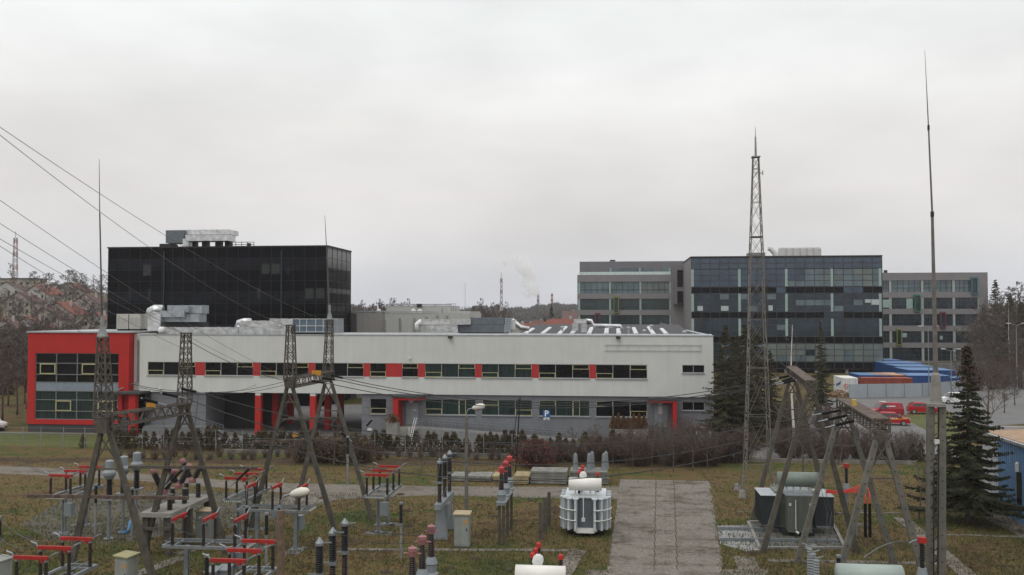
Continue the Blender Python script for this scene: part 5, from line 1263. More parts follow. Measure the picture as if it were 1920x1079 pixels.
def cleg(name, top, foot, w0, w1, parent, holes=False):
    top, foot = Vector(top), Vector(foot); mb = MB(); n = 10
    def ring(c, w): return [c+Vector((sx*w/2, sy*w/2*.8, 0)) for sx, sy in ((-1, -1), (1, -1), (1, 1), (-1, 1))]
    mb.hexa(ring(foot, w1)+ring(top, w0)); o = mb.build(name, concrete_mid if holes else concrete, parent)
    d = (foot-top)
    if holes:
        hb = MB()
        for k in range(14):
            c = top+d*((k+.5)/14); w = w0+(w1-w0)*(k+.5)/14; hb.tube([c+Vector((0, -w*.4-.012, 0)), c+Vector((0, -w*.4+.02, 0))], .035, 6)
        hb.build('bolt_hole', dark_metal, o)
    return o
def portal(name, label, cols, group):
    t = thing(name, label, 'gantry', cols[0]['loc'], world=True, group=group); return t
gA = 'concrete and steel gantries of the switchyard'
# left gantry
t = thing('line_gantry', 'leftmost gantry, two lattice-topped A-frame columns joined by a receding lattice beam', 'gantry', G(205, 1118), world=True, group=gA)
def column(t, D, top, wt, bot, wb, apexL, apexR, feet, n=9, lw=(.24, .34), box=True, holes=False):
    pb_ = PD(*bot, D)
    if top is not None:
        mb = MB(); lattice(mb, pb_, PD(*top, D), wb, wt, n); pt = PD(*top, D); mb.box(pt.x-wt*.65, pt.x+wt*.65, pt.y-wt*.65, pt.y+wt*.65, pt.z-.02, pt.z+.06); mb.build('lattice_top', steel_old, t)
    if box:
        mb = MB(); aL = PD(*apexL, D); zt_ = pb_.z; zb_ = aL.z; s = wb*.5
        mb.hexa([(pb_.x-s*.8, pb_.y-s*.8, zb_), (pb_.x+s*.8, pb_.y-s*.8, zb_), (pb_.x+s*.8, pb_.y+s*.8, zb_), (pb_.x-s*.8, pb_.y+s*.8, zb_), (pb_.x-s, pb_.y-s, zt_), (pb_.x+s, pb_.y-s, zt_), (pb_.x+s, pb_.y+s, zt_), (pb_.x-s, pb_.y+s, zt_)])
        mb.build('column_head', steel_old, t)
    L_ = [(PD(*apexL, D), G(*feet[0])), (PD(*apexR, D), G(*feet[1]))]
    for a, b in L_: cleg('leg', a, b, lw[0], lw[1], t, holes)
    mb = MB()
    for f, f2 in ((.1, .1), (.22, .22)):
        a = L_[0][0]+(L_[0][1]-L_[0][0])*f; b = L_[1][0]+(L_[1][1]-L_[1][0])*f2; mb.bar(a, b, .07)
    a = L_[0][0]+(L_[0][1]-L_[0][0])*.02; b = L_[1][0]+(L_[1][1]-L_[1][0])*.2; mb.bar(a, b, .06)
    a = L_[0][0]+(L_[0][1]-L_[0][0])*.2; b = L_[1][0]+(L_[1][1]-L_[1][0])*.02; mb.bar(a, b, .06)
    mb.build('bracing', steel_old, t)
column(t, 42, (193, 634), .34, (195, 782), .66, (189, 812), (206, 812), ((120, 1120), (297, 1120)), 7, (.21, .32))
column(t, 49, (349, 626), .38, (346, 756), .58, (341, 768), (352, 768), ((268, 1040), (425, 1040)), 6, (.2, .3))
mb = MB(); truss(mb, PD(200, 790, 42), PD(347, 766, 49), .5, .55, 9); mb.build('beam', steel_old, t)
def channel(t, a, b, m=steel_rust, hh=.16):
    a, b = Vector(a), Vector(b); mb = MB(); n = Vector((0, .12, 0))
    mb.hexa([a, b, b+n, a+n, a+Vector((0, 0, hh)), b+Vector((0, 0, hh)), b+n+Vector((0, 0, hh)), a+n+Vector((0, 0, hh))])
    for k in range(int((b-a).length/.8)):
        c = a+(b-a)*((k+.5)/max(1, int((b-a).length/.8))); mb.box(c.x-.05, c.x+.05, c.y-.05, c.y-.003, c.z+.03, c.z+.12)
    mb.build('crossbar', m, t)
channel(t, PD(50, 934, 42), PD(352, 938, 42)); channel(t, PD(240, 879, 49), PD(482, 881, 49), steel_old)
pl = MB(); c = PD(292, 762, 46); pl.box(c.x-.24, c.x+.24, c.y-.5, c.y-.47, c.z, c.z+.22); pl.build('warning_plate', orange_plate, t)
t = thing('line_gantry', 'second gantry from the left', 'gantry', G(550, 990), world=True, group=gA)
t['label'] = 'second gantry from the left, two lattice-topped columns close together joined by a short beam'
column(t, 55, (545, 611), .38, (544, 711), .6, (538, 728), (549, 728), ((470, 992), (628, 994)), 6, (.2, .3))
column(t, 60.5, (618, 601), .36, (615, 702), .55, (610, 716), (621, 716), ((553, 962), (698, 975)), 6, (.2, .3))
mb = MB(); truss(mb, PD(545, 718, 55), PD(618, 704, 60.5), .6, .55, 7); mb.build('beam', steel_old, t)
channel(t, PD(472, 832, 56), PD(655, 826, 57)); channel(t, PD(540, 787, 60.5), PD(645, 786, 60.5), steel_old, .12)
pl = MB(); c = PD(555, 815, 56); pl.box(c.x-.16, c.x+.16, c.y-.2, c.y-.17, c.z-.12, c.z+.12); pl.build('warning_plate', orange_plate, t)
pl = MB(); c = PD(598, 700, 58); pl.box(c.x-.3, c.x+.3, c.y-.5, c.y-.47, c.z-.1, c.z+.2); pl.build('warning_plate', orange_plate, t)
def boxbeam(t, a, b, w, hh):
    a, b = Vector(a), Vector(b); d = b-a; s = Vector((-d.y, d.x, 0)).normalized()*w/2; mb = MB(); u = Vector((0, 0, hh/2)); n = 12
    mb.hexa([a-s+u-Vector((0, 0, .04)), b-s+u-Vector((0, 0, .04)), b+s+u-Vector((0, 0, .04)), a+s+u-Vector((0, 0, .04)), a-s+u, b-s+u, b+s+u, a+s+u])
    mb.build('beam_top', steel_rust, t); mb = MB()
    for q in (-s-u, s-u, -s+u*.86, s+u*.86): mb.bar(a+q*1.02, b+q*1.02, .08)
    for k in range(n+1):
        c = a+d*k/n
        for q in (-s, s): mb.bar(c+q-u, c+q+u*.8, .055)
        mb.bar(c-s-u, c+s-u, .05)
    for k in range(n):
        c0, c1 = a+d*k/n, a+d*(k+1)/n; mb.bar(c0-s-u, c1-s+u*.8, .035)
    mb.build('beam', steel_old, t); mb = MB(); e = d.normalized()*.05
    for c in (a-e, b+e):
        for q0, q1 in ((-s-u, s-u), (-s+u, s+u), (-s-u, -s+u), (s-u, s+u)): mb.bar(c+q0, c+q1, .08)
        mb.bar(c-s-u, c+s+u, .06); mb.bar(c+s-u, c-s+u, .06)
    mb.build('end_frame', steel_old, t)
t = thing('line_gantry', 'farther right-hand gantry, rusty box beam on splayed concrete legs beside the lattice tower', 'gantry', G(1518, 1037), world=True, group=gA)
column(t, 50, None, 0, (1520, 728), .42, (1514, 740), (1527, 740), ((1430, 1037), (1607, 1037)), box=True, lw=(.22, .31))
column(t, 58, None, 0, (1486, 700), .4, (1481, 710), (1491, 710), ((1410, 978), (1556, 975)), box=True, lw=(.2, .3))
boxbeam(t, PD(1521, 722, 50), PD(1484, 694, 58), .52, .45)
t = thing('line_gantry', 'nearest right-hand gantry with long rusty box beam and splayed concrete legs crossing the dark transformer', 'gantry', G(1652, 1149), world=True, group=gA)
column(t, 39.5, None, 0, (1652, 812), .46, (1643, 826), (1661, 826), ((1553, 1149), (1751, 1149)), box=True, lw=(.23, .3), holes=True)
column(t, 47.6, None, 0, (1582, 763), .42, (1574, 774), (1590, 774), ((1494, 1056), (1678, 1058)), box=True, lw=(.22, .3), holes=True)
boxbeam(t, PD(1653, 798, 39.5), PD(1582, 757, 47.6), .66, .55)
pl = MB(); c = PD(1602, 762, 44.5); pl.box(c.x-.16, c.x+.0, c.y-.4, c.y-.1, c.z-.15, c.z+.35); pl.build('warning_plate', M('ochre_plate', (.45, .33, .08)), t)
# ---------------------------------------------------------------- lightning masts
def rod(name, label, D, pts, radii, t=None, cone=None):
    ps = [PD(a, b, D) for a, b in pts]
    t = t or thing(name, label, 'lightning rod', ps[0], world=True)
    for (p, q), (r0, r1) in zip(zip(ps[:-1], ps[1:]), radii): MB().tube([p, q], r0, 8, r1).build('pole_section', M('dark_rod_steel', (.09, .08, .075), .6, .2), t)
    if cone: c = ps[0]; MB().lathe([(cone, 0), (cone, .06), (cone*.45, .5), (.09, 1.0)], c, 10).build('cone_base', galv_dull, t)
    return t
rod('lightning_rod', 'tall thin lightning rod on a cone standing on the leftmost lattice column', 42, [(192, 633), (190, 540), (187, 400), (186, 299)], [(.055, .045), (.038, .03), (.022, .01)], cone=.24)
rod('lightning_rod', 'thin lightning rod on top of the lattice column in front of the black block corner', 60.5, [(618, 600), (613, 480), (609, 404)], [(.06, .045), (.035, .012)], cone=.2)
DE = 42
t = thing('lightning_mast', 'very tall tapering lightning mast on twin concrete posts at the right', 'mast', G(1755, 1116), world=True)
for px in (1743.5, 1765):
    a = PD(px+1, 762, DE); f = G(px, 1116)
    cleg('post', a, f, .30, .34, t, True)
c = PD(1755, 752, DE); MB().lathe([(.42, -.25), (.42, -.12), (.3, -.1), (.26, 0), (.2, 1.2), (.13, 1.3)], c, 10).build('mast_foot', concrete_pale, t)
ps = [PD(a, b, DE) for a, b in ((1755, 725), (1751.5, 560), (1748, 402), (1741, 240), (1734, 94))]
for (p, q), (r0, r1) in zip(zip(ps[:-1], ps[1:]), ((.115, .09), (.085, .062), (.045, .034), (.028, .007))): MB().tube([p, q], r0, 8, r1).build('pole_section', M('dull_mast_steel', (.15, .135, .125), .7, .2, var=.3), t)
for p, r_ in ((ps[2], .085), (ps[3], .055)): MB().lathe([(r_, -.12), (r_, .12)], p, 8).build('joint_collar', dark_metal, t)
mb = MB(); lo = PD(1754.5, 1100, DE); hi = PD(1756, 765, DE)
for s_ in (-.1, .1): mb.tube([(lo.x+s_, lo.y, .3), (hi.x+s_, hi.y, hi.z)], .03, 4)
for k in range(16): z_ = .5+k*.52; mb.bar((lo.x-.14, lo.y, z_), (lo.x+.14, lo.y, z_+.25), .04)
mb.build('post_lacing', dark_metal, t)
c = PD(1753, 827, DE); MB().box(c.x-.1, c.x+.1, c.y-.3, c.y-.16, c.z-.09, c.z+.09).build('floodlight', white_paint, t)
# ---------------------------------------------------------------- lattice radio tower
DF = 66; g0_ = G(1421, 925); t = thing('lattice_tower', 'tall slender lattice tower with splayed feet in front of the spruces', 'tower', g0_, world=True)
def LV(py, px): p = PD(px, py, DF); return p
lv = [(925, 1421, 2.55), (868, 1420, 1.7), (780, 1420, 1.52), (690, 1420, 1.3), (600, 1418.5, 1.08), (480, 1418, .9), (380, 1417.5, .62), (296, 1417, .4)]
for (a, xa_, wa), (b, xb_, wb_) in zip(lv[:-1], lv[1:]):
    mb = MB(); A, Bq = LV(a, xa_), LV(b, xb_); H = Bq.z-A.z; nn = max(1, round(H/((wa+wb_)/2*1.7)))
    lattice(mb, A, Bq, wa, wb_, nn if a < 900 else 1, .038)
    mb.build('tower_section', M('grey_lattice_steel', (.17, .155, .135), .65, .25, var=.3, scale=4), t)
mb = MB(); A = LV(925, 1421)
for sx in (-1, 1):
    for sy in (-1, 1): mb.tube([(A.x+sx*1.27, A.y+sy*1.27, 0), (A.x+sx*1.27, A.y+sy*1.27, .5)], .28, 8, .2)
mb.build('footing', concrete_pale, t)
mb = MB()
for k in range(46):
    f = k/46; z_ = .8+f*15; i = max(0, sum(1 for q in lv if LV(q[0], q[1]).z < z_)-1); qa, qb = lv[i], lv[min(i+1, len(lv)-1)]
    za, zb = LV(qa[0], qa[1]).z, LV(qb[0], qb[1]).z; u = (z_-za)/max(.01, zb-za); w_x = (qa[2]+(qb[2]-qa[2])*u)/2
    cx = LV(qa[0], qa[1]).x; cy = A.y-w_x
    mb.tube([(cx-w_x-.14, cy-.05, z_), (cx-w_x-.02, cy-.05, z_)], .03, 4)
    if k % 4 == 0: mb.tube([(cx-w_x-.13, cy-.06, z_), (cx-w_x-.10, cy-.06, z_+.7)], .03, 4)
mb.build('ladder', galv, t)
p = LV(296, 1417); mb = MB(); mb.box(p.x-.3, p.x+.3, p.y-.3, p.y+.3, p.z, p.z+.08); mb.tube([p, LV(257, 1416.5)], .09, 6, .06); mb.tube([LV(257, 1416.5), LV(238, 1416)], .03, 5, .015); q = LV(325, 1417)
mb.tube([q, (q.x+.5, q.y, q.z)], .04, 4); mb.tube([(q.x+.5, q.y, q.z-.15), (q.x+.5, q.y, q.z+.2)], .04, 4); mb.build('top_aerial', galv_dull, t)
for py in (445,): p = LV(py, 1418); MB().box(p.x-.42, p.x+.42, p.y-.42, p.y+.42, p.z-.04, p.z+.04).build('platform', steel_old, t)
# ================================================================ switchgear prototypes
def insul(r0, r1, z0, z1, n, x=0, y=0, sides=10, base=.8):
    mb = MB(); prof = []
    for k in range(n):
        t0 = k/n; r_ = r0+(r1-r0)*t0; za = z0+(z1-z0)*t0; dz = (z1-z0)/n; prof += [(r_*base, za), (r_, za+dz*.35), (r_*base, za+dz*.75)]
    mb.lathe(prof, (x, y, 0), sides); return mb
gD = 'red-armed disconnector switches'
def disconnector():
    t = thing('disconnector', '', 'disconnector', (0, 0, 0), group=gD)
    sp_ = 1.5
    f = MB()
    for sx in (-.62, .62): f.box(sx-.06, sx+.06, -2.0, 2.0, 2.2, 2.34)
    for yy in (-2.0, -1.5, 0, 1.5, 2.0): f.box(-.56, .56, yy-.05, yy+.05, 2.22, 2.32)
    f.tube([(-.25, -2.1, 2.42), (-.25, 2.1, 2.42)], .025, 4); f.tube([(.25, -2.1, 2.42), (.25, 2.1, 2.42)], .025, 4)
    f.build('frame', galv, t)
    hz = MB()
    for k in range(9): hz.box(-.5+k*.125, -.45+k*.125, -2.075, -2.055, 2.25, 2.3)
    hz.build('frame_holes', M('pale_hole_dot', (.7, .68, .5), .6), t)  # pale dots marking the holes of the frame
    for yy in (-1.1, 1.1):
        l = MB(); l.box(-.1, -.04, yy-.1, yy+.1, .08, 2.19); l.box(.04, .1, yy-.1, yy+.1, .08, 2.19); l.box(-.04, .04, yy-.02, yy+.02, .08, 2.19); l.box(-.24, .24, yy-.22, yy+.22, .03, .08)
        l.build('leg', galv, t)
        MB().box(-.8, .8, yy-.45, yy+.45, -.02, .03).build('footing', M('dark_concrete_pad', (.12, .12, .115), .9), t)
    MB().box(.14, .62, -1.4, -1.05, 1.1, 1.85).build('control_box', grey_paint, t)
    for k in (-1, 0, 1):
        for sx in (-.62, .62):
            i = insul(.085, .075, 2.36, 3.36, 12, sx, k*sp_, 8).build('insulator', ins_brown, t)
            MB().lathe([(.1, 2.345), (.1, 2.36)], (sx, k*sp_, 0), 8).lathe([(.08, 3.362), (.08, 3.42)], (sx, k*sp_, 0), 8).build('end_cap', galv, i)
        a = MB(); a.box(-.72, .0, k*sp_-.055, k*sp_+.055, 3.44, 3.58); a.box(.012, .72, k*sp_-.055, k*sp_+.055, 3.44, 3.58); a.box(.38, .5, k*sp_-.05, k*sp_+.05, 3.33, 3.44)
        ao = a.build('arm', red_arm, t)
        w_ = MB(); w_.tube([(-.72, k*sp_, 3.5), (-.82, k*sp_, 3.66), (-1.05, k*sp_, 3.74)], .04, 5); w_.tube([(.72, k*sp_, 3.5), (.84, k*sp_, 3.62), (1.1, k*sp_, 3.74)], .04, 5)
        w_.build('terminal', galv, ao)
    return t
dproto = disconnector()
dl = [((142, 884), 0, 'disconnector with three red arms behind the leftmost concrete legs'),
      ((463, 889), 0, 'disconnector with three red arms behind the second gantry legs, farthest in the middle row'),
      ((719, 883), 0, 'disconnector with three red arms standing clear in front of the gravel track'),
      ((393, 971), 90, 'disconnector with three end-on red arms between the left gantry legs and the second gantry'),
      ((519, 912), 90, 'disconnector with three end-on red arms just above the white street lamp head'),
      ((103, 1028), 0, 'nearest disconnector with three red arms at the bottom left corner'),
      ((458, 1033), 0, 'nearest disconnector with three red arms left of the rusty lamp post')]
for i, (px, a, lab) in enumerate(dl):
    o = dproto if i == 0 else copy_tree(dproto); g = G(px[0], px[1], 3.5); place(o, (g.x, g.y, 0), RAD(a), lab)
def breaker():
    t = thing('circuit_breaker', '', 'circuit breaker', (0, 0, 0), group='three-pole circuit breakers')
    MB().box(-.2, .2, -2.1, 2.1, 1.85, 2.15).build('frame', grey_paint, t)
    for yy in (-1.3, 1.3):
        MB().hexa([(-.45, yy-.25, .02), (.45, yy-.25, .02), (.45, yy+.25, .02), (-.45, yy+.25, .02), (-.12, yy-.12, 1.84), (.12, yy-.12, 1.84), (.12, yy+.12, 1.84), (-.12, yy+.12, 1.84)]).build('leg', grey_paint, t)
    MB().box(-.3, .3, -.5, .5, 1.0, 1.84).build('mechanism_box', grey_paint, t)
    for k in (-1, 0, 1):
        y = k*1.6
        insul(.13, .13, 2.2, 3.25, 12, 0, y).build('support_insulator', ins_brown, t); insul(.16, .16, 3.4, 4.4, 12, 0, y).build('chamber_insulator', ins_black, t)
        m_ = MB().lathe([(.14, 2.152), (.14, 2.2)], (0, y, 0), 10).lathe([(.17, 3.252), (.17, 3.395)], (0, y, 0), 10).lathe([(.17, 4.402), (.17, 4.5), (.1, 4.6), (.03, 4.7)], (0, y, 0), 10)
        m_.tube([(-.15, y, 3.32), (-.45, y, 3.34)], .03, 4); m_.tube([(.15, y, 4.5), (.45, y, 4.52)], .03, 4); m_.build('flange', galv, t)
    return t
b1 = breaker(); g = G(834, 855, 4.6); place(b1, (g.x, g.y, 0), 0, 'three-pole breaker with stacked dark insulators left of the tall lamp post')
b2 = copy_tree(b1); g = G(624, 994, 4.6); place(b2, (g.x, g.y, 0), 0, 'nearest three-pole breaker with dark insulators cut by the bottom edge')
def ct(capm, label, sp_, zt_=4.4, grp='current transformers'):
    t = thing('current_transformer', label, 'current transformer', (0, 0, 0), group=grp)
    for k in (-1, 0, 1):
        y = k*sp_
        MB().tube([(-.12, y, 0), (-.12, y, zt_-2.0)], .09, 6).tube([(.12, y, 0), (.12, y, zt_-2.0)], .09, 6).build('post', concrete, t)
        MB().lathe([(.3, zt_-2.0), (.3, zt_-1.95), (.22, zt_-1.9), (.24, zt_-1.6), (.28, zt_-1.55), (.2, zt_-1.35), (.17, zt_-1.28)], (0, y, 0), 12).build('tank', grey_paint, t)
        insul(.17, .11, zt_-1.27, zt_-.36, 12, 0, y).build('insulator', ins_brown, t)
        MB().lathe([(.12, zt_-.355), (.15, zt_-.2), (.17, zt_-.17), (.17, zt_-.04), (.06, zt_), (.03, zt_+.04)], (0, y, 0), 12).tube([(-.34, y, zt_-.25), (.34, y, zt_-.25)], .03, 5).build('cap', capm, t)
    MB().box(-.25, .25, -sp_-.3, sp_+.3, zt_-2.12, zt_-2.01).build('frame', galv, t)
    return t
o = ct(pink_cap, 'three current transformers with faded pink caps right of the near breaker', 1.75); g = G(792, 1004, 4.4); place(o, (g.x, g.y, 0))
o = ct(M('deep_red_cap', (.42, .05, .05), .5), 'three current transformers with small red caps on concrete posts left of the white transformer', 2.0); g = G(948, 865, 4.4); place(o, (g.x, g.y, 0))
t = thing('voltage_transformer', 'three instrument transformers with tall grey heads behind the leftmost concrete legs', 'voltage transformer', (0, 0, 0))
for k in (-1, 0, 1):
    y = k*1.52
    MB().tube([(0, y, .05), (0, y, 2.25)], .1, 8).lathe([(.3, 0.02), (.3, .06)], (0, y, 0), 8).build('post', galv, t)
    MB().box(-.35, .35, y-.3, y+.3, 2.26, 2.36).build('base_plate', galv, t)
    insul(.2, .17, 2.37, 3.45, 12, 0, y).build('insulator', ins_black, t)
    MB().lathe([(.22, 3.46), (.3, 3.6), (.36, 3.7), (.36, 3.85), (.24, 4.0), (.24, 4.5), (.1, 4.56)], (0, y, 0), 14).build('head', grey_paint, t)
g = G(232, 857, 4.5); place(t, (g.x, g.y, 0))
# oil breakers with V heads
t = thing('minimum_oil_breaker', 'old breaker with pink-capped insulators in V pairs on a concrete table behind the left gantry', 'circuit breaker', (0, 0, 0))
for k in (-1, 0, 1):
    y = k*1.7
    for s in (-1, 1):
        insul(.16, .15, 2.35, 3.15, 9, s*.36, y).build('support_insulator', ins_brown, t)
        mb = MB(); prof = []
        for j in range(9): prof += [(.15, j*.1), (.19, j*.1+.035), (.15, j*.1+.075)]
        mb.lathe(prof, (s*.15, y, 3.5), 10, axis=(s*.5, 0, 1)); mb.build('inclined_insulator', ins_brown, t)
        MB().lathe([(.14, .9), (.17, .94), (.17, 1.1), (.1, 1.17)], (s*.15, y, 3.5), 10, axis=(s*.5, 0, 1)).build('cap', pink_cap, t)
    MB().lathe([(.22, 3.2), (.22, 3.36), (.15, 3.5)], (0, y, 0), 10).build('hub', pink_cap, t)
    MB().box(-.55, .55, y-.08, y+.08, 3.16, 3.2).build('bridge', galv_dull, t)
MB().box(-.9, .9, -2.6, 2.6, 2.1, 2.33).build('table_top', concrete_pale, t)
for sx in (-.65, .65):
    for yy in (-2.3, 0, 2.3): MB().box(sx-.15, sx+.15, yy-.15, yy+.15, 0, 2.09).build('leg', concrete, t)
MB().box(-.8, .8, -2.58, -2.42, 1.4, 1.55).build('brace', concrete, t)
g = G(335, 885, 4.1); place(t, (g.x, g.y, 0))
# post insulators with clamps under the bars
gp = 'post insulators under the middle disconnectors'
pi_ = thing('post_insulator', 'dark post insulator hanging in front of the lamp post', 'insulator', (0, 0, 0), group=gp)
insul(.1, .1, 1.9, 2.9, 10).build('insulator', ins_black, pi_); MB().lathe([(.11, 2.902), (.11, 3.0)], (0, 0, 0), 8).lathe([(.11, 1.75), (.11, 1.895)], (0, 0, 0), 8).build('end_cap', galv, pi_); MB().tube([(0, 0, 0), (0, 0, 1.74)], .07, 6).build('post', galv_dull, pi_)
for i, (px, py, lab) in enumerate(((524, 949, 'dark post insulator directly left of the rusty lamp post'), (463, 949, 'dark post insulator under the nearest end-on red arm'), (652, 818, 'dark hanging insulator right of the second gantry crossbar'))):
    o = pi_ if i == 0 else copy_tree(pi_); g = G(px, py, 3.0) if i < 2 else PD(px, 818, 56); place(o, (g.x, g.y, 0 if i < 2 else g.z-3), 0, lab)
for px, py, lab in ((441, 985, 'dark post insulator between the end-on red arms and the near gantry leg'), (500, 962, 'dark post insulator midway between two end-on red arms'), (300, 905, 'dark post insulator in front of the pink-capped breaker'), (752, 942, 'dark post insulator right of the clear-standing disconnector'),
        (388, 1040, 'dark post insulator left of the nearest disconnector arms'), (248, 915, 'dark post insulator just right of the farthest grey-headed transformer'), (180, 908, 'dark post insulator behind the leftmost concrete leg')):
    o = copy_tree(pi_); g = G(px, py, 3.0); place(o, (g.x, g.y, 0), 0, lab)
# ---------------------------------------------------------------- cabinets, lamp posts, concrete posts
def cabinet(label, loc, w=.85, hh=1.9, m=cab_m, lid=cab_top, rz=0):
    t = thing('control_cabinet', label, 'cabinet', loc, rz, 'control cabinets in the switchyard')
    MB().box(-w/2-.04, w/2+.04, -.34, .34, -.02, .08).build('plinth', concrete, t)
    MB().box(-w/2, w/2, -.3, .3, .081, hh-.09).build('body', m, t)
    MB().hexa([(-w/2-.06, -.38, hh-.088), (w/2+.06, -.38, hh-.088), (w/2+.06, .38, hh-.03), (-w/2-.06, .38, hh-.03), (-w/2-.06, -.38, hh-.03), (w/2+.06, -.38, hh-.03), (w/2+.06, .38, hh+.04), (-w/2-.06, .38, hh+.04)]).build('lid', lid, t)
    d = MB().box(-w/2+.05, w/2-.05, -.325, -.303, .18, hh-.2).build('door', m, t)
    MB().box(w/2-.16, w/2-.11, -.36, -.328, hh*.5, hh*.5+.14).build('handle', dark_metal, d)
    MB().box(w/2-.26, w/2-.1, -.335, -.327, hh-.55, hh-.36).build('warning_label', orange_plate, d)
    return t
cabinet('tall pale cabinet with flat tan lid standing alone right of the dark breaker', G(867, 1025))
cabinet('pale yellowish cabinet with tan lid and small black mark between the near concrete legs', PD(243, 590, 42.4)-Vector((0, 0, HC)), lid=M('moss_tan_lid', (.3, .28, .15), .9), rz=-.35)
cabinet('grey-green cabinet cut by the left edge at the bottom corner', PD(8, 590, 41.7)-Vector((0, 0, HC)), lid=cab_m, rz=-.4)
cabinet('pale cabinet partly hidden by the twin concrete legs behind an end-on red arm', G(385, 1014), hh=1.8, rz=-.1)
cabinet('small grey cabinet pair under the nearest disconnector, left of the lamp post', PD(404, 590, 41)-Vector((0, 0, HC)), .45, 1.6, grey_paint, grey_paint)
cabinet('small grey cabinet right of its twin under the nearest disconnector', PD(425, 590, 41.3)-Vector((0, 0, HC)), .45, 1.6, grey_paint, grey_paint)
t = thing('wall_box', 'small grey box on a thin post beside the middle disconnector', 'box', G(517, 1012)); MB().box(-.2, .2, -.12, .12, 1.3, 1.95).build('body', grey_paint, t); MB().tube([(0, 0, 0), (0, 0, 1.29)], .04, 6).build('post', galv, t)
def lamp(label, loc, H, head_r, polem, arm=.75, pr=.12, rz=0, scale_head=1.0):
    t = thing('street_lamp', label, 'street lamp', loc, rz); MB().tube([(0, 0, 0), (0, 0, H-.5)], pr*1.15, 8, pr).build('pole', polem, t)
    MB().tube([(0, 0, H-.55), (0, 0, H-.2), (.1, 0, H-.02), (arm*.45, 0, H+.05)], .035, 6).build('arm', galv, t)
    s = scale_head; x0 = arm*.4; mb = MB()
    prof = [(.04, 0), (.1, .08), (.15, .25), (.17, .45), (.12, .62), (.02, .7)]
    mb.lathe([(r_*s, t_*s) for r_, t_ in prof], (x0, 0, H+.04), 12, axis=(1, 0, .22)); hd = mb.build('lamp_head', M('white_lamp_head', (.6, .58, .52), .4), t, True)
    MB().lathe([(.08*s, .15*s), (.13*s, .3*s), (.13*s, .5*s), (.05*s, .6*s)], (x0, 0, H-.01*s), 10, axis=(1, 0, .2)).build('lamp_glass', M('dirty_lamp_glass', (.2, .19, .17), .3), hd)
    return t
lamp('street lamp with white cobra head on a rusty brown post at the bottom left centre', PD(530, 590, 31)-Vector((0, 0, HC)), 6.85, 1, M('rusty_post', (.14, .095, .065), .9, var=.3, scale=6), .75, .13)
lamp('tall slender street lamp with white head in front of the office ramp', G(874.5, 960), 6.75, 1, M('weathered_post', (.14, .13, .115), .9, var=.25), .9, .11, scale_head=1.3)
gpst = 'row of three bare concrete posts'
for px, py, q, lab in ((1013.5, 1012, 942, 'nearest of three bare concrete posts left of the white transformer'), (1022, 1000, 933, 'middle of three bare concrete posts left of the white transformer'), (1029.5, 988, 923, 'farthest of three bare concrete posts left of the white transformer')):
    g = G(px, py); D = g.x*-math.sin(PSI)+g.y*math.cos(PSI); z_ = PD(px, q, D).z
    solo('concrete_post', MB().hexa([(-.11, -.11, 0), (.11, -.11, 0), (.11, .11, 0), (-.11, .11, 0), (-.1, -.1, z_), (.1, -.1, z_), (.1, .1, z_), (-.1, .1, z_)]), concrete, lab, 'post', g, gpst)
# ---------------------------------------------------------------- stacks of slabs, timber, grey bushings
def slabstack(label, px0, px1, py, n, hh, cat='concrete slabs', nm='slab_stack', m=M('grey_slab', (.21, .21, .19), .95, var=.25, scale=2, streak=.25), dp=2.0):
    a, b = G(px0, py), G(px1, py); t = thing(nm, label, cat, a, world=True); rr = random.Random(int(px0))
    for k in range(n):
        dx = rr.uniform(-.08, .08); MB().box(a.x+dx, b.x+dx, a.y+rr.uniform(-.06, .06), a.y+dp, .06+k*hh, .06+k*hh+hh*.84).build('slab', m, t)
    return t
slabstack('long stack of weathered concrete slabs behind the track, left of the grey bushings', 995, 1064, 908, 5, .19)
slabstack('concrete slab stack behind the white transformer carrying five grey bushings', 1069, 1139, 908, 5, .19)
slabstack('pale timber pallet pile left of the long slab stack', 962, 992, 909, 4, .16, 'pallets', 'pallet_pile', wood_m)
slabstack('small flat slab pile left of the lamp post beside the track', 843, 872, 903, 2, .2)
slabstack('low flat slab pile right of the lamp post beside the track', 876, 921, 903, 2, .2)
slabstack('pale wooden board pile immediately right of the low flat slab pile', 924, 944, 903, 2, .2, 'boards', 'board_pile', wood_m)
gb2 = 'grey bushings standing on the slab stack'
gbu = thing('bushing', '', 'bushing', (0, 0, 0), group=gb2); MB().lathe([(.22, 0), (.2, .3), (.15, 1.1), (.14, 1.15)], (0, 0, 0), 12).build('body', ins_grey, gbu)
MB().lathe([(.15, 1.152), (.15, 1.22), (.06, 1.26), (.04, 1.34)], (0, 0, 0), 10).build('cap', galv, gbu)
for i, (px, dy, lab) in enumerate(((1078.5, .5, 'leftmost grey bushing on the slab stack'), (1104, .5, 'front grey bushing of the middle pair on the slab stack'), (1109.5, 1.4, 'rear grey bushing of the middle pair on the slab stack'), (1131.5, .5, 'front grey bushing of the right pair on the slab stack'), (1135.5, 1.4, 'rear grey bushing of the right pair on the slab stack'))):
    o = gbu if i == 0 else copy_tree(gbu); g = G(px, 908); place(o, (XA(px, g.y+dy), g.y+dy, .98), 0, lab)
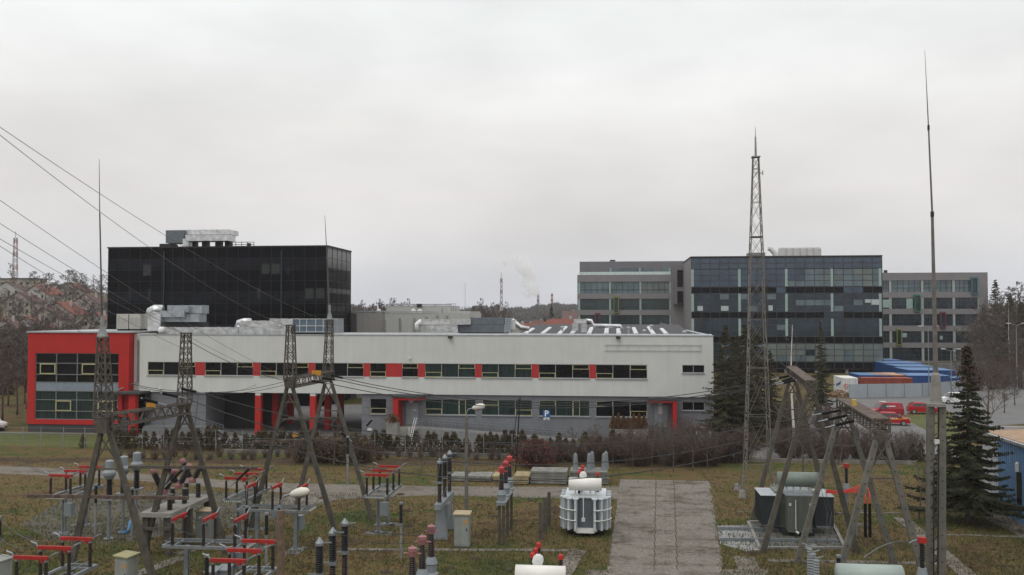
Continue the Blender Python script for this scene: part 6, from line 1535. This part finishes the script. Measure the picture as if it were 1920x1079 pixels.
# ---------------------------------------------------------------- transformers
def trafo1(label, g):
    t = thing('power_transformer', label, 'transformer', g)
    MB().box(-1.05, 1.05, .7, 3.3, .45, 2.2).build('tank', M('transformer_shadow_grey', (.12, .135, .15), .6, var=.15, streak=.3), t)  # tank coloured dark so the gaps between the fins look shaded
    MB().box(-1.2, 1.2, .6, 3.4, 2.203, 2.28).build('tank_lid', trafo_light, t)
    bk = MB(); bk.prism([(-.75, .9, .25), (.75, .9, .25), (.5, .2, .25), (-.5, .2, .25)], (0, 0, .2)); bk.build('base', trafo_white, t)
    for sgn in (-1, 1):
        fins = MB()
        for k in range(4):
            a = RAD(8+k*24); cx, cy = sgn*.42, 1.1
            # fins fan out from the corner of the tank
            d = Vector((sgn*math.sin(a), -math.cos(a), 0)); s_ = Vector((-d.y, d.x, 0))*.065
            p0 = Vector((cx, cy, .42))+d*.35; p1 = Vector((cx, cy, .42))+d*1.06
            fins.hexa([p0-s_*.35, p1-s_, p1+s_, p0+s_*.35]+[v+Vector((0, 0, 1.78)) for v in (p0-s_*.35, p1-s_, p1+s_, p0+s_*.35)])
        for k in range(5):
            yy = 1.35+k*.42; fins.box(min(sgn*1.06, sgn*1.5), max(sgn*1.06, sgn*1.5), yy-.05, yy+.05, .42, 2.2)
        fins.build('radiator', trafo_light, t)
        caps = MB()
        for k in range(4):
            a = RAD(8+k*24); cx, cy = sgn*.42, 1.1; d = Vector((sgn*math.sin(a), -math.cos(a), 0)); s_ = Vector((-d.y, d.x, 0))*.15
            p0 = Vector((cx, cy, 2.203))+d*.3; p1 = Vector((cx, cy, 2.203))+d*1.08; caps.hexa([p0-s_, p1-s_, p1+s_, p0+s_]+[v+Vector((0, 0, .05)) for v in (p0-s_, p1-s_, p1+s_, p0+s_)])
        caps.build('radiator_header', trafo_light, t)
        hp = MB()
        for zz in (1.0, 1.6):
            hp.tube([(cx_, cy_, zz) for cx_, cy_ in [(sgn*(.42+1.1*math.sin(RAD(q))), 1.1-1.1*math.cos(RAD(q))) for q in range(5, 92, 12)]], .035, 5)
        hp.build('radiator_hoop', white_paint, t)
    MB().tube([(-.98, .95, 2.95), (.95, .95, 2.95)], .37, 16).build('conservator', trafo_white, t, True)
    mb = MB(); 
    for x_ in (-.6, -.25, .3, .6): mb.tube([(x_, .95, 2.28), (x_, .95, 2.6)], .05, 5)
    mb.tube([(-.1, .15, 1.0), (-.1, .3, 2.5)], .03, 5); mb.box(-.2, 0, .05, .16, .95, 1.15); mb.build('pipework', white_paint, t)
    for x_, yy, hh in ((-.38, 1.6, 1.15), (-.3, 2.1, 1.2), (-.22, 2.6, 1.3), (.7, 2.2, .95)):
        i = insul(.11, .08, 2.3, 2.3+hh, 10, x_, yy, 8).build('bushing', ins_brown, t); MB().lathe([(.1, 2.3+hh+.002), (.1, 2.45+hh), (.03, 2.52+hh)], (x_, yy, 0), 8).build('bushing_cap', M('bright_red_cap', (.42, .02, .02), .5), i)
    MB().lathe([(.22, -.05), (.22, .3), (.1, .35)], (-.15, 1.5, 3.4), 10, axis=(0, -1, 0)).build('relief_valve', white_paint, t)
    for sx in (-.95, .95):
        for yy in (1.0, 2.9): MB().tube([(sx-.12, yy, .2), (sx+.12, yy, .2)], .2, 10).build('wheel', dark_metal, t)
    MB().box(-1.1, 1.1, .8, 3.2, .18, .44).build('undercarriage', dark_metal, t)
    return t
T1 = trafo1('white transformer with cream cylinder on top standing beside the concrete slab yard', G(1097, 1010))
T4 = copy_tree(T1); g = PD(1010, 590, 34.4); place(T4, (g.x, g.y, -.02), 0, 'transformer of which only the white top and red bushings show at the bottom edge')
def trafo2(label, g, tank, rad, cons, ep=0):
    t = thing('power_transformer', label, 'transformer', g)
    MB().box(-1.2, 1.2, 1.4, 3.2, .3, 2.4).build('tank', tank, t); MB().box(-.65, .7, .15, 1.39, .3, 2.38).build('tank_front', tank, t)
    rb = MB()
    for k in range(11): rb.box(-.6+k*.12, -.56+k*.12, .11, .148, .45, 2.3)
    rb.build('stiffening_rib', tank, t)
    for sgn in (-1, 1):
        f = MB()
        for k in range(7):
            yy = .95+k*.35; a, b = (-2.1, -1.0) if sgn < 0 else (1.0, 2.1); f.box(a, b, yy-.045, yy+.045, .55, 2.25)
        f.build('radiator', rad, t)
        e = MB()
        for k in range(7):
            yy = .95+k*.35; a, b = (-2.12, -1.0) if sgn < 0 else (1.0, 2.12); e.box(a, b, yy-.11, yy+.11, 2.253, 2.3)
        e.build('radiator_header', trafo_light, t)
    MB().box(-.8, .85, .1, 3.3, 2.403, 2.47).build('tank_lid', grey_paint if rad is trafo_dark else trafo_green, t)
    MB().tube([(-1.1, .9, 3.25), (1.22, .9, 3.25)], .44, 18).build('conservator', cons, t, True)
    mb = MB()
    for x_ in (-.6, -.2, .2, .7): mb.tube([(x_, .9, 2.47), (x_, .9, 2.9)], .05, 5)
    mb.build('pipework', white_paint, t)
    mb = MB(); mb.tube([(-.25, .02, .5), (-.25, .02, 2.2)], .03, 5); mb.tube([(-.25, -.02, .4), (-.12, -.1, .3)], .07, 6)
    for x_ in (-.55, .6): mb.box(x_-.06, x_+.06, .07, .108, 1.85, 2.0)
    mb.build('fittings', white_paint, t)
    MB().box(-.9, .9, .5, 3.1, .02, .29).build('undercarriage', dark_metal, t)
    return t
T2 = trafo2('dark green-grey transformer with black radiators on a gravel tray behind the crossing concrete legs', G(1501, 1010), trafo_tank, trafo_dark, trafo_green)
g = PD(1634, 590, 33.2)
T3 = trafo2('pale grey-green transformer of which the top cylinder shows at the bottom right', (g.x, g.y, 0), trafo_green, trafo_light, M('pale_green_cylinder', (.3, .36, .33), .5, var=.05))
# gravel tray under the dark transformer
mb = MB(); 
def ringrail(q, w, hh, m, nm, lab):
    mb = MB(); p = [G(*c) for c in q]
    for a, b in zip(p, p[1:]+p[:1]):
        d = (b-a).normalized(); s_ = Vector((-d.y, d.x, 0))*w/2; mb.hexa([a-s_, b-s_, b+s_, a+s_]+[v+Vector((0, 0, hh)) for v in (a-s_, b-s_, b+s_, a+s_)])
    return solo(nm, mb, m, lab, 'kerb frame')
ringrail([(1403, 981), (1560, 980), (1584, 1030), (1424, 1030)], .18, .14, concrete_pale, 'tray_kerb', 'pale rectangular concrete kerb round the gravel tray of the dark transformer')
sheet('gravel_tray', [(1403, 981), (1560, 980), (1584, 1030), (1424, 1030)], ground_mat('wet_gravel', None, [(.3, (.09, .09, .095)), (.5, (.15, .15, .15)), (.75, (.2, .2, .2))], .8, 5, .8, 14), .025)
gr_ = 'pale rails leading off the transformer tray'
for q, lab in (((1346, 994, 1490, 997), 'rear pale steel rail crossing the gravel left of the dark transformer'), ((1350, 1015, 1570, 1018), 'front pale steel rail crossing the gravel left of the dark transformer')):
    a, b = G(q[0], q[1]), G(q[2], q[3]); solo('rail', MB().hexa([a+Vector((0, -.07, .03)), b+Vector((0, -.07, .03)), b+Vector((0, .07, .03)), a+Vector((0, .07, .03)), a+Vector((0, -.07, .2)), b+Vector((0, -.07, .2)), b+Vector((0, .07, .2)), a+Vector((0, .07, .2))]), galv, lab, 'rail', None, gr_)
for q in ((1180-112, 1000, 1040),):
    pass
# red cables and cable sealing ends
t = thing('cable_riser', 'pair of black cable risers with orange-red tops right of the dark transformer', 'cable riser', G(1622, 1010), world=True)
g = G(1618, 1008); yy = g.y
for px in (1618, 1626.5):
    x_ = XA(px, yy); MB().tube([(x_, yy, 0), (x_, yy, ZA(944, yy, px))], .085, 8).build('cable', ins_black, t); zz = ZA(944, yy, px)
    MB().tube([(x_, yy, zz), (x_+.03, yy, zz+.35), (x_+(.0 if px < 1620 else .02), yy+.2, zz+.75), (x_-.25, yy+.5, zz+1.0)], .05, 6, .03).build('cable_end', red_cable, t)
mb = MB()
for py in (960, 985): z_ = ZA(py, yy, 1620); mb.box(XA(1602, yy), XA(1630, yy), yy+.09, yy+.16, z_-.04, z_+.04)
x_ = XA(1603, yy); mb.box(x_-.05, x_+.05, yy+.1, yy+.2, 0, 2.2); mb.build('rack', galv, t)
mb = MB(); rr = random.Random(2)
for k in range(7):
    a = PD(1549, 918+k*1.2, 54); b = PD(1575, 922+k*.6, 54); c = PD(1590, 918+k, 54); d = PD(1612, 911+k*2, 54); mb.tube([a, b, c, d], .02, 5)
solo('cable_bundle', mb, red_cable, 'bundle of bright orange-red cables fanning out right of the dark transformer', 'cables')
def arrester(label, px, py_top, base_py, pole=galv):
    g = G(px, base_py); D = g.x*-math.sin(PSI)+g.y*math.cos(PSI); zt_ = PD(px, py_top, D).z
    t = thing('surge_arrester', label, 'surge arrester', g); MB().tube([(0, 0, 0), (0, 0, zt_-1.75)], .1, 8).build('post', pole, t)
    insul(.1, .1, zt_-1.2, zt_-.22, 10).build('insulator', ins_black, t); MB().lathe([(.2, zt_-1.748), (.22, zt_-1.5), (.16, zt_-1.21)], (0, 0, 0), 10).build('base', grey_paint, t)
    MB().box(-.16, .16, -.1, .1, zt_-.218, zt_).build('cap', red_arm, t); MB().tube([(-.16, 0, zt_-.1), (-.35, 0, zt_-.15), (-.5, 0, zt_-.25)], .025, 5).build('terminal', galv, t)
arrester('surge arrester with small red cap behind the concrete legs right of the dark transformer', 1588, 870, 985)
arrester('surge arrester with red cap beside the twin concrete posts of the tall mast', 1731, 1008, 1200)
gg = 'grey bushings in front of the dark transformer'
pr = thing('post_insulator', 'tall slim grey ribbed insulator', 'insulator', (0, 0, 0), group=gg); insul(.12, .11, 1.9, 4.1, 22).build('insulator', ins_grey, pr); MB().tube([(0, 0, 0), (0, 0, 1.89)], .07, 6).build('post', galv, pr); MB().tube([(-.28, 0, 4.25), (0, 0, 4.12), (.25, 0, 4.2)], .03, 5).build('terminal', galv, pr)
for i, (px, py, lab) in enumerate(((1518, 1024, 'farthest of three slim grey ribbed insulators at the bottom right'), (1525, 1034, 'middle of three slim grey ribbed insulators at the bottom right'), (1531, 1046, 'nearest of three slim grey ribbed insulators at the bottom right'))):
    o = pr if i == 0 else copy_tree(pr); g = G(px, py, 4.15); place(o, (g.x, g.y, 0), 0, lab)
o = copy_tree(pi_); g = G(1572, 1041, 3.0); place(o, (g.x, g.y, 0), 0, 'short black insulator beside the nearest right-hand concrete leg', group='lone insulators')
o = copy_tree(pi_); g = G(-1, 968, 3.6); place(o, (g.x, g.y, .6), 0, 'dark insulator cut by the left edge above the bottom corner', group='lone insulators')
solo('blue_hose', MB().tube([G(228, 998)+Vector((0, 0, .1)), G(233, 1003)+Vector((0, 0, .08)), G(240, 998)+Vector((0, 0, .1)), G(244, 988)+Vector((0, 0, .35)), G(246, 990)+Vector((0, 0, .1))], .07, 6), M('blue_plastic', (.03, .18, .4), .5), 'short curl of blue hose on the gravel at the foot of the grey-headed transformers', 'hose')
# ================================================================ insulator strings and wires
def wire(name, label, a, b, sag=0, r=.018, n=18, group=None, m=cable_m, cat='cable'):
    a, b = Vector(a), Vector(b); pts = [a+(b-a)*(k/n)-Vector((0, 0, 4*sag*(k/n)*(1-k/n))) for k in range(n+1)]
    return solo(name, MB().tube(pts, r, 4), m, label, cat, None, group)
def string(label, a, b, group):
    a, b = Vector(a), Vector(b); d = (b-a); t = thing('insulator_string', label, 'insulator', a, world=True, group=group)
    n = 12; prof = []
    L_ = d.length*.8
    for j in range(n): prof += [(.055, L_*j/n), (.095, L_*(j+.35)/n), (.055, L_*(j+.7)/n)]
    MB().lathe(prof, a+d*.1, 8, axis=d).build('insulator', ins_black, t); mb = MB(); mb.tube([a, a+d*.1], .04, 5); mb.tube([a+d*.9, b], .05, 5); mb.tube([b, b+d.normalized()*.35], .035, 5); mb.build('clamp', galv, t)
    return b+d.normalized()*.3
ends = {}
for key, D, lst, gl_ in (('A', (44.5, 46.5, 48.5), [((264, 747), (300, 757)), ((301, 737), (338, 745)), ((337, 729), (372, 736))], 'on the leftmost gantry beam'),
                         ('B', (56, 58, 60), [((581, 714), (612, 719)), ((600, 708), (632, 713)), ((618, 703), (646, 710))], 'on the second gantry beam'),
                         ('C', (57, 54, 51), [((1484, 704), (1457, 710)), ((1489, 709), (1463, 716)), ((1494, 713), (1466, 719))], 'on the gantry behind the dark transformer'),
                         ('D', (46.5, 44, 41.5), [((1581, 769), (1535, 777)), ((1593, 778), (1547, 788)), ((1606, 788), (1561, 799))], 'on the nearest right-hand gantry')):
    for i, ((a, b), d_) in enumerate(zip(lst, D)):
        nm = (('nearest', 'middle', 'farthest') if key in 'AB' else ('farthest', 'middle', 'nearest'))[i]
        ends[key+str(i)] = string(f'{nm} of three dark insulator strings {gl_}', PD(*a, d_), PD(*b, d_), 'insulator strings '+gl_)
gwr = 'sagging busbar cables across the yard'
for i, (a, b, sg) in enumerate((('B2', 'C0', 1.5), ('B1', 'C1', 1.45), ('B0', 'C2', 1.4))):
    wire('busbar_cable', ['upper', 'middle', 'lower'][i]+' of three cables sagging across the pale office front', ends[a], ends[b], sg, .03, 30, gwr)
for i, (a, b, sg) in enumerate((('A2', 'D0', 2.1), ('A1', 'D1', 2.7), ('A0', 'D2', 3.0))):
    wire('busbar_cable', ['highest', 'middle', 'lowest'][i]+' of three long cables sagging low in front of the hedge', ends[a], ends[b], sg, .026, 30, gwr)
gl2 = 'overhead lines from the upper left'
wl_ = [((-60, 198), 20, (617, 604), 60.5, 'highest overhead wire running from the upper left to the second gantry rear column', .5),
       ((-60, 206), 20, (544, 614), 55, 'second overhead wire from the upper left, ending at the second gantry front column', .6),
       ((-60, 334), 24, (532, 706), 55, 'third overhead wire, passing the lightning rod to the second gantry beam', .35),
       ((-60, 381), 24, (524, 713), 54, 'fourth overhead wire, just below the third, ending at the second gantry beam', .35),
       ((-60, 413), 24, (347, 627), 49, 'fifth overhead wire, ending at the top of the left gantry rear column', .2),
       ((-60, 424), 24, (346, 655), 49, 'sixth overhead wire, ending just under the top of the left gantry rear column', .2),
       ((-60, 474), 24, (184, 640), 42, 'lowest overhead wire entering at the left edge, ending at the leftmost column top', .15)]
for a, da, b, db, lab, sg in wl_: wire('overhead_wire', lab, PD(*a, da), PD(*b, db), sg, .008, 20, gl2, m=cable_grey)
for i, (a, b, D0, D1_, sg) in enumerate((((355, 640), (545, 716), 49, 55, .3), ((243, 720), (545, 712), 46, 55, .6), ((262, 727), (540, 720), 46, 55, .5))):
    wire('jumper_wire', ['steep', 'upper slack', 'lower slack'][i]+' wire between the left gantry and the second gantry', PD(*a, D0), PD(*b, D1_), sg, .018, 14, 'wires between the two left gantries')
gj = 'thin leads of the switchgear'
J = [((-20, 950), (120, 1003), 36, 36, .7), ((-20, 985), (62, 1023), 36, 36, .4), ((-20, 1018), (30, 1037), 36, 36, .3), ((40, 862), (135, 870), 54, 56, .6), ((640, 982), (792, 1003), 36, 36, .15), ((625, 997), (775, 1018), 35.5, 35.5, .2), ((655, 985), (812, 990), 37, 37, .3),
     ((826, 862), (810, 985), 52, 44, -.3), ((843, 900), (815, 1000), 52, 40, -.3), ((480, 897), (525, 890), 53, 55, .2), ((90, 889), (30, 850), 54, 60, .3), ((500, 880), (560, 840), 56, 60, .3), ((440, 1010), (300, 975), 40, 43, .3), ((740, 875), (790, 800), 56, 70, .2),
     ((1620, 1046), (1712, 1017), 34, 40, -.25), ((1537, 1060), (1560, 960), 40, 45, .2), ((1547, 1075), (1551, 960), 40, 45, .1), ((1568, 990), (1530, 845), 50, 52, .3), ((1560, 985), (1522, 840), 50, 52, .3)]
for i, (a, b, d0, d1, sg) in enumerate(J): wire('lead_wire', 'thin hanging lead between pieces of switchgear', PD(*a, d0), PD(*b, d1), sg, .014 if i != 14 else .025, 10, gj, m=cable_grey if i in (0, 1, 2, 3, 14) else cable_m)
J2 = [((465, 881), (480, 905), 56, 51, .2), ((130, 885), (205, 868), 55, 54, .25), ((165, 877), (232, 860), 56, 55, .25), ((190, 873), (257, 852), 57, 56, .25), ((210, 880), (300, 862), 54, 53, .3), ((262, 860), (345, 850), 56, 55, .3),
      ((390, 885), (424, 893), 53, 53, .1), ((500, 882), (530, 908), 56, 51, .25), ((478, 908), (505, 920), 50, 50, .15), ((535, 908), (570, 918), 50, 50, .15), ((345, 962), (380, 975), 44, 43, .15), ((405, 965), (447, 977), 44, 43, .15),
      ((462, 1020), (430, 985), 37, 42, .2), ((745, 876), (818, 862), 56, 54, .3), ((730, 884), (808, 872), 55, 54, .3), ((755, 870), (838, 848), 57, 56, .3), ((843, 848), (955, 858), 56, 56, .5), ((834, 856), (947, 866), 55, 54, .5), ((824, 864), (938, 874), 54, 53, .5),
      ((458, 965), (463, 912), 43, 50, .1), ((90, 1030), (62, 1020), 37, 38, .1), ((560, 845), (640, 905), 50, 53, .4), ((300, 868), (250, 990), 53, 44, .3), ((392, 735), (480, 722), 50, 55, .2), ((372, 740), (355, 870), 48, 52, .3), ((300, 760), (330, 880), 45, 52, .3), ((652, 832), (690, 880), 57, 54, .3)]
for i, (a, b, d0, d1, sg) in enumerate(J2): wire('lead_wire', 'thin hanging lead between pieces of switchgear', PD(*a, d0), PD(*b, d1), sg, .013, 8, gj, m=cable_grey if i % 2 else cable_m)
for i, (a, b, d_, lab) in enumerate((((470, 877), (441, 904), 49, 'dark insulator string hanging obliquely in front of the farther middle disconnector'), ((345, 878), (318, 905), 48, 'dark insulator string hanging obliquely before the pink-capped breaker'),
        ((541, 786), (522, 799), 60, 'small dark insulator string under the left end of the upper crossbar'), ((699, 786), (686, 801), 62, 'lone dark insulator string in front of the grey wall corner'), ((638, 810), (652, 822), 57, 'short insulator string at the right end of the lower crossbar'))):
    string(lab, PD(*a, d_), PD(*b, d_), 'oblique insulator strings')
pm = MB(); a = G(966, 900)
pm.tube([(a.x, a.y, 0), PD(975, 745, 66)], .05, 5); pm.tube([(a.x-.5, a.y, 0), PD(972, 748, 66)], .03, 4)
solo('thin_pole', pm, dark_metal, 'thin dark pole leaning slightly in front of the left end of the ramp windows', 'pole')
# fence of slim posts at the grass in front of the red block and hedge
t = thing('wire_fence', 'low wire fence on slim grey posts along the hedge and the grass', 'fence', (XA(600, 80), 82.9, 0), world=True)
ps_ = [44, 78, 120, 160, 205, 268, 308, 405, 455, 553, 600, 703, 760, 830, 907, 960, 1010, 1080, 1140]
for px in ps_: p = P(px, 700, 82.7); MB().tube([(p.x, 82.75, 0), (p.x, 82.75, 2.1)], .035, 5).build('post', galv_dull, t)
mb = MB()
for z_ in (.7, 1.3, 2.0): mb.tube([(XA(-40, 82.75), 82.75, z_), (XA(1150, 82.75), 82.75, z_)], .012, 3)
mb.build('wire', galv_dull, t)
# ---------------------------------------------------------------- cars
tyre = M('tyre_rubber', (.015, .015, .015), .8); rim_m = M('wheel_rim', (.35, .35, .36), .35, .6); car_glass = M('car_window_glass', (.02, .023, .027), .08, spec=.7); head_l = M('headlight_lens', (.6, .6, .58), .2); tail_l = M('tail_light_lens', (.35, .01, .01), .3); bumper_m = M('black_bumper_plastic', (.03, .03, .03), .7)
def car(label, loc, rz, paint, L_=3.9, W_=1.7, H_=1.48, kind='hatch', stripes=False, group=None, sc__=1):
    t = thing('parked_car', label, 'car' if kind != 'van' else 'van', loc, rz, group); t.scale = (sc__,)*3
    h2 = L_/2
    if kind == 'hatch': low = [(-h2, .3), (-h2, .62), (-h2+.08, .85), (-h2+.95, .95), (h2-.35, .95), (h2-.05, .85), (h2, .5), (h2, .3)]; top = [(-h2+.85, .95), (-h2+1.55, H_-.02), (h2-.75, H_), (h2-.3, 1.3), (h2-.18, .95)]
    elif kind == 'van': low = [(-h2, .3), (-h2, .7), (-h2+.15, .92), (-h2+.9, 1.08), (h2-.02, 1.08), (h2, .5), (h2, .3)]; top = [(-h2+.8, 1.08), (-h2+1.45, H_-.04), (-h2+1.9, H_), (h2-.2, H_-.04), (h2-.03, 1.08)]
    def loft(poly, ws):
        mb = MB(); n = len(poly); cx = sum(p[0] for p in poly)/n; cz = sum(p[1] for p in poly)/n; i0 = 0
        for y, s in ws:
            for x_, z_ in poly: mb.v.append((cx+(x_-cx)*s, y if not callable(y) else y(z_), cz+(z_-cz)*s))
        for k in range(len(ws)-1):
            for j in range(n): a, b = k*n+j, k*n+(j+1) % n; mb.f.append((a, b, b+n, a+n))
        mb.f.append(tuple(range(n))[::-1]); mb.f.append(tuple((len(ws)-1)*n+j for j in range(n))); return mb
    w2 = W_/2
    body = loft(low, [(-w2, .965), (-w2+.07, .995), (-w2+.18, 1), (w2-.18, 1), (w2-.07, .995), (w2, .965)]).build('body', paint, t, False)
    tp_ = loft(top, [(-w2+.06, 1), (w2-.06, 1)])
    zl_ = min(z for _, z in top); tp_.v = [(x_, y*(1-.16*(z-zl_)/(H_-zl_)), z) for x_, y, z in tp_.v]
    tp_.build('cabin', paint, t)
    # windows a few mm proud of the cabin sides
    def side(poly, nm='side_window'):
        for s in (-1, 1):
            mb = MB(); q = []
            for x_, z_ in poly: y = (w2-.06)*(1-.16*(z_-zl_)/(H_-zl_))+.004; q.append((x_, s*y, z_))
            mb.prism(q if s < 0 else q[::-1], (0, s*.008, 0)); mb.build(nm, car_glass, t)
    if kind == 'hatch':
        xa_, xb_ = -h2+1.05, h2-.4
        side([(xa_, 1.0), (xa_+.55, H_-.12), (.12, H_-.1), (.12, 1.0)]); side([(.2, 1.0), (.2, H_-.1), (xb_-.4, H_-.12), (xb_-.05, 1.02)])
    else: side([(-h2+.98, 1.12), (-h2+1.5, H_-.15), (-h2+2.1, H_-.12), (-h2+2.1, 1.12)])
    # windscreen and rear glass
    def slope(pa, pb, nm):
        (xa_, za), (xb_, zb) = pa, pb; d = Vector((xb_-xa_, 0, zb-za)); nrm = Vector((-d.z, 0, d.x)).normalized()
        if (nrm.x > 0) != (nm == 'rear_window'): nrm = -nrm
        mb = MB(); q = []
        for f, yy in ((.12, -1), (.12, 1), (.9, 1), (.9, -1)):
            z_ = za+(zb-za)*f; q.append(Vector((xa_+(xb_-xa_)*f, yy*((w2-.06)*(1-.16*(z_-zl_)/(H_-zl_))-.1), z_))+nrm*.006)
        mb.prism(q, nrm*.006); mb.build(nm, car_glass, t)
    slope(top[0], top[1], 'windscreen')
    if kind == 'hatch': slope(top[-2], top[-3], 'rear_window')
    for x_ in (-h2+.75, h2-.7):
        for s in (-1, 1):
            w_ = MB().tube([(x_, s*(w2-.17), .31), (x_, s*(w2+.02), .31)], .31, 16).build('wheel', tyre, t); MB().tube([(x_, s*(w2+.021), .31), (x_, s*(w2+.034), .31)], .2, 12).build('rim', rim_m, w_)
    for s in (-1, 1):
        MB().box(-h2-.015, -h2+.25, min(s*(w2-.42), s*(w2-.07)), max(s*(w2-.42), s*(w2-.07)), .66, .82).build('headlight', head_l, t)
        MB().box(h2-.12, h2+.012, min(s*(w2-.28), s*(w2-.08)), max(s*(w2-.28), s*(w2-.08)), .68, .92).build('tail_light', tail_l, t)
        MB().box(-h2+1.0, -h2+1.12, min(s*(w2-.02), s*(w2+.15)), max(s*(w2-.02), s*(w2+.15)), .97, 1.1).build('wing_mirror', bumper_m, t)
    MB().box(-h2-.03, -h2+.12, -w2+.2, w2-.2, .3, .5).build('front_bumper', bumper_m, t); MB().box(h2-.1, h2+.03, -w2+.15, w2-.15, .3, .48).build('rear_bumper', bumper_m, t)
    MB().box(-h2-.04, -h2-.032, -.26, .26, .38, .49).build('number_plate', white_paint, t)
    if stripes:
        for s in (-1, 1):
            mb = MB(); y0, y1 = sorted((s*(w2+.002), s*(w2+.012)))
            mb.prism([(-1.5, y0, .82), (.2, y0, .7), (.9, y0, .72), (.9, y0, .76), (.2, y0, .75), (-1.5, y0, .88)], (0, y1-y0, 0)); mb.build('yellow_stripe', M('yellow_stripe_paint', (.7, .5, .05)), t)
            mb = MB()
            for k in range(4): mb.box(-.5+k*.2, -.37+k*.2, y0, y1, .82+.01*(k % 2), .92)
            mb.build('white_lettering', white_letter, t)
    return t
red_car = M('red_car_paint', (.36, .008, .012), .25, var=.03, spec=.6); red_car2 = M('crimson_van_paint', (.3, .007, .022), .3, var=.03, spec=.6); silver_car = M('silver_car_paint', (.42, .43, .43), .3, .4, var=.05); white_car = M('white_car_paint', (.68, .69, .68), .3, var=.03)
# fronts look along local -x
car('red hatchback with yellow stripe and white lettering, half hidden by the near gantry beam', G(1672, 797), RAD(170), red_car, stripes=True)
v = car('crimson red van with white lettering parked directly behind the striped red hatchback', G(1662, 783)+Vector((0, .5, 0)), RAD(10), red_car2, 4.2, 1.75, 1.85, 'van')
for s in (-1,):
    mb = MB()
    for k in range(5): mb.box(-.2+k*.24, -.04+k*.24, -.85, -.81, 1.35, 1.5)
    mb.build('white_lettering', white_letter, v)
MB().box(-.6, .0, -.35, .35, 1.86, 1.98).build('roof_sign', white_paint, v)
car('red hatchback alone on the asphalt left of the tall mast foot', G(1729, 776), RAD(172), red_car, 3.6, sc__=1.0)
car('white small van-like car parked behind the mast, right of the lone red hatchback', G(1790, 757), RAD(8), white_car, 4.3, 1.75, 1.6, 'hatch')
car('silver car seen from the front behind the bare thicket near the spruces', G(1316, 832), RAD(95), silver_car, 4.1)
car('white van cut by the left edge of the view beside the red block', G(-30, 808), RAD(180), white_car, 4.6, 1.8, 1.9, 'van')
o = car('pale blue-grey car half hidden by the spruces right of the pale building', G(1388, 777), RAD(20), silver_car, 4.0)
o = car('white car behind the left edge of the nearest spruce', G(1347, 777), RAD(160), white_car, 4.0)
# lamps of the car park
gk = 'slim double lamp posts of the far car park'
for px, py, q, lab in ((1742, 745, 612, 'slim lamp post with two arms behind the tall mast'), (1784, 742, 655, 'slim lamp post at the right end of the containers'), (1905, 700, 607, 'thin lamp post in front of the right wood')):
    g = G(px, py) if px < 1900 else GH(px, 150); D = -g.x*math.sin(PSI)+g.y*math.cos(PSI); z_ = PD(px, q, D).z-g.z
    t = thing('car_park_lamp', lab, 'street lamp', g, 0, gk); MB().tube([(0, 0, 0), (0, 0, z_-.3)], .09, 6, .06).build('pole', galv, t)
    for s in (-1, 1): MB().tube([(0, 0, z_-.35), (s*.9, 0, z_)], .04, 5).build('arm', galv, t); MB().box(min(s*.85, s*1.5), max(s*.85, s*1.5), -.15, .15, z_-.02, z_+.1).build('lamp_head', white_paint, t)
# road sign-like red post by the gravel
solo('red_post', MB().tube([G(1513, 835), G(1513, 835)+Vector((0, 0, 1.3))], .1, 8).tube([G(1513, 835)+Vector((0, 0, 1.302)), G(1513, 835)+Vector((0, 0, 1.42))], .14, 8), red_wall, 'short red hydrant-like post seen between the right gantry legs', 'post')
# ================================================================ haze
m = bpy.data.materials.new('haze_air'); m.use_nodes = True; t_ = m.node_tree
for n_ in list(t_.nodes): t_.nodes.remove(n_)
oo = t_.nodes.new('ShaderNodeOutputMaterial'); vv = t_.nodes.new('ShaderNodeVolumePrincipled'); vv.inputs['Color'].default_value = (.93, .93, .97, 1); vv.inputs['Density'].default_value = .00015
t_.links.new(vv.outputs[0], oo.inputs['Volume'])
mb = MB().box(-2650, 2650, -450, 2650, -3, 112); ho = mb.build('haze', m); ho['kind'] = 'stuff'
# remaining solo prototypes keep their own labels
